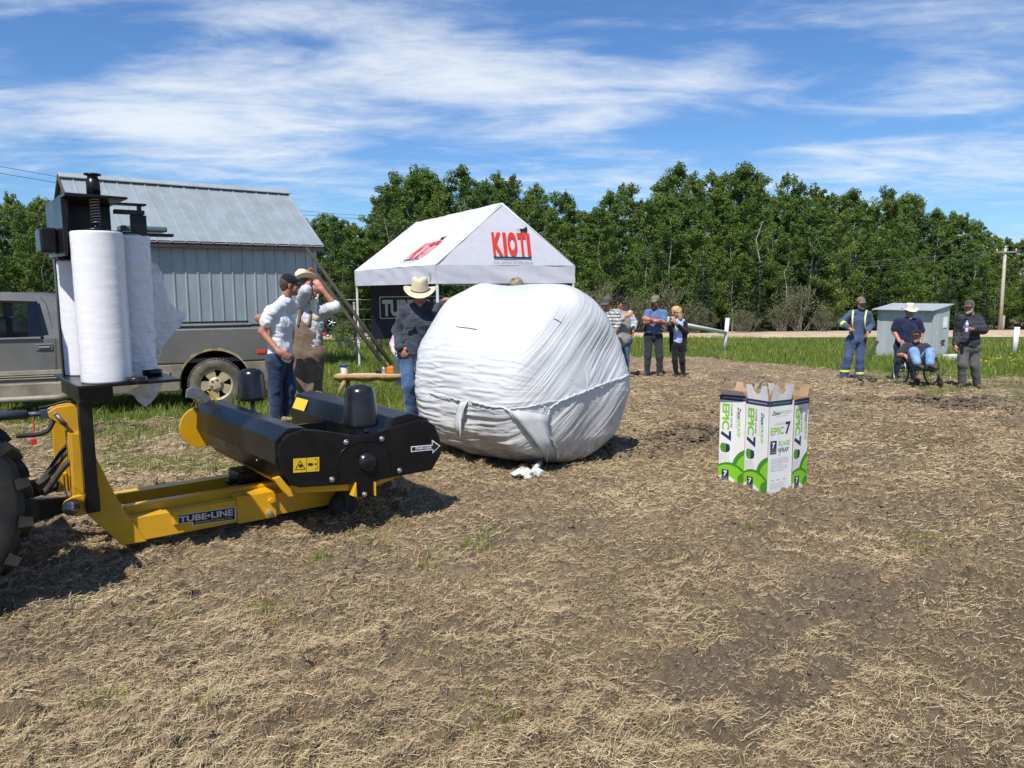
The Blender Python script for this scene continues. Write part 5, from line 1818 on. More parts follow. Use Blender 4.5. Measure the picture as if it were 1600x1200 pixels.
gy = Vector((0, .25, ZP - ZT)).normalized()
cloth_print(g1, "wolf_logo", (1.22, .03, ZT + .21), (1.42, 0, 0), gy * .95, (0, -1, .2), kioti)
ry = Vector((cx2, 0, ZP - ZT)).normalized()
cloth_print(roofl, "wolf_logo", (cx2 * .22, 2.55, ZT + .30), (0, -1.55, 0), ry * 1.25, (-.62, 0, .78), kioti)
MB().box((.0, 0, 0), (.001, .001, .001)).bm.free()
pp = Print(lambda x, y, l: (-.012, .30 - x, ZB + .10 + y))
pp.poly([(0.0, 0), (.06, 0), (.06, .12), (.03, .17), (0, .12)], ink_grey, 1); pp.poly([(.01, -.05), (.05, -.05), (.04, 0), (.02, 0)], ink_grey, 1)
pp.build("maker_tag", tent)
# dark banner hung at the back of the canopy
bpos = Vector((0.03 + .30, TLn - .12, 0)); bwid = 1.9
bo = TM @ bpos
banner = thing("banner", "navy banner with pale block letters hung inside the canopy", "banner", bo, TA)
ban_m = mat("navy_vinyl", (.012, .014, .032), .5, var=.1)
z1b, z0b = 1.92, .40
vs, fs = [], []
for j in range(13):
    for i in range(41):
        x = bwid * i / 40
        vs.append((x, .02 * math.sin(x * 4) + .006 * math.sin(x * 17 + j), z0b + (z1b - z0b) * j / 12))
for j in range(12):
    for i in range(40): fs.append((j * 41 + i, j * 41 + i + 1, (j + 1) * 41 + i + 1, (j + 1) * 41 + i))
bsht = pymesh("banner_sheet", vs, fs, ban_m, banner, True)
bpn = Print(lambda x, y, l: (x, .02 * math.sin(x * 4) - .014 - .002 * l, y))
ro_ = [(.26, .90), (1.95, .90), (1.98, .93), (1.98, 1.42), (1.95, 1.45), (.26, 1.45), (.23, 1.42), (.23, .93)]
def thick_outline(pr_, pts, w, m, l):
    cx__ = sum(p[0] for p in pts) / len(pts); cy__ = sum(p[1] for p in pts) / len(pts)
    n = len(pts)
    for i in range(n):
        a_, b_ = pts[i], pts[(i + 1) % n]
        steps = max(1, int(math.hypot(b_[0] - a_[0], b_[1] - a_[1]) / .06))
        for k in range(steps):
            p0 = (a_[0] + (b_[0] - a_[0]) * k / steps, a_[1] + (b_[1] - a_[1]) * k / steps); p1 = (a_[0] + (b_[0] - a_[0]) * (k + 1) / steps, a_[1] + (b_[1] - a_[1]) * (k + 1) / steps)
            sx0 = lambda p: (p[0] - w * (1 if p[0] > cx__ else -1), p[1] - w * (1 if p[1] > cy__ else -1))
            pr_.poly([p0, p1, sx0(p1), sx0(p0)], m, l)
thick_outline(bpn, ro_, .022, ink_silver, 1)
bpn.text("TUBE•LINE", .30, .99, 1.62, .36, ink_silver, bold=.05, layer=1)
bpn.build("banner_lettering", banner)

# ------------------------------------------------------------------ silage wrap boxes
card_w = mat("white_cardboard", (.74, .73, .71), .55, var=.05, scale=6, dirt=(.55, .50, .42), dscale=5, damt=.35)
card_b = mat("brown_cardboard", (.36, .235, .125), .85, var=.15, scale=7)
BH = .765
card_b2 = mat("faded_tape", (.66, .56, .48), .5, var=.08)


def swoosh_disc(cx__, cy__, r, n=40):
    return [(cx__ + r * math.cos(2 * PI * k / n), cy__ + r * math.sin(2 * PI * k / n)) for k in range(n)]


def face_epic(p, w):
    H = BH
    p.rect(0, H - .045, w, H, ink_navy, 1)
    p.text("ULTIMATE CROP PROTECTION", w * .1, H - .029, w * .8, .011, ink_white, layer=2)
    t0 = H - .075
    p.text("EPIC", .030, t0, .225, .062, ink_green, rot=-90, bold=.035)
    p.text("7", .024, t0 - .235, .085, .085, ink_navy, rot=-90, bold=.04)
    p.text("7 LAYER CO-EX", .105, t0, .205, .014, ink_navy, rot=-90, bold=.02)
    p.text("Zeus", .165, t0 - .02, .105, .030, ink_navy, rot=-90, bold=.02, shear=.25)
    p.text("EPICROP", .165, t0 - .13, .145, .026, ink_green, rot=-90, bold=.01, shear=.2)
    p.text("ULTIMATE CROP PROTECTION", .150, t0 - .06, .15, .008, ink_grey, rot=-90)
    hx, hy = .055, .31
    p.poly([(hx - .042, hy), (hx - .030, hy - .038), (hx + .012, hy - .044), (hx + .012, hy + .036), (hx - .030, hy + .038)], ink_dgreen, 2)
    for k in range(4):
        p.rect(hx - .034, hy - .03 + k * .018, hx + .012, hy - .026 + k * .018, ink_green, 3)
    p.poly([(hx + .012, hy - .044), (hx + .044, hy - .03), (hx + .050, hy), (hx + .044, hy + .028), (hx + .012, hy + .036)], ink_navy, 2)
    for k in range(7):
        x_ = hx - .04 + k * .0125
        p.rect(x_, hy - .08 - .045 * (1 + math.sin(k * 2.1)) / 2 - .03, x_ + .0035, hy - .055, ink_grey, 2)
    lo_, hi_ = 0.035, .20
    r1 = clip_rect(swoosh_disc(w + .065, .14, .185), 0, .012, w, .36)
    if r1: p.poly(r1, ink_dgreen, 1)
    r1 = clip_rect(swoosh_disc(w + .09, .12, .178), 0, .012, w, .36)
    if r1: p.poly(r1, ink_green, 2)
    r2 = clip_rect(swoosh_disc(w * .42, .01, .175), 0, .012, w, .26)
    if r2: p.poly(r2, ink_dgreen, 3)
    r2 = clip_rect(swoosh_disc(w * .40, -.012, .175), 0, .012, w, .26)
    if r2: p.poly(r2, ink_green, 4)
    r3 = clip_rect(swoosh_disc(w * .26, -.06, .13), 0, .012, w, .26)
    if r3: p.poly(r3, card_w, 5)
    r4 = clip_rect(swoosh_disc(w * .95, .05, .055), 0, .012, w, .26)
    if r4: p.poly(r4, ink_dgreen, 6)
    p.rect(.035, .020, .100, .118, ink_navy, 7)
    p.text("7", .052, .066, .032, .040, ink_white, bold=.04, layer=8)
    p.text("LAYER", .043, .046, .048, .011, ink_green, layer=8)
    p.text("CO-EX", .043, .029, .048, .011, ink_white, layer=8)


def face_info(p, w):
    H = BH
    p.rect(0, H - .045, w, H, ink_navy, 1)
    p.text("ULTIMATE CROP PROTECTION", w * .1, H - .029, w * .8, .011, ink_green, layer=2)
    p.text("Zeus", .03, H - .115, .095, .030, ink_navy, bold=.02, shear=.25); p.text("EPICROP", .127, H - .112, .125, .026, ink_green, shear=.2)
    p.text("ULTIMATE CROP PROTECTION", .08, H - .132, .14, .007, ink_grey)
    p.text("7 LAYER CO-EX", .05, H - .198, .13, .014, ink_grey)
    p.text("EPIC", .022, H - .275, .155, .058, ink_green, bold=.02)
    p.text("7", .190, H - .275, .062, .092, ink_navy, bold=.04)
    p.rect(.022, H - .435, .095, H - .325, ink_navy, 1)
    p.text("7", .042, H - .383, .034, .042, ink_white, bold=.04); p.text("LAYER", .031, H - .405, .055, .011, ink_green); p.text("CO-EX", .031, H - .424, .055, .011, ink_white)
    p.text("SILAGE", .112, H - .372, .135, .038, ink_green, bold=.02); p.text("WRAP", .112, H - .428, .125, .038, ink_navy, bold=.02)
    p.rect(0, .0, w, H, card_w, 0)
    p.rect(.118, .31, .150, .36, card_b2, 1)
    rd = random.Random(3)
    for k in range(7):
        x_ = .03 + rd.uniform(0, .01); 
        while x_ < .22 - rd.uniform(0, .06):
            l_ = rd.uniform(.012, .04); p.rect(x_, .285 - k * .0165 , x_ + l_, .291 - k * .0165, ink_grey, 1); x_ += l_ + .006
    for k in range(3): p.rect(.04 + k * .07, .108, .075 + k * .07, .116, ink_grey, 1)
    for k in range(4): p.rect(.03, .085 - k * .012, .21 - .03 * (k % 2), .088 - k * .012, ink_grey, 1)
    thick_outline(p, [(.03, .012), (.22, .012), (.22, .042), (.03, .042)], .002, ink_grey, 1)


def carton(label, corner, ang, wl, wr2, left, right, flaps, h=BH):
    """corner: nearest bottom edge; left face runs along -x' , right face along +y' in the local frame"""
    o = thing("film_carton", label, "carton", corner, ang, "silage wrap cartons")
    # local x to the right along the right face, local y along the left face going back
    b = MB()
    vs = {}
    for nm, x, y in (("a", 0, 0), ("b", wr2, 0), ("c", wr2, wl), ("d", 0, wl)):
        vs[nm] = (x, y)
    q = [vs[k] for k in "abcd"]
    for i in range(4):
        (x0_, y0_), (x1_, y1_) = q[i], q[(i + 1) % 4]
        b.poly([(x0_, y0_, 0), (x1_, y1_, 0), (x1_, y1_, h), (x0_, y0_, h)])
    bo_ = b.build("carton_wall", [card_w, card_b], o)
    sm = bo_.modifiers.new("board", 'SOLIDIFY'); sm.thickness = .005; sm.offset = -1; sm.material_offset = 1; sm.material_offset_rim = 1
    MB().box((wr2 / 2, wl / 2, .02), (wr2 - .014, wl - .014, .02)).build("carton_base", card_b, o)
    if left:
        pr_ = Print(lambda x, y, l: (-.0006 - .0005 * l, wl - x, y)); left(pr_, wl); pr_.build("printed_face", o)
    if right:
        pr_ = Print(lambda x, y, l: (x, -.0006 - .0005 * l, y)); right(pr_, wr2); pr_.build("printed_face", o)
    sides = [(Vector((0, wl, h)), Vector((0, 0, h)), Vector((-1, 0, 0))), (Vector((0, 0, h)), Vector((wr2, 0, h)), Vector((0, -1, 0))),
             (Vector((wr2, 0, h)), Vector((wr2, wl, h)), Vector((1, 0, 0))), (Vector((wr2, wl, h)), Vector((0, wl, h)), Vector((0, 1, 0)))]
    for (p0, p1, outn), (tilt, hh, kind) in zip(sides, flaps):
        d_ = (p1 - p0); w_ = d_.length; d_.normalize()
        up = (Vector((0, 0, 1)) * math.cos(R(tilt)) + outn * math.sin(R(tilt)))
        n = 24; out = [(0, 0), (w_, 0)]
        top = []
        for k in range(n + 1):
            f_ = k / n
            x_ = w_ * (1 - .06 - .88 * f_)
            c_ = abs(f_ - .5)
            y_ = hh * (1 - .05 * math.sin(f_ * 9))
            if kind == 'notch':                     # half-round hand cut-out
                if c_ < .22: y_ = hh * (1 - .62 * math.sqrt(max(0, 1 - (c_ / .22) ** 2)))
            elif kind == 'wave':
                y_ = hh * (.66 + .30 * math.cos(f_ * 2 * PI) - .08 * f_)
            elif kind == 'low':
                y_ = hh * (.6 + .2 * f_)
            top.append((x_, y_))
        m_ = MB()
        nt_ = 24
        bl = [m_.bm.verts.new(p0 + d_ * x_) for x_ in [w_ * (1 - .06 * (1 - k / nt_) - (.94) * 0 - k / nt_ * (1 - 0.0) + .0) if False else top[k][0] for k in range(nt_ + 1)]]
        tl = [m_.bm.verts.new(p0 + d_ * x_ + up * y_ + outn * (.012 * (y_ / hh) ** 2)) for x_, y_ in top]
        for k in range(nt_): m_.bm.faces.new((bl[k], bl[k + 1], tl[k + 1], tl[k]))
        fo = m_.build("flap", [card_w, card_b], o)
        # outside white, inside brown
        for pol in fo.data.polygons: pass
        want = outn * math.cos(R(tilt)) - Vector((0, 0, 1)) * math.sin(R(tilt))
        if fo.data.polygons[0].normal.dot(want) < 0: fo.data.flip_normals()
        sm = fo.modifiers.new("board", 'SOLIDIFY'); sm.thickness = .004; sm.offset = -1; sm.material_offset = 1; sm.material_offset_rim = 1
    return o


cC = G(1198, 773)
aC = math.atan2(.5, .866)
carton("front white and green silage film carton showing two printed faces at its near corner", cC + Vector((0, 0, -.005)), aC, .245, .265, face_epic, face_info,
       [(4, .125, 'notch'), (6, .13, 'notch'), (10, .10, 'low'), (8, .09, 'low')])
cL = G(1163, 759)
lc = carton("left white and green silage film carton, its top flap folded down and outwards", cL + Vector((.012, .03, -.01)), math.atan2(.75, .66), .245, .25, face_epic, face_epic,
            [(52, .13, 'low'), (12, .12, 'notch'), (25, .09, 'notch'), (8, .11, 'low')])
cR = Vector((cC.x, cC.y, 0)) + Vector((math.cos(aC), math.sin(aC), 0)) * .283
cR.z = gz(cR.x, cR.y)
carton("right silage film carton behind the front one, only one printed face showing", cR + Vector((.015, .03, -.01)), R(37), .25, .215, None, face_epic,
       [(8, .13, 'notch'), (62, .07, 'low'), (10, .11, 'notch'), (5, .09, 'low')])

# ------------------------------------------------------------------ small pump shed on the right
galv = sheet_mat("galvanised_sheet", (.45, .475, .48), .45, .15)
sM = Vector((14.40, 26.2, 0)); sL = Vector((13.35, 28.0, 0)); sR = Vector((15.17, 26.66, 0))
ang = math.atan2((sR - sM).y, (sR - sM).x)
zM = gz(sM.x, sM.y)
psd = thing("pump_shed", "small lean-to shed of galvanised sheet standing in the grass behind the wheelchair", "shed", (sM.x, sM.y, zM), ang)
wl_, wr_s = (sL - sM).length, (sR - sM).length
hf, hb = 1.66, 1.80      # the roof climbs to the back right
MB().prism([(0, -.1), (wr_s, -.1), (wr_s, hb), (0, hf)], (0, 0, 0), (1, 0, 0), (0, 0, 1), (0, 1, 0), wl_).build("walls", galv, psd)
rfm = MB()
for k in range(10):
    y0_ = -.08 + (wl_ + .2) * k / 10
    rfm.prism([(-.22, hf - .03), (wr_s + .12, hb + .03), (wr_s + .12, hb + .055), (-.22, hf - .005)], (0, y0_, 0), (1, 0, 0), (0, 0, 1), (0, 1, 0), (wl_ + .2) / 10 - .008)
rfm.build("roof", galv, psd)
for y_ in (.02, wl_ * .48, wl_ - .02):
    MB().box((-.012, y_, .80), (.02, .05, 1.6)).build("wall_rib", galv, psd)
for x_ in (.06, .22): MB().box((x_, -.012, .82), (.04, .02, 1.66)).build("wall_rib", galv, psd)
MB().box((wr_s * .72, -.012, 1.22), (.24, .012, .36)).build("paper_notice", mat("white_paper", (.80, .80, .78), .6), psd)
pst = Print(lambda x, y, l: (x, -.006 - .002 * l, y))
bro = ink("rust_brown_ink", (.20, .09, .04)); bk2 = ink("dark_print", (.03, .035, .06))
pst.poly([(.42, .56), (.50, .62), (.54, .60), (.60, .64), (.66, .62), (.70, .63), (.68, .54), (.64, .50), (.69, .42), (.66, .40), (.61, .44), (.58, .36), (.55, .42), (.50, .34), (.46, .33), (.48, .44)], bk2, 1)
pst.poly([(.49, .54), (.55, .58), (.60, .52), (.57, .42), (.52, .40), (.48, .46)], bro, 2)
pst.poly([(.50, .40), (.56, .41), (.55, .30), (.51, .34)], card_w, 2)
pst.build("torn_poster", psd)
p_, q_ = P(1357, 553, 26.5), P(1371, 534, 27.2)
o = MB().tube([(0, 0, -.1), q_ - p_], .05, 8).build("prop_pole", pole_m); o.location = p_; tag(o, "short dark prop leaning against the left end of the pump shed", "pole")
p_ = G(1487, 562)
o = MB().box((0, 0, .08), (.55, .3, .18)).build("plank_block", mat("white_board", (.72, .72, .68), .6), bevel=.01); o.location = p_; o.rotation_euler.z = R(25); tag(o, "white board block lying in the grass right of the pump shed", "block")
p_ = G(1391, 556)
o = MB().lathe([(0, 0), (.05, 0), (.05, .16), (.075, .16), (.075, .25), (0, .25)], (0, 0, 0), (0, 0, 1), 14).build("pipe_cap", mat("white_pvc", (.75, .75, .72), .5)); o.location = p_; tag(o, "white capped pipe standing at the foot of the pump shed", "pipe")

# ------------------------------------------------------------------ fences, poles, wires
white_wood = mat("white_painted_wood", (.72, .72, .66), .7, var=.12, scale=12)
grey_wood = mat("grey_wood", (.30, .27, .22), .85, var=.25, scale=10)
pf = G(1132, 547)
hs = pf.y / F
rf_ = thing("rail_fence", "white post with a long white rail sloping down to it, behind the blonde woman", "fence", pf)
tp_ = P(1137, 497, pf.y) - pf
MB().tube([(0, 0, -.1), tp_], .085, 10).build("post", white_wood, rf_)
e0 = P(1076, 508.5, pf.y - 2) - pf; e1 = P(1135, 520, pf.y) - pf
far = e0 + (e0 - e1) * .28
MB().tube([far, e0, e1], .075, 10).build("rail", white_wood, rf_)
MB().tube([(far.x, far.y, far.z - 1.1), far + Vector((0, 0, .25))], .08, 10).build("post", white_wood, rf_)
for i, (u, v, vt, lean, lb) in enumerate(((1584.5, 552, 511, 5, "white fence post leaning in the grass at the right edge"), (1524, 546, 520, 0, "thin white stake in the grass behind the man in the dark jacket"))):
    p_ = G(u, v); t_ = P(u + lean, vt, p_.y) - p_
    o = MB().tube([(0, 0, -.1), t_], .095 if i == 0 else .03, 10).build("fence_post", white_wood); o.location = p_
    tag(o, lb, "post")
for k, (u, v) in enumerate(((1143, 518), (1225, 517.5), (1308, 517), (1566.5, 518.5), (1030, 520), (950, 520))):
    p_ = G(u, v + 1.0)
    o = MB().tube([(0, 0, -.1), (0.01, 0, 1.15)], .085, 8).build("roadside_post", grey_wood); o.location = p_
    tag(o, "short grey post on the far verge of the gravel road before the wood", "post", "grey posts along the far verge")
pu = G(1562, 519.5)
up_ = thing("utility_pole", "tall bare wooden utility pole beside the gravel road at the right", "utility pole", pu)
hp = P(1562, 388, pu.y).z - pu.z
MB().tube([(0, 0, -.3), (0, 0, hp)], [.13, .09], 12).build("pole_shaft", mat("pole_wood", (.42, .38, .31), .85, var=.2, scale=8), up_)
MB().box((0, -.13, hp - .25), (1.4, .08, .07)).build("crossarm", grey_wood, up_)
for x_ in (-.65, 0, .65):
    MB().lathe([(0, 0), (.035, 0), (.06, .05), (.05, .10), (.06, .14), (0, .17)], (x_, -.13 if x_ else 0, hp - .2 if x_ else hp), (0, 0, 1), 10).build("insulator", mat("grey_porcelain", (.5, .5, .5), .3), up_)
# the line crosses in front of the wood to the left
wire_m = mat("line_wire", (.10, .10, .10), .5, metal=.5)
A_ = pu + Vector((0, 0, hp - .1)); 
for (du, dv, lb) in ((0, 0, "upper overhead wire running left from the utility pole"), (0, 10, "lower overhead wire running left from the utility pole")):
    B_ = P(560, 372 + dv, 62)
    pts = [A_.lerp(B_, t) - Vector((0, 0, 1.6 * 4 * t * (1 - t) + dv * .03)) for t in np.linspace(0, 1, 30)]
    o = MB().tube([p - A_ for p in pts], .014, 5).build("overhead_wire", wire_m); o.location = A_
    tag(o, lb, "wire", "overhead wires")
for k, dv in enumerate((0, 11)):
    A2 = P(-60, 249 + dv * 1.0, 34); B2 = P(640, 340 + dv * .4, 60)
    pts = [A2.lerp(B2, t) - Vector((0, 0, .5 * 4 * t * (1 - t))) for t in np.linspace(0, 1, 24)]
    o = MB().tube([p - A2 for p in pts], .012, 5).build("overhead_wire", wire_m); o.location = A2
    tag(o, ("upper" if k == 0 else "lower") + " thin wire crossing the sky above the metal shed roof", "wire", "wires above the shed")
# wire fence behind bearded man and canopy leg
wf = thing("wire_fence", "wire fence with thin posts and a plank beyond the leaning poles", "fence", P(500, 520, 20) * 1.0)
wf.location.z = gz(wf.location.x, wf.location.y)
o0 = Vector(wf.location)
for (u, v0_, v1_) in ((500, 464, 535), (553, 472, 535), (585, 490, 545)):
    a_ = P(u, v0_, 20.3) - o0
    MB().tube([(a_.x, a_.y, -.1), a_], .03, 6).build("post", grey_wood, wf)
for v in (468, 483, 499, 533):
    a_ = P(490, v, 20.2) - o0; b_ = P(600, v + .6, 20.2) - o0
    MB().tube([a_, b_], .007, 5).build("wire", mat("fence_wire", (.4, .4, .4), .4, metal=.6), wf)
# far farm implement
im = G(505, 534)
imp = thing("farm_implement", "dark farm implement with a spoked wheel and red frame beyond the bearded man", "machinery", im)
s_ = im.y / F
MB().box((-.15, 0, 28 * s_), (.75, .8, 14 * s_)).box((-.05, 0, 12 * s_), (1.0, .1, .06)).build("frame", k_paint, imp, bevel=.02)
MB().box((-.25, -.1, 44 * s_), (.7, .5, 4 * s_)).box((.12, -.3, 12 * s_), (.22, .1, .16)).build("red_body", mat("red_paint", (.45, .03, .02), .4), imp, bevel=.02)
wl = MB().lathe([(.22, -.06), (.30, -.07), (.33, -.04), (.34, 0), (.33, .04), (.30, .07), (.22, .06)], (.50, -.3, 30 * s_), (0, 1, 0), 30, closed=False).build("tyre", k_rub, imp)
sp__ = MB().lathe([(0, -.04), (.06, -.04), (.06, .03), (0, .03)], (.50, -.3, 30 * s_), (0, 1, 0), 14)
for k in range(5):
    a_ = 2 * PI * k / 5
    sp__.tube([(.50, -.3, 30 * s_), (.50 + .24 * math.cos(a_), -.3, 30 * s_ + .24 * math.sin(a_))], .028, 6)
sp__.build("spokes", mat("silver_rim", (.55, .55, .54), .35, metal=.5), wl)
MB().tube([(.0, -.35, 12 * s_), (.12, -.35, 2 * s_)], .03).tube([(.2, -.3, 10 * s_), (.4, -.3, 10 * s_)], .05).build("jack", steel, imp)
# low timber pile / dirt at fence
pp_ = G(606, 545)
o = MB().tube([(0, 0, -.05), (.02, 0, .62)], .07, 8).tube([(-1.0, .3, .45), (0.02, 0, .50)], .05, 8).build("corral_post", grey_wood); o.location = pp_; tag(o, "pale stub post with a rail under the banner's lower left corner", "post")
# weedy bushes near the canopy leg
for k, (u, v, H_) in enumerate(((548, 548, 1.3), (592, 556, 1.0), (640, 566, .8), (530, 545, .9))):
    p_ = G(u, v)
    plant("shrub", k % 2, p_.x, p_.y, H_, 3.0, ("tallest", "second tallest", "lowest", "leftmost")[k] + " of the leafy weeds growing round the canopy's left leg", "weeds by the canopy", "bush", wid=.9)

# ------------------------------------------------------------------ log bench with things on it
bp0 = G(531, 619)
zb_ = gz(bp0.x, bp0.y)
ben = thing("log_bench", "low bench of a split log on round legs, left of the bale", "bench", bp0)
logm = mat("peeled_log", (.36, .23, .11), .75, var=.3, scale=10, dirt=(.20, .11, .05), dscale=8, damt=.7)
cutm = mat("fresh_cut_wood", (.55, .42, .24), .7, var=.15, scale=14)
tz = P(535, 586, bp0.y).z - zb_
LB = 1.9
sec = []
nl_ = 24
lb = MB()
for i in range(nl_ + 1):
    x_ = -.06 + LB * i / nl_
    w_ = .15 * (1 if 0 < i < nl_ else .85); dp = .105 * (1 + .15 * math.sin(i * 1.3)) * (1 - .25 * (i == 0))
    sec.append([lb.bm.verts.new((x_, w_ * math.cos(a_), tz + (dp * math.sin(a_) if math.sin(a_) < 0 else .012 * math.sin(a_)))) for a_ in np.linspace(0, 2 * PI, 18, endpoint=False)])
for i in range(nl_):
    for k in range(18):
        f_ = lb.bm.faces.new((sec[i][k], sec[i][(k + 1) % 18], sec[i + 1][(k + 1) % 18], sec[i + 1][k])); f_.smooth = True
lb.bm.faces.new(sec[0]); lb.bm.faces.new(sec[-1][::-1])
lb.build("seat", logm, ben)
MB().box((LB / 2 - .06, 0, tz + .012), (LB - .04, .25, .008)).build("seat_top", cutm, ben, bevel=.003)
for (x0_, y0_, x1_, y1_) in ((.12, -.08, -.02, -.16), (.14, .08, .06, .18), (1.6, -.08, 1.7, -.16), (1.6, .08, 1.66, .18)):
    MB().tube([(x1_, y1_, -.03), (x0_, y0_, tz - .04)], .032, 9).build("leg", logm, ben)
def on_bench(u, dz=0):
    return Vector((P(u, 586, bp0.y).x, bp0.y, zb_ + tz + .017))
ZZ = Vector((0, 0, 0))
j = thing("drink_jar", "white jar with a blue lid at the left end of the log bench", "jar", on_bench(538))
MB().lathe([(0, 0), (.052, 0), (.055, .01), (.055, .105), (.05, .112), (0, .112)], ZZ, (0, 0, 1), 24).build("jar_body", mat("milky_plastic", (.70, .70, .62), .4), j)
MB().lathe([(0, .112), (.058, .112), (.06, .13), (.075, .138), (.07, .15), (0, .15)], ZZ, (0, 0, 1), 24).build("lid", mat("blue_plastic", (.02, .07, .32), .4), j)
t_ = thing("thermos", "tall grey-green steel flask on the bench beside the cowboy-hatted man", "flask", on_bench(621.5))
MB().lathe([(0, 0), (.058, 0), (.06, .01), (.06, .27), (.05, .30), (.03, .315), (0, .315)], ZZ, (0, 0, 1), 28).build("flask_body", mat("grey_green_steel", (.10, .16, .15), .35, metal=.3), t_)
MB().lathe([(.032, .312), (.034, .37), (.03, .385), (0, .385)], ZZ, (0, 0, 1), 20).build("stopper", mat("pale_blue_plastic", (.45, .55, .58), .4), t_)
o = MB().lathe([(0, 0), (.03, 0), (.033, .01), (.033, .09), (.028, .10), (0, .10)], ZZ, (0, 0, 1), 20).build("drink_can", mat("silver_can", (.6, .6, .6), .3, metal=.7)); o.location = on_bench(600); tag(o, "silver drink can on the bench left of the orange bag", "can")
ob = MB().box((0, 0, .055), (.11, .08, .11)).box((.02, 0, .10), (.05, .06, .06)).build("snack_bag", mat("orange_bag", (.70, .20, .02), .4), bevel=.02); ob.location = on_bench(610); ob.rotation_euler.z = .3; tag(ob, "small orange bag on the bench between the can and the flask", "bag")
o = MB().box((0, 0, .03), (.14, .08, .06)).build("tool_pouch", k_plastic, bevel=.015); o.location = on_bench(593) + Vector((0, .05, 0)); tag(o, "small black pouch on the bench behind the silver can", "pouch")

# ------------------------------------------------------------------ dirt mound and trailer at the far right
md = P(1640, 519, 66); md.z = gz(md.x, md.y)
vs, fs = [], []
nm = 44
for j_ in range(nm):
    for i in range(nm):
        x_, y_ = (i / (nm - 1) - .5) * 14, (j_ / (nm - 1) - .5) * 9
        r_ = math.hypot(x_ / 6.5, y_ / 4.2)
        h_ = 2.6 * max(0, 1 - r_) ** .9 * (.75 + .6 * float(fbm(np.array(x_ * .6), np.array(y_ * .6), 4, 5))) - .08
        vs.append((x_, y_, h_))
for j_ in range(nm - 1):
    for i in range(nm - 1): fs.append((j_ * nm + i, j_ * nm + i + 1, (j_ + 1) * nm + i + 1, (j_ + 1) * nm + i))
o = pymesh("dirt_mound", vs, fs, mat("mound_soil", (.22, .15, .095), .95, var=.3, scale=1.5, bump=.5, bscale=6), None, True); o.location = md
tag(o, "bare earth mound beyond the utility pole at the right edge", "mound")
tl = P(1601, 518, 62); tl.z = gz(tl.x, tl.y)
tlr = thing("utility_trailer", "small grey trailer end just inside the right edge by the earth mound", "trailer", tl)
MB().box((.6, 0, .75), (1.6, 1.2, .5)).box((-.3, -.5, .7), (.06, .06, 1.2)).build("trailer_bed", mat("pale_metal", (.5, .5, .5), .5), tlr)
MB().lathe([(0, -.1), (.3, -.1), (.36, -.06), (.36, .06), (.3, .1), (0, .1)], (.4, -.65, .36), (0, 1, 0), 24).build("trailer_wheel", k_rub, tlr)
# ------------------------------------------------------------------ figures: smooth-blended tapered limbs, meshed by surface nets
def surface_nets(D, h, org):
    nx, ny, nz = D.shape
    ins = D < 0
    c = np.zeros((nx - 1, ny - 1, nz - 1), int)
    for dx in (0, 1):
        for dy in (0, 1):
            for dz in (0, 1):
                c += ins[dx:nx - 1 + dx, dy:ny - 1 + dy, dz:nz - 1 + dz]
    act = (c > 0) & (c < 8)
    I = np.argwhere(act)
    if len(I) == 0: return np.zeros((0, 3)), np.zeros((0, 4), int)
    idx = -np.ones(act.shape, int); idx[act] = np.arange(len(I))
    acc = np.zeros((len(I), 3)); cnt = np.zeros(len(I))
    for ax in range(3):
        for o1 in (0, 1):
            for o2 in (0, 1):
                o = [0, 0, 0]; oth = [q for q in range(3) if q != ax]
                o[oth[0]] = o1; o[oth[1]] = o2
                a = I + np.array(o); b = a.copy(); b[:, ax] += 1
                da = D[a[:, 0], a[:, 1], a[:, 2]]; db = D[b[:, 0], b[:, 1], b[:, 2]]
                m = (da < 0) != (db < 0)
                t = da[m] / (da[m] - db[m])
                p = a[m].astype(float); p[:, ax] += t
                acc[m] += p; cnt[m] += 1
    V = acc / cnt[:, None] * h + org
    F_ = []
    for ax in range(3):
        oth = [q for q in range(3) if q != ax]
        sl0 = [slice(1, n - 1) for n in D.shape]; sl1 = list(sl0)
        sl0[ax] = slice(0, D.shape[ax] - 1); sl1[ax] = slice(1, D.shape[ax])
        a = ins[tuple(sl0)]; b = ins[tuple(sl1)]
        E_ = np.argwhere(a != b)
        if not len(E_): continue
        flip = a[E_[:, 0], E_[:, 1], E_[:, 2]]
        E_ = E_ + 1; E_[:, ax] -= 1
        q = []
        for (u, v) in ((-1, -1), (0, -1), (0, 0), (-1, 0)):
            k = E_.copy(); k[:, oth[0]] += u; k[:, oth[1]] += v
            q.append(idx[k[:, 0], k[:, 1], k[:, 2]])
        q = np.stack(q, 1)
        good = (q >= 0).all(1)
        q, fl = q[good], flip[good]
        if ax == 1: fl = ~fl
        q[~fl] = q[~fl][:, ::-1]
        F_.append(q)
    return V, np.concatenate(F_)


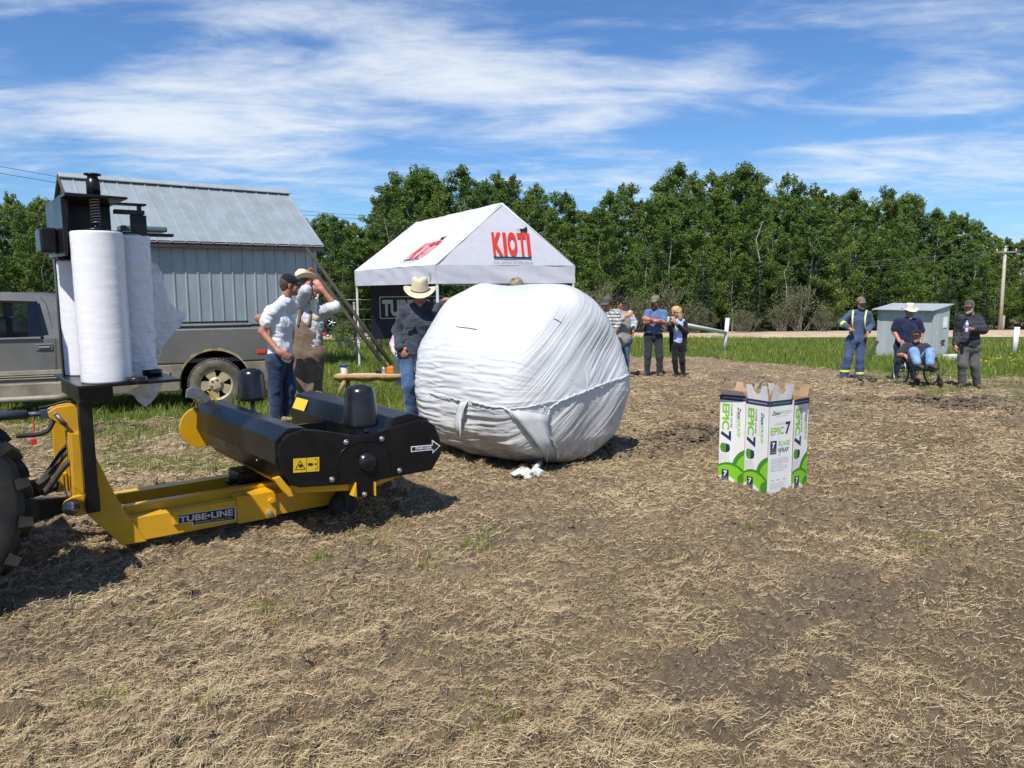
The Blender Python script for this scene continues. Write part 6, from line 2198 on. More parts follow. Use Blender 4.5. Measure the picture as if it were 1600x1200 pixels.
def sdf_mesh(prims, h, k=.02, fold=0, ffreq=11, seed=0, cuts=()):
    """prims: (a, b, ra, rb, flat_axis or None, flat)"""
    lo = np.min([np.minimum(p[0], p[1]) - max(p[2], p[3]) for p in prims], 0) - 3 * h - abs(fold)
    hi = np.max([np.maximum(p[0], p[1]) + max(p[2], p[3]) for p in prims], 0) + 3 * h + abs(fold)
    n = np.ceil((hi - lo) / h).astype(int) + 1
    D = np.full(n, 1.0)
    for (a, b, ra, rb, fa, fl) in prims:
        a = np.array(a, float); b = np.array(b, float)
        m = max(ra, rb) + k * 1.5 + 3 * h
        i0 = np.maximum(0, np.floor((np.minimum(a, b) - m - lo) / h).astype(int)); i1 = np.minimum(n, np.ceil((np.maximum(a, b) + m - lo) / h).astype(int) + 1)
        gx = [lo[q] + h * np.arange(i0[q], i1[q]) for q in range(3)]
        Pn = np.stack(np.meshgrid(*gx, indexing='ij'), -1)
        ab = b - a; L2 = max(1e-9, ab @ ab)
        t = np.clip(((Pn - a) @ ab) / L2, 0, 1)
        q = Pn - (a + t[..., None] * ab)
        if fa is not None:
            fa_ = np.array(fa, float); fa_ /= np.linalg.norm(fa_)
            qn = q @ fa_
            q = q + fa_ * (qn * (1 / fl - 1))[..., None]
        d = (np.linalg.norm(q, axis=-1) - (ra + (rb - ra) * t)) * (fl if fa is not None and fl < 1 else 1)
        s = tuple(slice(i0[q], i1[q]) for q in range(3))
        o = D[s]
        hh = np.clip(.5 + .5 * (o - d) / k, 0, 1)
        D[s] = o * (1 - hh) + d * hh - k * hh * (1 - hh)
    if fold:
        gx = [lo[q] + h * np.arange(n[q]) for q in range(3)]
        m = np.abs(D) < .06
        Pn = np.stack(np.meshgrid(*gx, indexing='ij'), -1)[m]
        w = vnoise3(Pn * np.array([ffreq, ffreq, ffreq * .55]) + seed, seed) - .5
        Pr = Pn + Pn[..., [2, 0, 1]] * np.array([.55, -.35, .6])
        w2 = 1 - np.abs(2 * vnoise3(Pr * ffreq * np.array([1.3, 1.3, 1.5]) + vnoise3(Pn * 6, 3)[..., None] * 3, seed + 9) - 1)
        D[m] += fold * (w * 1.3 - np.clip(w2 - .6, 0, 1) * 1.4)
    for (pt, nrm) in cuts:
        gx = [lo[q] + h * np.arange(n[q]) for q in range(3)]
        Pn = np.stack(np.meshgrid(*gx, indexing='ij'), -1)
        D = np.maximum(D, (Pn - np.array(pt)) @ np.array(nrm))
    return surface_nets(D, h, lo)


def A3(v): return np.array(v[:], float)


def C_(a, b, ra, rb, fa=None, fl=1.0): return (A3(a), A3(b), ra, rb, None if fa is None else A3(fa), fl)


def E_l(c, r, ax=None, fl=1.0): return C_(c, c, r, r, ax, fl)


skin_m = mat("skin", (.50, .25, .165), .5, var=.10, scale=25)
skin_red = mat("sunburnt_skin", (.47, .185, .125), .5, var=.12, scale=25)
skin_tan = mat("tanned_skin", (.36, .165, .10), .5, var=.12, scale=25)
dark_eye = mat("dark_eye", (.02, .015, .012), .25)
lip_m = mat("lip", (.30, .10, .09), .5)


def cloth(name, col, var=.14, dirt=None, damt=.4, scale=9, rough=.85, bump=.25):
    return mat(name, col, rough, var=var, scale=scale, bump=bump, bscale=70, dirt=dirt, dscale=5, damt=damt, spec=.15, sheen=.15)


def plaid_mat(name, a, b, c, s=26):
    m, nt, bb = NT(name)
    tc = nt.nodes.new("ShaderNodeTexCoord"); sp = nt.nodes.new("ShaderNodeSeparateXYZ"); nt.links.new(tc.outputs["Object"], sp.inputs[0])
    def band(sock):
        m1 = nt.nodes.new("ShaderNodeMath"); m1.operation = 'MULTIPLY'; nt.links.new(sock, m1.inputs[0]); m1.inputs[1].default_value = s
        m2 = nt.nodes.new("ShaderNodeMath"); m2.operation = 'FRACT'; nt.links.new(m1.outputs[0], m2.inputs[0])
        m3 = nt.nodes.new("ShaderNodeMath"); m3.operation = 'GREATER_THAN'; nt.links.new(m2.outputs[0], m3.inputs[0]); m3.inputs[1].default_value = .6
        return m3.outputs[0]
    c1 = mix(nt, band(sp.outputs[2]), a, b)
    ad = nt.nodes.new("ShaderNodeMath"); nt.links.new(sp.outputs[0], ad.inputs[0]); nt.links.new(sp.outputs[1], ad.inputs[1])
    c2 = mix(nt, band(ad.outputs[0]), c1, mix(nt, .6, c1, c))
    nt.links.new(c2, bb.inputs["Base Color"]); bb.inputs["Roughness"].default_value = .85
    return m


def camo_mat(name, cols, s=14):
    m, nt, bb = NT(name)
    tc = nt.nodes.new("ShaderNodeTexCoord")
    n = nd(nt, "ShaderNodeTexNoise", i_Scale=float(s), i_Detail=3.0); nt.links.new(tc.outputs["Object"], n.inputs["Vector"])
    r = ramp(nt, n.outputs[0], [(.0, cols[0]), (.42, cols[1]), (.5, cols[2]), (.6, cols[3])]); r.color_ramp.interpolation = 'CONSTANT'
    nt.links.new(r.outputs[0], bb.inputs["Base Color"]); bb.inputs["Roughness"].default_value = .85
    return m


jean_d = cloth("dark_blue_denim", (.022, .038, .085), .3, (.07, .09, .14), .5)
jean_m = cloth("blue_denim", (.05, .10, .20), .3, (.14, .20, .30), .6)
jean_l = cloth("light_blue_denim", (.16, .28, .48), .25, (.30, .42, .60), .6)
boot_m = mat("brown_boot", (.085, .05, .032), .7, var=.25, dirt=(.2, .16, .11), dscale=9, damt=.7)
shoe_k = mat("dark_shoe", (.03, .027, .025), .6, var=.2, dirt=(.15, .12, .09), dscale=9, damt=.6)
sole_t = mat("tan_shoe", (.30, .21, .12), .7, var=.2)
straw_hat = mat("cream_hat_straw", (.62, .54, .37), .75, var=.1, scale=60, bump=.3, bscale=160)
white_hat = mat("pale_hat_straw", (.68, .60, .50), .75, var=.1, scale=60)
belt_m = mat("black_leather", (.02, .017, .015), .5)


class Person:
    def __init__(self, label, u, v, Y, group=None, seat_z=None, h=.012):
        """u,v: a pixel below the figure for its base; Y depth"""
        b = P(u, v, Y)
        self.o = Vector((b.x, Y, gz(b.x, Y)))
        self.Y = Y; self.h = h
        self.root = thing("person", label, "person", self.o, 0, group)
        self.seed = random.randint(0, 999)

    def J(self, u, v, dy=0.0):
        return P(u, v, self.Y + dy) - self.o

    def mesh(self, name, prims, m, k=.02, fold=0, ffreq=11, parent=None, h=None, cuts=(), smooth_it=1):
        V, Q = sdf_mesh(prims, h or self.h, k, fold, ffreq, self.seed, cuts)
        o = npmesh(name, V, Q, m, parent or self.root, smooth=True)
        if smooth_it:
            s = o.modifiers.new("smooth", 'SMOOTH'); s.iterations = smooth_it; s.factor = .5
        return o

    # ---- pieces of skin
    def head_prims(self, c, f, up=(0, 0, 1), s=1.0, male=True):
        c, f, up = Vector(c), Vector(f).normalized(), Vector(up).normalized()
        r_ = f.cross(up).normalized(); up = r_.cross(f).normalized()
        self.hc, self.hf, self.hu, self.hr, self.hs = c, f, up, r_, s
        K = lambda x, y, z: c + (r_ * x + f * y + up * z) * s
        self.K = K
        pr = [C_(K(0, -.022, .035), K(0, .018, .04), .082 * s, .078 * s, r_, .90),
              C_(K(0, .035, -.01), K(0, .045, -.062), .060 * s, .043 * s, r_, .95),
              C_(K(-.04, .045, -.045), K(.04, .045, -.045), .03 * s, .03 * s),
              C_(K(0, .082, -.088), K(0, .07, -.09), .022 * s, .025 * s),
              C_(K(0, .094, .03), K(0, .116, -.012), .010 * s, .016 * s),
              C_(K(-.035, .078, .042), K(.035, .078, .042), .017 * s, .017 * s),
              C_(K(-.045, .062, -.012), K(-.03, .075, -.02), .022 * s, .02 * s), C_(K(.045, .062, -.012), K(.03, .075, -.02), .022 * s, .02 * s),
              C_(K(-.078, -.012, .015), K(-.080, -.018, -.02), .017 * s, .012 * s, r_, .5), C_(K(.078, -.012, .015), K(.080, -.018, -.02), .017 * s, .012 * s, r_, .5)]
        return pr

    def neck(self, base):
        return [C_(self.K(0, -.02, -.05), Vector(base), .058 * self.hs, .066)]

    def hand(self, w, d, n, side=1, curl=.5, s=1.0, spread=.012, thumb=1.0):
        """w wrist, d pointing along the hand, n the way the palm faces; side picks the thumb's side"""
        w, d, n = Vector(w), Vector(d).normalized(), Vector(n)
        n = (n - d * n.dot(d)).normalized(); b = d.cross(n) * side
        pr = [C_(w - d * .02, w + d * .03 * s, .028 * s, .034 * s, n, .62), C_(w + d * .03 * s, w + d * .075 * s, .036 * s, .040 * s, n, .45)]
        for i, (off, ln) in enumerate(((.030, .068), (.010, .078), (-.011, .073), (-.031, .056))):
            p0 = w + d * .088 * s + b * off * s
            c1 = curl * .8; c2 = curl * 1.7
            d1 = d * math.cos(c1) + n * math.sin(c1) + b * (off * spread * 20)
            d2 = d * math.cos(c2) + n * math.sin(c2)
            p1 = p0 + d1.normalized() * ln * .5 * s; p2 = p1 + d2.normalized() * ln * .5 * s
            pr += [C_(p0 - d * .02, p1, .0105 * s, .0095 * s), C_(p1, p2, .0095 * s, .0075 * s)]
        t0 = w + d * .028 * s + b * .032 * s
        t1 = t0 + (d * .55 + b * .6 + n * .35 * thumb).normalized() * .038 * s
        t2 = t1 + (d * .85 + b * .2 + n * .4 * thumb).normalized() * .03 * s
        pr += [C_(t0 - b * .015, t1, .015 * s, .0115 * s), C_(t1, t2, .0115 * s, .009 * s)]
        return pr

    def eyes(self, glasses=None, beard=None, beard_len=.05, mouth=True):
        K = self.K; s = self.hs
        if glasses:
            g = MB()
            for sx_ in (-1, 1):
                g.sphere(K(sx_ * .034, .094, .022), (.030 * s, .012 * s, .022 * s), Matrix((self.hr, self.hf, self.hu)).transposed(), sub=2)
                g.tube([K(sx_ * .062, .08, .028), K(sx_ * .082, -.01, .025)], .004 * s, 6)
            g.tube([K(-.01, .10, .028), K(.01, .10, .028)], .004 * s, 6)
            g.build("sunglasses", glasses, self.root)
        else:
            for sx_ in (-1, 1):
                MB().sphere(K(sx_ * .033, .083, .020), (.014 * s, .009 * s, .008 * s), Matrix((self.hr, self.hf, self.hu)).transposed(), sub=2).build("eye", dark_eye, self.root)
        if mouth and not beard:
            MB().sphere(K(0, .092, -.052), (.024 * s, .008 * s, .006 * s), Matrix((self.hr, self.hf, self.hu)).transposed(), sub=2).build("mouth", lip_m, self.root)
        if beard:
            wd_ = .032 + beard_len * .10
            pr = [C_(K(-.062, .015, -.05), K(-.045, .055, -.085), .020 * s, .026 * s), C_(K(.062, .015, -.05), K(.045, .055, -.085), .020 * s, .026 * s),
                  C_(K(-.022, .076, -.098), K(.022, .076, -.098), .028 * s, .028 * s), C_(K(0, .07, -.10), K(0, .075 + beard_len * .2, -.10 - beard_len), .034 * s, wd_ * s),
                  C_(K(-.028, .098, -.040), K(.028, .098, -.040), .009 * s, .009 * s)]
            self.mesh("beard", pr, beard, k=.02, fold=.008, ffreq=45, h=.008)

    def hair(self, m, lo=-.03, extra=()):
        K = self.K; s = self.hs
        pr = [C_(K(0, -.03, .045), K(0, .008, .052), .090 * s, .082 * s, self.hr, .92), C_(K(0, -.055, .01), K(0, -.05, lo), .062 * s, .055 * s, self.hr, 1.0),
              C_(K(-.07, .012, .02), K(-.072, .0, -.01), .016 * s, .012 * s), C_(K(.07, .012, .02), K(.072, .0, -.01), .016 * s, .012 * s)] + list(extra)
        self.mesh("hair", pr, m, k=.02, fold=.005, ffreq=40, h=.009)

    def cap(self, m, brim_m=None, tilt=0, long=.085):
        K = self.K; s = self.hs
        ca_ = MB()
        rings = []
        n = 28
        for j, (e_, z_) in enumerate(((1.0, .042), (1.03, .06), (1.0, .085), (.9, .112), (.68, .135), (.36, .148), (.06, .152))):
            rings.append([ca_.bm.verts.new(K(.088 * e_ * math.cos(a_), -.006 + .104 * e_ * math.sin(a_), z_ + .006 * math.sin(a_) * -1)) for a_ in np.linspace(0, 2 * PI, n, endpoint=False)])
        for j in range(6):
            for i in range(n):
                f_ = ca_.bm.faces.new((rings[j][i], rings[j][(i + 1) % n], rings[j + 1][(i + 1) % n], rings[j + 1][i])); f_.smooth = True
        ca_.bm.faces.new(rings[-1])
        c_o = ca_.build("cap", m, self.root)
        MB().sphere(K(0, -.006, .152), .008 * s, sub=1).build("button", m, c_o)
        br = MB(); rows = []
        for j in range(6):
            t_ = j / 5
            row_ = []
            for i in range(15):
                a_ = PI / 2 + (i / 14 - .5) * 2.3 * (1 - .12 * t_)
                rx, ry = .088 + .004 * t_, .10
                x_ = rx * math.cos(a_); y_ = -.006 + ry * math.sin(a_) + long * t_ * max(0, math.sin(a_)) ** .6
                row_.append(br.bm.verts.new(K(x_, y_, .046 - .030 * (x_ / .088) ** 2 * t_ - .012 * t_ + tilt * t_)))
            rows.append(row_)
        for j in range(5):
            for i in range(14):
                f_ = br.bm.faces.new((rows[j][i], rows[j][i + 1], rows[j + 1][i + 1], rows[j + 1][i])); f_.smooth = True
        bo_ = br.build("brim", brim_m or m, c_o)
        sm = bo_.modifiers.new("t", 'SOLIDIFY'); sm.thickness = .005

    def cowboy(self, m, band=None, centre=None, f=None, up=None, s=1.0, zoff=.05, level=None):
        if centre is None:
            c, f, up = self.K(0, -.004, zoff), self.hf, self.hu
            if level: up = Vector(level).normalized()
        else: c = Vector(centre); f = Vector(f).normalized(); up = Vector(up).normalized()
        r_ = f.cross(up).normalized(); up = r_.cross(f)
        K = lambda x, y, z: c + (r_ * x + f * y + up * z) * s
        hb = MB(); n = 40; rings = []
        # brim: wide, rolled up at the sides, dipped in front and behind
        for t_ in (1.0, .86, .7, .5, .25, .0):
            ring = []
            for a_ in np.linspace(0, 2 * PI, n, endpoint=False):
                ca__, sa__ = math.cos(a_), math.sin(a_)
                rx = .092 + .105 * t_; ry = .108 + .100 * t_
                z_ = (.034 * abs(ca__) ** 2.2 * t_ ** 2.2) - .028 * abs(sa__) ** 2 * t_
                ring.append(hb.bm.verts.new(K(rx * ca__ * (1 - .10 * t_ * abs(ca__)), ry * sa__, z_)))
            rings.append(ring)
        for (e_, z_) in ((.99, .03), (.97, .065), (.93, .105), (.87, .135), (.74, .148), (.42, .136), (.1, .124)):
            ring = []
            for a_ in np.linspace(0, 2 * PI, n, endpoint=False):
                ca__, sa__ = math.cos(a_), math.sin(a_)
                pinch = 1 - .16 * max(0, sa__) ** 2 * (z_ / .12) * abs(ca__) ** .5
                dent = -.022 * (1 - min(1, abs(ca__ * e_) * 2.2)) if z_ > .1 else 0
                ring.append(hb.bm.verts.new(K(.092 * e_ * ca__ * pinch, .108 * e_ * sa__, z_ + dent + (.012 * sa__ if z_ > .08 else 0))))
            rings.append(ring)
        for A_, B_ in zip(rings[:-1], rings[1:]):
            for i in range(n):
                f_ = hb.bm.faces.new((A_[i], A_[(i + 1) % n], B_[(i + 1) % n], B_[i])); f_.smooth = True
        hb.bm.faces.new(rings[-1])
        ho = hb.build("cowboy_hat", m, self.root)
        sm = ho.modifiers.new("t", 'SOLIDIFY'); sm.thickness = .004; sm.offset = 1
        if band:
            MB().tube([K(.094 * math.cos(a_), .110 * math.sin(a_), .012) for a_ in np.linspace(0, 2 * PI, 33)], .008 * s, 6, caps=False).build("hat_band", band, ho)

    def torso(self, j, chest=.165, belly=.155, flat=.66, drop=.06, sh=.062, neckr=.075):
        """upper-body cloth from joint dict"""
        j['shL'].z -= .022; j['shR'].z -= .022
        L, R_, N, Pv = j['shL'], j['shR'], j['neck'], j['pel']
        sv = (R_ - L).normalized()
        mid = (L + R_) / 2
        upv = (N - Pv).normalized(); fa = sv.cross(upv).normalized()
        cst = mid.lerp(Pv, .30); wst = mid.lerp(Pv, .78)
        hips = Pv + upv * (.10 - drop)
        half = (R_ - L).length / 2
        return [C_(cst, wst, chest, belly, fa, flat), C_(wst, hips, belly, belly * 1.03, fa, flat + .04),
                C_(cst + sv * half * .35 + upv * .03, cst - sv * half * .35 + upv * .03, chest * .74, chest * .74, fa, .85),
                C_(L * .93 + R_ * .07, R_ * .93 + L * .07, sh, sh, fa, .9), C_(mid - upv * .04, N, .10, neckr * .8, fa, .85), C_(N - upv * .035, L, .062, .06), C_(N - upv * .035, R_, .062, .06)], fa, sv, upv

    def leg(self, hip, knee, ank, r0=.092, r1=.066, r2=.058, flare=.062):
        hip, knee, ank = Vector(hip), Vector(knee), Vector(ank)
        return [C_(hip, knee, r0, r1), C_(knee, knee.lerp(ank, .45), r1, r2 * 1.04), C_(knee.lerp(ank, .45), ank, r2 * 1.04, flare)]

    def shoe(self, ank, d, m, s=1.0, sole=None):
        ank = Vector(ank); d = Vector((d[0], d[1], 0)).normalized()
        w_ = self.root.location + ank
        z0_ = gz(w_.x, w_.y) - self.root.location.z
        heel = Vector((ank.x, ank.y, z0_ + .045)) - d * .045; toe = heel + d * .215 * s
        pr = [C_(heel, heel.lerp(toe, .55), .042, .046), C_(heel.lerp(toe, .5), toe, .046, .036, (0, 0, 1), .8), C_(heel + Vector((0, 0, .02)) + d * .03, ank + Vector((0, 0, .02)), .044, .048)]
        self.mesh("shoe", pr, m, k=.02, cuts=[((0, 0, z0_ - .012), (0, 0, -1))])


def sides(p, pel, fa, sv, hw=.085):
    return pel - sv * hw, pel + sv * hw


GRP_C = "onlookers"
Z3 = Vector((0, 0, 1))

# ---- man in the white T-shirt, back three-quarter view, hand on hip
p = Person("man in white T-shirt and black cap standing behind the wrapper, hand on hip", 440, 660, 9.35, h=.0095)
J = p.J
j = dict(shL=J(424, 486, -.10), shR=J(455, 478, .24), neck=J(446.5, 465.5, .06), pel=J(437, 566, .05))
hd = p.head_prims(J(452.5, 447, .06), (.86, .42, -.05), (0.06, 0, 1))
elL, wrL = J(409.5, 518, -.12), J(437, 551, -.20)
elR = J(404, 497, .38)
tp, fa, sv, upv = p.torso(j, .160, .150, .70, drop=.035)
back = fa if fa.y < 0 else -fa
body = hd + p.neck(j['neck']) + [C_(j['shL'], elL, .054, .046), C_(elL, wrL, .046, .031), C_(j['shR'], elR, .05, .044), C_(elR, j['pel'] + Vector((.0, .30, .06)), .044, .032),
                                C_((j['shL'] + j['shR']) / 2 - Z3 * .10, j['pel'], .085, .10, fa, .7), C_(j['neck'], (j['shL'] + j['shR']) / 2 - Z3 * .10, .05, .07), C_(j['pel'], J(430, 608, -.02), .045, .045), C_(J(430, 608, -.02), J(431, 652, -.02), .045, .035), C_(j['pel'], J(452, 608, .14), .045, .045), C_(J(452, 608, .14), J(447, 653, .16), .045, .035)]
body += p.hand(wrL, (.75, .15, -.45), (0, 1, 0.1), 1, .35)
p.mesh("body", body, skin_tan, k=.022)
wt = cloth("white_tshirt", (.64, .655, .69), .04, bump=.15)
p.mesh("tshirt", tp + [C_(j['shL'], j['shL'].lerp(elL, .46), .074, .080), C_(j['shR'], j['shR'].lerp(elR, .6), .07, .077)], wt, k=.035, fold=.018, ffreq=10, cuts=[(A3(J(437, 575, 0)), (0, 0, -1))])
sv2 = Vector((sv.x, sv.y, 0)).normalized()
hl, hr_ = j['pel'] - sv2 * .085, j['pel'] + sv2 * .085
p.mesh("jeans", [C_(hl + Z3 * .02, hr_ + Z3 * .02, .125, .125, fa, .88)] + p.leg(hl - Z3 * .03, J(430, 608, -.02), J(431, 652, -.02), .105, .078, .066, .07) + p.leg(hr_ - Z3 * .03, J(452, 608, .14), J(447, 653, .16), .105, .078, .066, .07), jean_d, k=.03, fold=.012, ffreq=11)
p.shoe(J(431, 655, -.02), (.9, .3), sole_t); p.shoe(J(447, 655, .16), (.9, .5), sole_t)
p.eyes(); p.hair(mat("brown_hair", (.07, .045, .03), .7), -.02)
blk = cloth("black_cap_cloth", (.012, .012, .014), .1, bump=.1)
p.cap(blk)
MB().box(p.K(-.05, -.088, .065), (.035, .006, .006), Matrix((p.hr, p.hf, p.hu)).transposed()).build("cap_badge", ink_white, p.root)

# ---- bearded man in bib overalls lifting his hat
p = Person("white-bearded man in brown bib overalls lifting his straw hat with both arms raised", 481, 672, 10.3, h=.0095)
J = p.J
j = dict(shL=J(468, 478, .02), shR=J(501, 486, -.02), neck=J(486, 472, 0), pel=J(482, 556, 0))
hd = p.head_prims(J(489, 456, -.06), (-.25, -.90, -.32), (-.1, 0, 1))
elL, wrL = J(478, 452, -.26), J(484.5, 435, -.12)
elR, wrR = J(524, 478, -.18), J(503, 452, -.22)
tp, fa, sv, upv = p.torso(j, .165, .165, .70, drop=.05)
body = hd + p.neck(j['neck']) + [C_(j['shL'], elL, .052, .046), C_(elL, wrL, .045, .031), C_(j['shR'], elR, .052, .046), C_(elR, wrR, .044, .031), C_((j['shL'] + j['shR']) / 2 - Z3 * .10, j['pel'], .085, .10, fa, .7), C_(j['neck'], (j['shL'] + j['shR']) / 2 - Z3 * .10, .05, .07),
                                C_(j['pel'], J(473, 612, -.03), .07, .05), C_(J(473, 612, -.03), J(473, 664, 0), .045, .035), C_(j['pel'], J(492, 612, -.03), .07, .05), C_(J(492, 612, -.03), J(493, 664, .02), .045, .035)]
body += p.hand(wrL, (.15, .1, .9), (.3, -.8, 0), -1, .8) + p.hand(wrR, (-.55, .0, .75), (-.2, .9, -.2), 1, .35)
p.mesh("body", body, skin_red, k=.02)
sh_m = cloth("pale_work_shirt", (.46, .47, .50), .1, bump=.2)
p.mesh("shirt", tp + [C_(j['shL'], j['shL'].lerp(elL, .95), .074, .072), C_(j['shR'], j['shR'].lerp(elR, .82), .074, .074)], sh_m, k=.035, fold=.017, ffreq=11)
p.mesh("cuff", [C_(j['shR'].lerp(elR, .74), j['shR'].lerp(elR, .90), .078, .085)], cloth("white_cuff", (.72, .72, .74), .05), k=.02, fold=.01)
ov = cloth("brown_duck_canvas", (.145, .105, .072), .25, (.20, .16, .11), .5)
sv2 = Vector((sv.x, sv.y, 0)).normalized(); hl, hr_ = j['pel'] - sv2 * .09, j['pel'] + sv2 * .09
fr = fa if fa.y < 0 else -fa
p.mesh("overalls", [C_(hl + Z3 * .02, hr_ + Z3 * .02, .155, .155, fa, .9), C_(j['pel'] + Z3 * .08, j['pel'] + Z3 * .26, .188, .178, fa, .74), C_(j['pel'] + Z3 * .30 + fr * .06, j['pel'] + Z3 * .40 + fr * .06, .12, .11, fa, .6)]
       + p.leg(hl - Z3 * .05, J(473, 612, -.03), J(473, 664, 0), .118, .095, .088, .095) + p.leg(hr_ - Z3 * .05, J(492, 612, -.03), J(493, 664, .02), .118, .095, .088, .095), ov, k=.03, fold=.011, ffreq=10)
sp_ = []
for sg in (-1, 1):
    b_ = j['pel'] + Z3 * .42 + fr * .115 + sv2 * .075 * sg
    t_ = (j['shL'] if sg < 0 else j['shR']) * .55 + j['neck'] * .45 + Z3 * .055
    sp_ += [C_(b_, b_.lerp(t_, .6) + fr * .045, .024, .024), C_(b_.lerp(t_, .6) + fr * .045, t_, .024, .024)]
p.mesh("overall_straps", sp_, ov, k=.02)
p.shoe(J(473, 668, 0), (.3, -1), boot_m); p.shoe(J(493, 668, .02), (.5, -1), boot_m)
p.eyes(beard=mat("white_beard", (.66, .61, .50), .9, var=.12, scale=40), beard_len=.22)
p.hair(mat("grey_hair", (.42, .40, .36), .8), -.04)
p.cowboy(straw_hat, mat("tan_band", (.30, .22, .12), .7), centre=J(475, 440, -.14), f=(-.6, -.7, .2), up=(-.5, .15, .85))

# ---- cowboy-hatted man leaning on the bale
p = Person("man in cream cowboy hat and dark denim shirt resting a hand on the bale", 648, 655, 9.35, h=.0095)
J = p.J
j = dict(shL=J(633, 484, .0), shR=J(680, 479, .02), neck=J(656, 475, .04), pel=J(648, 558, .06))
hd = p.head_prims(J(656.5, 463, -.03), (.05, -.95, -.28), (0, -.28, .95))
elL, wrL = J(623, 517, .10), J(624, 543, -.06)
elR, wrR = J(689, 484, -.16), J(696, 469, -.26)
tp, fa, sv, upv = p.torso(j, .17, .16, .68, drop=.03)
body = hd + p.neck(j['neck']) + [C_(j['shL'], elL, .05, .045), C_(elL, wrL, .044, .031), C_(j['shR'], elR, .05, .045), C_(elR, wrR, .044, .031), C_((j['shL'] + j['shR']) / 2 - Z3 * .10, j['pel'], .085, .10, fa, .7), C_(j['neck'], (j['shL'] + j['shR']) / 2 - Z3 * .10, .05, .07), C_(j['pel'], J(638, 604, -.04), .045, .045), C_(J(638, 604, -.04), J(643, 648, .05), .045, .035), C_(j['pel'], J(664, 604, .0), .045, .045), C_(J(664, 604, .0), J(662, 652, .1), .045, .035)]
body += p.hand(wrL, (.5, -.1, -.8), (.3, .9, 0), 1, .5) + p.hand(wrR, (.75, -.15, .1), (.1, -.2, -1), -1, .35)
p.mesh("body", body, skin_red, k=.02)
dn = cloth("charcoal_denim", (.046, .056, .072), .3, (.09, .105, .13), .5)
p.mesh("denim_shirt", tp + [C_(j['shL'], elL, .074, .068), C_(elL, wrL, .066, .052), C_(j['shR'], elR, .074, .068), C_(elR, elR.lerp(wrR, .6), .066, .056)], dn, k=.035, fold=.018, ffreq=11)
p.mesh("collar", [C_(j['neck'] - sv * .06 + Z3 * .0, j['neck'] + sv * .06 + Z3 * .0, .05, .05, (0, 0, 1), .7), C_(j['neck'] - Z3 * .02 + Vector((-.05, -.09, -.03)), j['neck'] + Vector((-.01, -.12, -.09)), .02, .015), C_(j['neck'] - Z3 * .02 + Vector((.05, -.09, -.03)), j['neck'] + Vector((.01, -.12, -.09)), .02, .015)], dn, k=.02)
pk_ = MB()
for sg in (-.09, .09):
    c_ = (j['shL'] + j['shR']) / 2 - Z3 * .17 + sv * sg * 1.2 + Vector((0, -.135, 0))
    pk_ = MB().box(c_, (.12, .012, .05)).build("pocket_flap", dn, p.root, bevel=.005)
sv2 = Vector((1, 0, 0)); hl, hr_ = j['pel'] - sv2 * .09, j['pel'] + sv2 * .09
p.mesh("jeans", [C_(hl + Z3 * .02, hr_ + Z3 * .02, .125, .125, fa, .86)] + p.leg(hl - Z3 * .03, J(638, 604, -.04), J(643, 648, .05), .10, .075, .064, .07) + p.leg(hr_ - Z3 * .03, J(664, 604, .0), J(662, 652, .1), .10, .075, .064, .07), jean_m, k=.03, fold=.012, ffreq=11)
p.shoe(J(643, 650, .05), (-.1, -1), boot_m); p.shoe(J(662, 652, .1), (.3, -1), boot_m)
p.eyes(); p.hair(mat("grey_brown_hair", (.13, .11, .09), .8), -.03)
p.cowboy(straw_hat, mat("brown_band", (.14, .09, .05), .6), s=1.10, zoff=.072, level=(.03, -.05, 1))

# ---- seated helper in pink behind him
p = Person("person in a pale pink shirt sitting under the canopy behind the cowboy-hatted man", 640, 590, 13.6)
J = p.J
zs = .46
b0 = p.o
lx = lambda x, y, z: Vector((x, y, z))
j = dict(shL=lx(-.19, 0, 1.02), shR=lx(.19, 0, 1.02), neck=lx(0, .02, 1.12), pel=lx(0, .05, .52))
hd = p.head_prims(lx(0, -.02, 1.27), (.3, -.9, -.25))
tp, fa, sv, upv = p.torso(j, .155, .15, .72)
elL, wrL, elR, wrR = lx(-.27, -.02, .76), lx(-.20, -.26, .62), lx(.27, -.02, .76), lx(.16, -.26, .62)
body = hd + p.neck(j['neck']) + [C_(j['shL'], elL, .045, .04), C_(elL, wrL, .04, .03), C_(j['shR'], elR, .045, .04), C_(elR, wrR, .04, .03), C_((j['shL'] + j['shR']) / 2 - Z3 * .10, j['pel'], .085, .10, fa, .7), C_(j['neck'], (j['shL'] + j['shR']) / 2 - Z3 * .10, .05, .07)]
body += p.hand(wrL, (.3, -.9, -.2), (0, -.2, -1), 1, .5) + p.hand(wrR, (-.3, -.9, -.2), (0, -.2, -1), -1, .5)
p.mesh("body", body, skin_m)
p.mesh("shirt", tp + [C_(j['shL'], elL, .068, .062), C_(elL, elL.lerp(wrL, .8), .06, .05), C_(j['shR'], elR, .068, .062), C_(elR, elR.lerp(wrR, .8), .06, .05)], cloth("pale_pink_cotton", (.60, .45, .54), .08), k=.03, fold=.012)
p.mesh("jeans", [C_(lx(-.09, .05, .5), lx(.09, .05, .5), .13, .13)] + p.leg(lx(-.1, .03, .5), lx(-.13, -.40, .50), lx(-.13, -.42, .1)) + p.leg(lx(.1, .03, .5), lx(.13, -.40, .50), lx(.13, -.42, .1)), jean_d, k=.03, fold=.012)
p.shoe(lx(-.13, -.42, .08), (0, -1), shoe_k); p.shoe(lx(.13, -.42, .08), (0, -1), shoe_k)
p.eyes(); p.hair(mat("dark_brown_hair", (.05, .035, .025), .7), -.05)
ch = thing("folding_chair", "dark folding chair under the canopy carrying the person in pink", "chair", p.o)
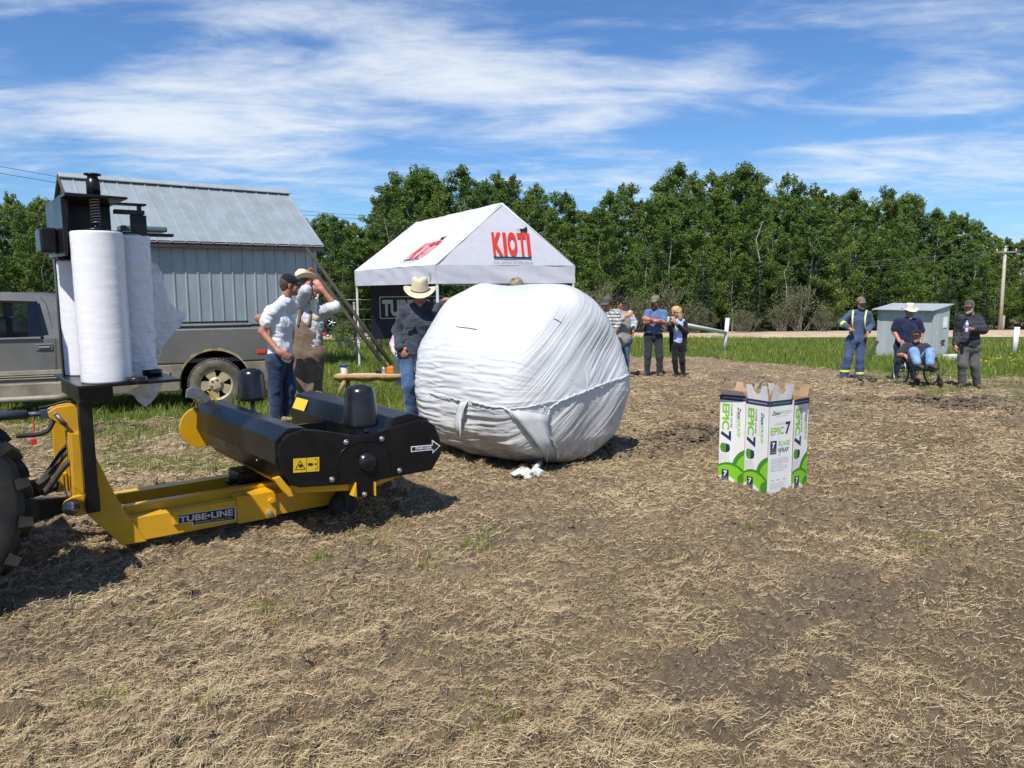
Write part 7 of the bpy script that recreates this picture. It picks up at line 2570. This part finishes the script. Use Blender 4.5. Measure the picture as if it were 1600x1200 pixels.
MB().box((0, .02, .36), (.46, .44, .04)).build("seat", k_plastic, ch, bevel=.01)
MB().box((0, .26, .68), (.46, .03, .40)).build("backrest", k_plastic, ch, bevel=.01)
for x_ in (-.22, .22):
    for y_ in (-.18, .26): MB().tube([(x_, y_, .0), (x_, y_, .62 if y_ > 0 else .36)], .014, 8).build("leg", steel_d, ch)

# ---- somebody behind the bale, only the cap shows
p = Person("person behind the bale, only a camouflage cap showing above it", 807, 640, 10.2)
J = p.J
Hc = J(807, 451)
hd = p.head_prims(Hc, (.2, -1, -.1))
j = dict(shL=Hc + lx(-.2, .02, -.28), shR=Hc + lx(.2, .02, -.28), neck=Hc + lx(0, .02, -.19), pel=Hc + lx(0, .03, -.78))
tp, fa, sv, upv = p.torso(j)
elL, wrL, elR, wrR = Hc + lx(-.25, .03, -.6), Hc + lx(-.24, -.06, -.86), Hc + lx(.25, .03, -.6), Hc + lx(.24, -.06, -.86)
zg_ = gz(p.o.x, p.o.y) - p.o.z
body = hd + p.neck(j['neck']) + [C_(j['shL'], elL, .045, .04), C_(elL, wrL, .04, .03), C_(j['shR'], elR, .045, .04), C_(elR, wrR, .04, .03), C_((j['shL'] + j['shR']) / 2 - Z3 * .10, j['pel'], .085, .10, fa, .7), C_(j['neck'], (j['shL'] + j['shR']) / 2 - Z3 * .10, .05, .07)] + p.hand(wrL, (0, -.2, -1), (1, 0, 0), 1, .4) + p.hand(wrR, (0, -.2, -1), (-1, 0, 0), -1, .4)
p.mesh("body", body, skin_m)
p.mesh("shirt", tp + [C_(j['shL'], elL, .068, .064), C_(j['shR'], elR, .068, .064)], cloth("olive_shirt", (.10, .10, .06)), k=.03, fold=.011)
p.mesh("trousers", [C_(j['pel'] + lx(-.08, 0, 0), j['pel'] + lx(.08, 0, 0), .12, .12)] + p.leg(j['pel'] + lx(-.09, 0, -.03), lx(-.10, .02, .48), lx(-.10, .03, .08)) + p.leg(j['pel'] + lx(.09, 0, -.03), lx(.10, .02, .48), lx(.10, .03, .08)), jean_d, k=.03, fold=.012)
p.shoe(lx(-.10, .03, .08), (0, -1), boot_m); p.shoe(lx(.10, .03, .08), (0, -1), boot_m)
p.eyes(); p.cap(camo_mat("tan_camouflage", [(.10, .08, .05), (.22, .18, .11), (.33, .27, .17), (.16, .12, .07)]))

# ---- man in plaid half behind the bale
p = Person("man in grey cap and black-and-white plaid shirt half hidden by the bale's right edge", 955, 590, 15.6)
J = p.J
j = dict(shL=J(938, 490, .05), shR=J(963, 490, -.08), neck=J(950, 485, 0), pel=J(952, 532, 0))
hd = p.head_prims(J(949, 474, -.02), (-.55, -.75, -.3))
elR, wrR = J(966.5, 504, -.16), J(962, 516, -.3); elL, wrL = J(936, 508, 0), J(945, 520, -.2)
tp, fa, sv, upv = p.torso(j, .17, .165, .72)
body = hd + p.neck(j['neck']) + [C_(j['shL'], elL, .048, .042), C_(elL, wrL, .042, .03), C_(j['shR'], elR, .048, .042), C_(elR, wrR, .042, .03), C_((j['shL'] + j['shR']) / 2 - Z3 * .10, j['pel'], .085, .10, fa, .7), C_(j['neck'], (j['shL'] + j['shR']) / 2 - Z3 * .10, .05, .07)] + p.hand(wrR, (-.6, -.5, -.5), (0, 1, 0), 1, .7) + p.hand(wrL, (.6, -.5, -.4), (0, 1, 0), -1, .7)
p.mesh("body", body, skin_tan)
p.mesh("plaid_shirt", tp + [C_(j['shL'], elL, .07, .066), C_(elL, elL.lerp(wrL, .7), .062, .054), C_(j['shR'], elR, .07, .066), C_(elR, elR.lerp(wrR, .7), .062, .054)], plaid_mat("black_white_plaid", (.50, .50, .48), (.10, .10, .10), (.05, .05, .05), 15), k=.03, fold=.011)
p.mesh("jeans", [C_(j['pel'] + lx(-.08, 0, 0), j['pel'] + lx(.08, 0, 0), .125, .125)] + p.leg(j['pel'] + lx(-.09, 0, -.03), J(947, 560), J(947, 583)) + p.leg(j['pel'] + lx(.09, 0, -.03), J(958, 560), J(960, 584)), jean_m, k=.03, fold=.011)
p.shoe(J(947, 586), (-.3, -1), boot_m); p.shoe(J(960, 587), (.1, -1), boot_m)
p.eyes(); p.hair(mat("short_dark_hair", (.04, .03, .025), .7)); p.cap(cloth("grey_cap_cloth", (.085, .08, .08), .15))

# ---- man in grey vest
p = Person("stout man in black cap, beige-grey vest and pale plaid sleeves beside the bale", 972, 592, 16.1)
J = p.J
j = dict(shL=J(961, 486, .02), shR=J(984, 488.5, .0), neck=J(970, 483, .02), pel=J(972, 530, 0))
hd = p.head_prims(J(969.5, 474, -.02), (.72, -.66, -.12))
elR, wrR = J(991, 505, -.02), J(989.5, 515, -.12); elL, wrL = J(962, 506, -.2), J(979, 494, -.34)
tp, fa, sv, upv = p.torso(j, .185, .20, .78)
body = hd + p.neck(j['neck']) + [C_(j['shL'], elL, .05, .044), C_(elL, wrL, .044, .031), C_(j['shR'], elR, .05, .044), C_(elR, wrR, .044, .031), C_((j['shL'] + j['shR']) / 2 - Z3 * .10, j['pel'], .085, .10, fa, .7), C_(j['neck'], (j['shL'] + j['shR']) / 2 - Z3 * .10, .05, .07)] + p.hand(wrR, (0, -.3, -1), (-1, 0, 0), -1, .6) + p.hand(wrL, (.7, -.1, .4), (0, 1, -.2), 1, .5)
p.mesh("body", body, skin_red)
p.mesh("shirt", [C_(j['shL'], elL, .07, .066), C_(elL, elL.lerp(wrL, .75), .064, .054), C_(j['shR'], elR, .072, .07), C_(elR, elR.lerp(wrR, .7), .066, .056), C_(j['shL'], j['shR'], .06, .06)], plaid_mat("pale_plaid", (.56, .57, .58), (.33, .36, .40), (.22, .24, .27), 14), k=.03, fold=.011)
p.mesh("vest", tp, cloth("beige_grey_vest", (.30, .28, .25), .1), k=.03, fold=.012)
p.mesh("belt", [C_(j['pel'] - lx(.06, 0, -.015), j['pel'] + lx(.06, 0, .015), .155, .155, (0, 0, 1), .22)], belt_m, k=.02)
p.mesh("jeans", [C_(j['pel'] + lx(-.08, 0, -.02), j['pel'] + lx(.08, 0, -.02), .14, .14)] + p.leg(j['pel'] + lx(-.09, 0, -.05), J(967, 561), J(966, 584)) + p.leg(j['pel'] + lx(.09, 0, -.05), J(978, 561), J(977, 585)), jean_m, k=.03, fold=.011)
p.shoe(J(966, 588), (.4, -1), boot_m); p.shoe(J(977, 589), (.8, -.6), boot_m)
p.eyes(glasses=dark_eye); p.hair(mat("black_hair", (.02, .018, .016), .7)); p.cap(blk)

# ---- man in blue T-shirt, arms folded
p = Person("bearded man in blue T-shirt and camouflage cap with folded arms", 1020, 588, 16.6, h=.011)
J = p.J
j = dict(shL=J(1012, 487, -.02), shR=J(1038, 488, .06), neck=J(1025.5, 483, .04), pel=J(1020.5, 524, .02))
hd = p.head_prims(J(1024, 472, 0), (-.72, -.68, -.1))
elL, elR = J(1008.5, 503.5, -.10), J(1037, 503.5, -.06)
wrL, wrR = J(1025, 502, -.30), J(1014, 499, -.32)
tp, fa, sv, upv = p.torso(j, .168, .15, .70)
body = hd + p.neck(j['neck']) + [C_(j['shL'], elL, .058, .05), C_(elL, wrL, .048, .034), C_(j['shR'], elR, .06, .052), C_(elR, wrR, .05, .034), C_((j['shL'] + j['shR']) / 2 - Z3 * .10, j['pel'], .085, .10, fa, .7), C_(j['neck'], (j['shL'] + j['shR']) / 2 - Z3 * .10, .05, .07)] + p.hand(wrR, (-.9, .15, .25), (.2, 1, 0), 1, .5) + p.hand(wrL, (.9, .25, .0), (0, 1, .2), -1, .5)
p.mesh("body", body, skin_red)
p.mesh("tshirt", tp + [C_(j['shL'], j['shL'].lerp(elL, .7), .073, .074), C_(j['shR'], j['shR'].lerp(elR, .7), .075, .076)], cloth("slate_blue_cotton", (.10, .155, .30), .10), k=.03, fold=.011)
p.mesh("trousers", [C_(j['pel'] + lx(-.075, 0, -.01), j['pel'] + lx(.075, .02, -.01), .13, .13)] + p.leg(j['pel'] + lx(-.10, 0, -.05), J(1012.5, 556, -.03), J(1011, 583, 0), .108, .078, .066, .066) + p.leg(j['pel'] + lx(.10, .02, -.05), J(1030.5, 558, -.02), J(1030.5, 585, .02), .108, .078, .066, .066), cloth("dark_slate_trousers", (.030, .038, .045), .2), k=.03, fold=.011)
p.shoe(J(1011, 584, 0), (-.95, -.5), boot_m); p.shoe(J(1030.5, 586.5, .02), (.15, -1), boot_m)
p.eyes(beard=mat("dark_beard", (.035, .022, .016), .9), beard_len=.04); p.hair(mat("dark_hair", (.04, .028, .02), .7)); p.cap(camo_mat("green_camouflage", [(.03, .035, .025), (.09, .10, .06), (.24, .24, .17), (.12, .12, .08)], 22))

# ---- blonde woman
p = Person("blonde woman in sunglasses and black blazer holding a drink can", 1062, 590, 16.35, h=.011)
J = p.J
j = dict(shL=J(1051.5, 502, -.02), shR=J(1069.5, 502.5, .08), neck=J(1060, 497.5, .04), pel=J(1060, 536, .05))
hd = p.head_prims(J(1056.5, 488.5, 0), (-.80, -.55, -.18), s=.94)
elL, elR = J(1047, 514, -.14), J(1071.5, 519, -.02)
wrL, wrR = J(1045.5, 505.5, -.30), J(1054, 503.5, -.26)
tp, fa, sv, upv = p.torso(j, .138, .125, .72, drop=.10, sh=.06)
body = hd + p.neck(j['neck']) + [C_(j['shL'], elL, .04, .036), C_(elL, wrL, .036, .027), C_(j['shR'], elR, .04, .036), C_(elR, wrR, .036, .027), C_(j['neck'] - Z3 * .1, j['pel'], .09, .09, fa, .7)] + p.hand(wrL, (-.3, -.2, .8), (.3, -.9, 0), -1, .7, .9) + p.hand(wrR, (-.3, -.1, .9), (-.4, .8, 0), 1, .6, .9)
body += [C_(j['pel'] - Z3 * .05, J(1054.5, 563, -.03), .035, .035), C_(J(1054.5, 563, -.03), J(1056.5, 588, .03), .04, .03), C_(j['pel'] - Z3 * .05, J(1066, 564, .02), .035, .035), C_(J(1066, 564, .02), J(1068, 589, .09), .04, .03)]
p.mesh("body", body, skin_m)
p.mesh("blouse", tp, cloth("pale_blue_blouse", (.34, .44, .72), .2, (.65, .70, .85), .7, scale=30), k=.03, fold=.01)
bl_m = cloth("black_blazer", (.014, .014, .017), .2)
fr = fa if fa.y < 0 else -fa
p.mesh("blazer", [C_(j['shL'], elL, .06, .055), C_(elL, elL.lerp(wrL, .7), .055, .047), C_(j['shR'], elR, .062, .06), C_(elR, elR.lerp(wrR, .7), .058, .048), C_(j['shL'] * .8 + j['shR'] * .2, j['shR'], .064, .066),
                  C_(j['shR'] - Z3 * .08 - sv * .05, j['pel'] + sv * .075 - Z3 * .12, .10, .12, fr, .95), C_(j['shL'] - Z3 * .10 - fr * .06 + sv * .05, j['pel'] - sv * .06 - fr * .07 - Z3 * .14, .09, .10, fr, .85), C_((j['shL'] + j['shR']) / 2 - fr * .06 - Z3 * .05, j['pel'] - fr * .06 - Z3 * .1, .12, .13, fr, .6),
                  C_(j['pel'] - sv * .10 - Z3 * .16, j['pel'] - sv * .09 - Z3 * .05, .05, .05)], bl_m, k=.03, fold=.011)
p.mesh("trousers", [C_(j['pel'] + lx(-.06, 0, -.04), j['pel'] + lx(.06, .02, -.04), .12, .12)] + p.leg(j['pel'] + lx(-.06, 0, -.06), J(1054.5, 563, -.03), J(1056.5, 585, .03), .09, .062, .048, .046) + p.leg(j['pel'] + lx(.07, .02, -.06), J(1066, 564, .02), J(1068, 586, .09), .09, .062, .048, .046), cloth("black_trousers", (.012, .012, .014), .15), k=.03, fold=.01)
p.shoe(J(1056.5, 588.5, .03), (-.95, -.5), shoe_k, .9); p.shoe(J(1068, 589, .09), (-.5, -.9), shoe_k, .9)
p.eyes(glasses=dark_eye)
K = p.K
p.mesh("hair", [C_(K(0, -.03, .05), K(0, .012, .058), .092, .084), C_(K(.0, -.06, .02), K(.0, -.075, -.13), .085, .07), C_(K(-.07, .0, .02), K(-.075, -.03, -.12), .04, .045), C_(K(.07, .0, .02), K(.078, -.025, -.12), .04, .045)], mat("blonde_hair", (.50, .34, .14), .6, var=.25, scale=35), k=.025, fold=.012, ffreq=32, h=.009)
cn = thing("drink_can", "pale drink can in the raised hand of the blonde woman", "can", p.o + wrL + Vector((-.03, -.05, .085)))
MB().lathe([(0, -.06), (.028, -.06), (.033, -.05), (.033, .05), (.027, .06), (0, .058)], ZZ, (.15, 0, 1), 20).build("can_body", mat("teal_white_can", (.45, .62, .62), .3, metal=.4), cn)
MB().lathe([(.024, .0585), (.026, .063), (.022, .0635), (0, .060)], ZZ, (.15, 0, 1), 20).build("can_top", steel, cn)

# ---- man in blue coveralls
p = Person("man in blue coveralls with yellow reflective straps, left of the small shed", 1335, 593, 17.2, h=.011)
J = p.J
j = dict(shL=J(1331, 488, 0), shR=J(1357, 489.5, 0), neck=J(1345, 484.5, .03), pel=J(1338, 531, .02))
hd = p.head_prims(J(1345, 474.5, 0), (.05, -1, -.05))
elL, elR = J(1314, 504, .03), J(1361, 508, .03); wrL, wrR = J(1327, 513, -.18), J(1355.5, 519, -.14)
tp, fa, sv, upv = p.torso(j, .175, .168, .72, drop=.08)
body = hd + p.neck(j['neck']) + [C_(j['shL'], elL, .05, .045), C_(elL, wrL, .044, .031), C_(j['shR'], elR, .05, .045), C_(elR, wrR, .044, .031), C_((j['shL'] + j['shR']) / 2 - Z3 * .10, j['pel'], .085, .10, fa, .7), C_(j['neck'], (j['shL'] + j['shR']) / 2 - Z3 * .10, .05, .07)] + p.hand(wrL, (.8, -.3, -.3), (0, .4, -1), -1, .9) + p.hand(wrR, (-.25, -.3, -.9), (-.9, 0, .2), 1, .7)
p.mesh("body", body, skin_tan)
cv = cloth("faded_navy_coverall", (.045, .075, .15), .28, (.10, .13, .18), .6)
sv2 = Vector((1, 0, 0))
p.mesh("coveralls", tp + [C_(j['shL'], elL, .074, .07), C_(elL, elL.lerp(wrL, .82), .068, .06), C_(j['shR'], elR, .074, .07), C_(elR, elR.lerp(wrR, .82), .068, .06), C_(j['pel'] - sv2 * .08, j['pel'] + sv2 * .08, .145, .145)]
       + p.leg(j['pel'] + lx(-.11, 0, -.05), J(1325, 560, -.03), J(1318.5, 587, .02), .118, .092, .086, .092) + p.leg(j['pel'] + lx(.10, 0, -.05), J(1344, 561, -.03), J(1342.5, 591, .0), .118, .092, .086, .092), cv, k=.03, fold=.013)
hv = mat("reflective_yellow", (.62, .66, .10), .5); hs = mat("reflective_silver", (.62, .64, .64), .35)
fr = Vector((0, -1, 0))
for (u, ul) in ((1333, 1332), (1354, 1351.5)):
    a_ = J(u, 486.5, -.06) + Z3 * .02; b_ = J(ul, 497, -.185); c_ = J(ul, 513, -.165)
    MB().tube([a_, b_, c_], .022, 8).build("reflective_strap", hv, p.root)
    MB().tube([a_ + fr * .016, b_ + fr * .016, c_ + fr * .016], .010, 6).build("silver_stripe", hs, p.root)
for (kn_, an_, rr_) in ((J(1325, 560, -.03), J(1318.5, 587, .02), .101), (J(1344, 561, -.03), J(1342.5, 591, .0), .101)):
    a_ = kn_.lerp(an_, .66); b_ = kn_.lerp(an_, .80)
    p.mesh("reflective_band", [C_(a_.lerp(b_, .2), b_, rr_, rr_ + .002)], hv, k=.01, cuts=[(A3(b_), (0, 0, -1)), (A3(a_), (0, 0, 1))])
a_ = elL.lerp(wrL, .15); b_ = elL.lerp(wrL, .42); dd_ = (b_ - a_).normalized()
p.mesh("reflective_band", [C_(a_, b_, .080, .078)], hv, k=.01, cuts=[(A3(b_), A3(dd_)), (A3(a_), A3(-dd_))])
p.shoe(J(1318, 588.5, .02), (-.25, -1), boot_m, 1.05); p.shoe(J(1343, 593, 0), (.5, -1), shoe_k, 1.05)
p.eyes(glasses=dark_eye, beard=mat("short_brown_beard", (.14, .085, .055), .9), beard_len=.01); p.hair(mat("brown_short_hair", (.09, .06, .04), .7)); p.cap(cloth("khaki_cap_cloth", (.16, .135, .095), .15))

# ---- man in navy T-shirt with pale hat behind the wheelchair
p = Person("bearded man in navy T-shirt, pale straw hat and sunglasses behind the wheelchair", 1410, 592, 17.5, h=.011)
J = p.J
j = dict(shL=J(1402.5, 501.5, 0), shR=J(1434.5, 502, 0), neck=J(1420, 497, .03), pel=J(1412, 541, .02))
hd = p.head_prims(J(1421, 486.5, 0), (-.06, -1, -.12))
elL, elR = J(1397, 518, .02), J(1440, 520, .03); wrL, wrR = J(1405.5, 533, -.14), J(1437, 538, -.10)
tp, fa, sv, upv = p.torso(j, .195, .19, .74, drop=.02, sh=.085)
body = hd + p.neck(j['neck']) + [C_(j['shL'], elL, .064, .055), C_(elL, wrL, .053, .036), C_(j['shR'], elR, .064, .055), C_(elR, wrR, .053, .036), C_((j['shL'] + j['shR']) / 2 - Z3 * .10, j['pel'], .085, .10, fa, .7), C_(j['neck'], (j['shL'] + j['shR']) / 2 - Z3 * .10, .05, .07)] + p.hand(wrL, (.7, -.3, -.5), (0, .9, -.2), 1, .4) + p.hand(wrR, (-.3, -.3, -.9), (-1, 0, 0), -1, .5)
p.mesh("body", body, skin_red)
p.mesh("tshirt", tp + [C_(j['shL'], j['shL'].lerp(elL, .72), .088, .086), C_(j['shR'], j['shR'].lerp(elR, .72), .088, .086)], cloth("navy_cotton", (.016, .022, .058), .2), k=.03, fold=.013)
p.mesh("jeans", [C_(j['pel'] + lx(-.08, 0, 0), j['pel'] + lx(.08, 0, 0), .145, .145, (0, 1, 0), .9)] + p.leg(j['pel'] + lx(-.10, 0, -.04), J(1403, 564, -.05), J(1398, 586, .05), .105, .078, .066, .066) + p.leg(j['pel'] + lx(.10, 0, -.04), J(1425, 566, -.02), J(1428, 590, .05), .105, .078, .066, .066), cloth("indigo_denim", (.014, .024, .07), .25), k=.03, fold=.011)
rb = mat("red_brown_boot", (.14, .055, .03), .5, var=.2)
p.shoe(J(1397.5, 588, .05), (-.3, -1), rb, 1.1); p.shoe(J(1428, 592, .05), (.3, -1), rb, 1.1)
p.eyes(glasses=dark_eye, beard=mat("grey_beard", (.23, .19, .15), .9), beard_len=.05); p.hair(mat("grey_hair_short", (.2, .18, .15), .8))
p.cowboy(white_hat, None, s=.98, zoff=.045)

# ---- wheelchair and the man in it
p = Person("man in black cap, charcoal shirt and light jeans sitting in the wheelchair", 1432, 603, 16.15, h=.011)
J = p.J
j = dict(shL=J(1415, 541, .10), shR=J(1447, 541, .10), neck=J(1431, 535.5, .10), pel=J(1431, 565, .05))
hd = p.head_prims(J(1432.5, 525.5, .05), (-.62, -.76, .05), (.05, .1, 1))
elL, elR = J(1406, 554, .08), J(1455, 555, .06); wrL, wrR = J(1415, 556, -.16), J(1452, 562, -.18)
knL, knR = J(1428, 549.5, -.42), J(1453.5, 550, -.42); anL, anR = J(1433, 566.5, -.62), J(1453, 567, -.62)
tp, fa, sv, upv = p.torso(j, .19, .185, .78, drop=.0, sh=.08)
body = hd + p.neck(j['neck']) + [C_(j['shL'], elL, .06, .052), C_(elL, wrL, .052, .034), C_(j['shR'], elR, .06, .052), C_(elR, wrR, .052, .034), C_((j['shL'] + j['shR']) / 2 - Z3 * .10, j['pel'], .085, .10, fa, .7), C_(j['neck'], (j['shL'] + j['shR']) / 2 - Z3 * .10, .05, .07)] + p.hand(wrL, (.35, -.5, -.6), (0, .2, -1), 1, .7) + p.hand(wrR, (-.1, -.6, -.6), (0, .2, -1), -1, .7)
p.mesh("body", body, skin_red)
p.mesh("tshirt", tp + [C_(j['shL'], j['shL'].lerp(elL, .75), .085, .084), C_(j['shR'], j['shR'].lerp(elR, .75), .085, .084)], cloth("charcoal_cotton", (.035, .036, .045), .2), k=.03, fold=.013)
p.mesh("jeans", [C_(j['pel'] + lx(-.08, 0, 0), j['pel'] + lx(.08, 0, 0), .14, .14)] + p.leg(j['pel'] + lx(-.10, 0, 0), knL, anL, .105, .088, .078, .075) + p.leg(j['pel'] + lx(.12, 0, 0), knR, anR, .105, .088, .078, .075), jean_l, k=.03, fold=.012)
for (an_, sg) in ((anL, 0), (anR, .05)):
    d_ = Vector((sg, -1, -.1)).normalized()
    p.mesh("shoe", [C_(an_ - Z3 * .05 + d_ * .02, an_ - Z3 * .055 + d_ * .2, .045, .042), C_(an_, an_ - Z3 * .04, .048, .045)], mat("olive_brown_boot", (.075, .065, .04), .7, var=.2), k=.02)
p.eyes(beard=mat("grizzled_beard", (.17, .12, .09), .9), beard_len=.02); p.hair(mat("dark_short_hair", (.05, .04, .03), .7)); p.cap(cloth("black_cap", (.014, .014, .013), .2))
wc = thing("wheelchair", "black wheelchair carrying the seated man in light jeans", "wheelchair", p.o)
Lc = p
def bigw(x, y, z, r):
    w_ = MB(); pts = [Vector((x, y + r * math.cos(a_), z + r * math.sin(a_))) for a_ in np.linspace(0, 2 * PI, 37)]
    w_.tube(pts, .019, 8, caps=False)
    wo = w_.build("wheel", k_rub, wc)
    MB().tube([Vector((x - .03 if x < 0 else x + .03, q.y, z + (q.z - z) * .9 + 0)) if False else Vector((x + (-.035 if x < 0 else .035), y + (q.y - y) * .88, z + (q.z - z) * .88)) for q in pts], .008, 6, caps=False).build("push_rim", steel, wo)
    sp_2 = MB()
    for k in range(12):
        a_ = 2 * PI * k / 12
        sp_2.tube([(x, y, z), (x, y + r * .97 * math.cos(a_), z + r * .97 * math.sin(a_))], .004, 4)
    sp_2.lathe([(0, -.03), (.03, -.03), (.03, .03), (0, .03)], (x, y, z), (1, 0, 0), 12)
    sp_2.build("spokes", steel_d, wo)
zc = gz(p.o.x, p.o.y) - p.o.z
xL, xR = J(1411, 580).x, J(1460, 580).x
bigw(xL, .08, zc + .31, .30); bigw(xR - .02, .08, zc + .31, .30)
for x_ in (xL + .09, xR - .09):
    MB().tube([Vector((x_, -.40 + .09 * math.cos(a_), zc + .10 + .09 * math.sin(a_))) for a_ in np.linspace(0, 2 * PI, 21)], .018, 8, caps=False).lathe([(0, -.015), (.06, -.012), (.06, .012), (0, .015)], (x_, -.40, zc + .10), (1, 0, 0), 14).build("caster", k_rub, wc)
zp = j['pel'].z - .14
xa, xb = xL + .06, xR - .08
fm = MB()
for x_ in (xa, xb):
    fm.tube([(x_, .26, zp + .55), (x_, .22, zp), (x_, .20, zc + .28)], .013, 8).tube([(x_, .22, zp), (x_, -.34, zp), (x_, -.44, zp - .08), (x_, -.60, anL.z - .12)], .013, 8).tube([(x_, -.34, zp), (x_, -.38, zc + .16)], .013, 8).tube([(x_, .2, zc + .3), (x_, -.35, zc + .3)], .013, 8)
fm.build("frame", steel_d, wc)
MB().box(((xa + xb) / 2, -.05, zp), (xb - xa, .46, .05)).build("seat", k_plastic, wc, bevel=.015)
MB().box(((xa + xb) / 2, .25, zp + .28), (xb - xa, .03, .42)).build("backrest", k_plastic, wc, bevel=.01)
MB().box(((anL.x + anR.x) / 2, -.70, anL.z - .112), (.46, .22, .02)).build("footplate", k_plastic, wc, bevel=.005)
for x_ in (xa, xb): MB().box((x_, .0, zp + .22), (.05, .34, .035)).tube([(x_, -.1, zp), (x_, -.1, zp + .21)], .011, 6).build("armrest", k_plastic, wc)

# ---- man in dark jacket with a bottle
p = Person("man in black plaid jacket and grey trousers holding a water bottle at the far right", 1515, 606, 15.85, h=.011)
J = p.J
j = dict(shL=J(1502, 496, .02), shR=J(1529, 497, .10), neck=J(1516.5, 491, .06), pel=J(1514, 542, .05))
hd = p.head_prims(J(1514.5, 480, .02), (-.74, -.66, -.05))
elL, elR = J(1496, 520, .12), J(1537.5, 516, -.02); wrL, wrR = J(1492.5, 540, .0), J(1516, 514, -.30)
tp, fa, sv, upv = p.torso(j, .19, .20, .80, drop=.02, sh=.082)
body = hd + p.neck(j['neck']) + [C_(j['shL'], elL, .05, .045), C_(elL, wrL, .044, .031), C_(j['shR'], elR, .05, .045), C_(elR, wrR, .044, .031), C_((j['shL'] + j['shR']) / 2 - Z3 * .10, j['pel'], .085, .10, fa, .7), C_(j['neck'], (j['shL'] + j['shR']) / 2 - Z3 * .10, .05, .07)] + p.hand(wrR, (-.95, -.1, .05), (.1, .6, .5), 1, 1.0) + p.hand(wrL, (-.1, -.3, -.95), (1, 0, 0), 1, .5)
p.mesh("body", body, skin_red)
p.mesh("plaid_jacket", tp + [C_(j['shL'], elL, .082, .076), C_(elL, elL.lerp(wrL, .85), .074, .062), C_(j['shR'], elR, .086, .082), C_(elR, elR.lerp(wrR, .72), .080, .062)], plaid_mat("black_plaid_flannel", (.014, .014, .018), (.032, .034, .042), (.05, .05, .06), 13), k=.03, fold=.015)
p.mesh("trousers", [C_(j['pel'] + lx(-.08, 0, -.02), j['pel'] + lx(.08, 0, -.02), .15, .15)] + p.leg(j['pel'] + lx(-.11, 0, -.06), J(1504, 570, -.03), J(1503, 599, .05), .12, .09, .075, .078) + p.leg(j['pel'] + lx(.11, .02, -.06), J(1523, 571, .0), J(1527, 602, .08), .12, .09, .075, .078), cloth("grey_trousers", (.085, .085, .08), .2, (.14, .14, .13), .5), k=.03, fold=.012)
p.shoe(J(1503, 601, .05), (-.8, -.7), boot_m, 1.05); p.shoe(J(1527.5, 605, .08), (-.3, -1), boot_m, 1.05)
p.eyes(beard=mat("white_goatee", (.27, .235, .20), .9), beard_len=.02); p.hair(mat("grey_short_hair", (.22, .2, .17), .8)); p.cap(cloth("olive_cap_cloth", (.075, .07, .05), .2))
hb_ = thing("water_bottle", "clear water bottle with blue label held by the man in the black jacket", "bottle", p.o + wrR + Vector((-.105, -.055, .045)))
clr = mat("clear_plastic", (.62, .68, .74), .12); 
MB().lathe([(0, -.10), (.028, -.10), (.031, -.09), (.031, .05), (.024, .08), (.012, .10), (.012, .112), (0, .112)], ZZ, (0, 0, 1), 20).build("bottle_body", clr, hb_)
MB().lathe([(.0318, -.02), (.0318, .04)], ZZ, (0, 0, 1), 20, closed=False).build("bottle_label", mat("blue_label", (.10, .22, .55), .4), hb_)
MB().lathe([(0, .108), (.014, .108), (.014, .126), (0, .126)], ZZ, (0, 0, 1), 14).build("bottle_cap", ink_white, hb_)
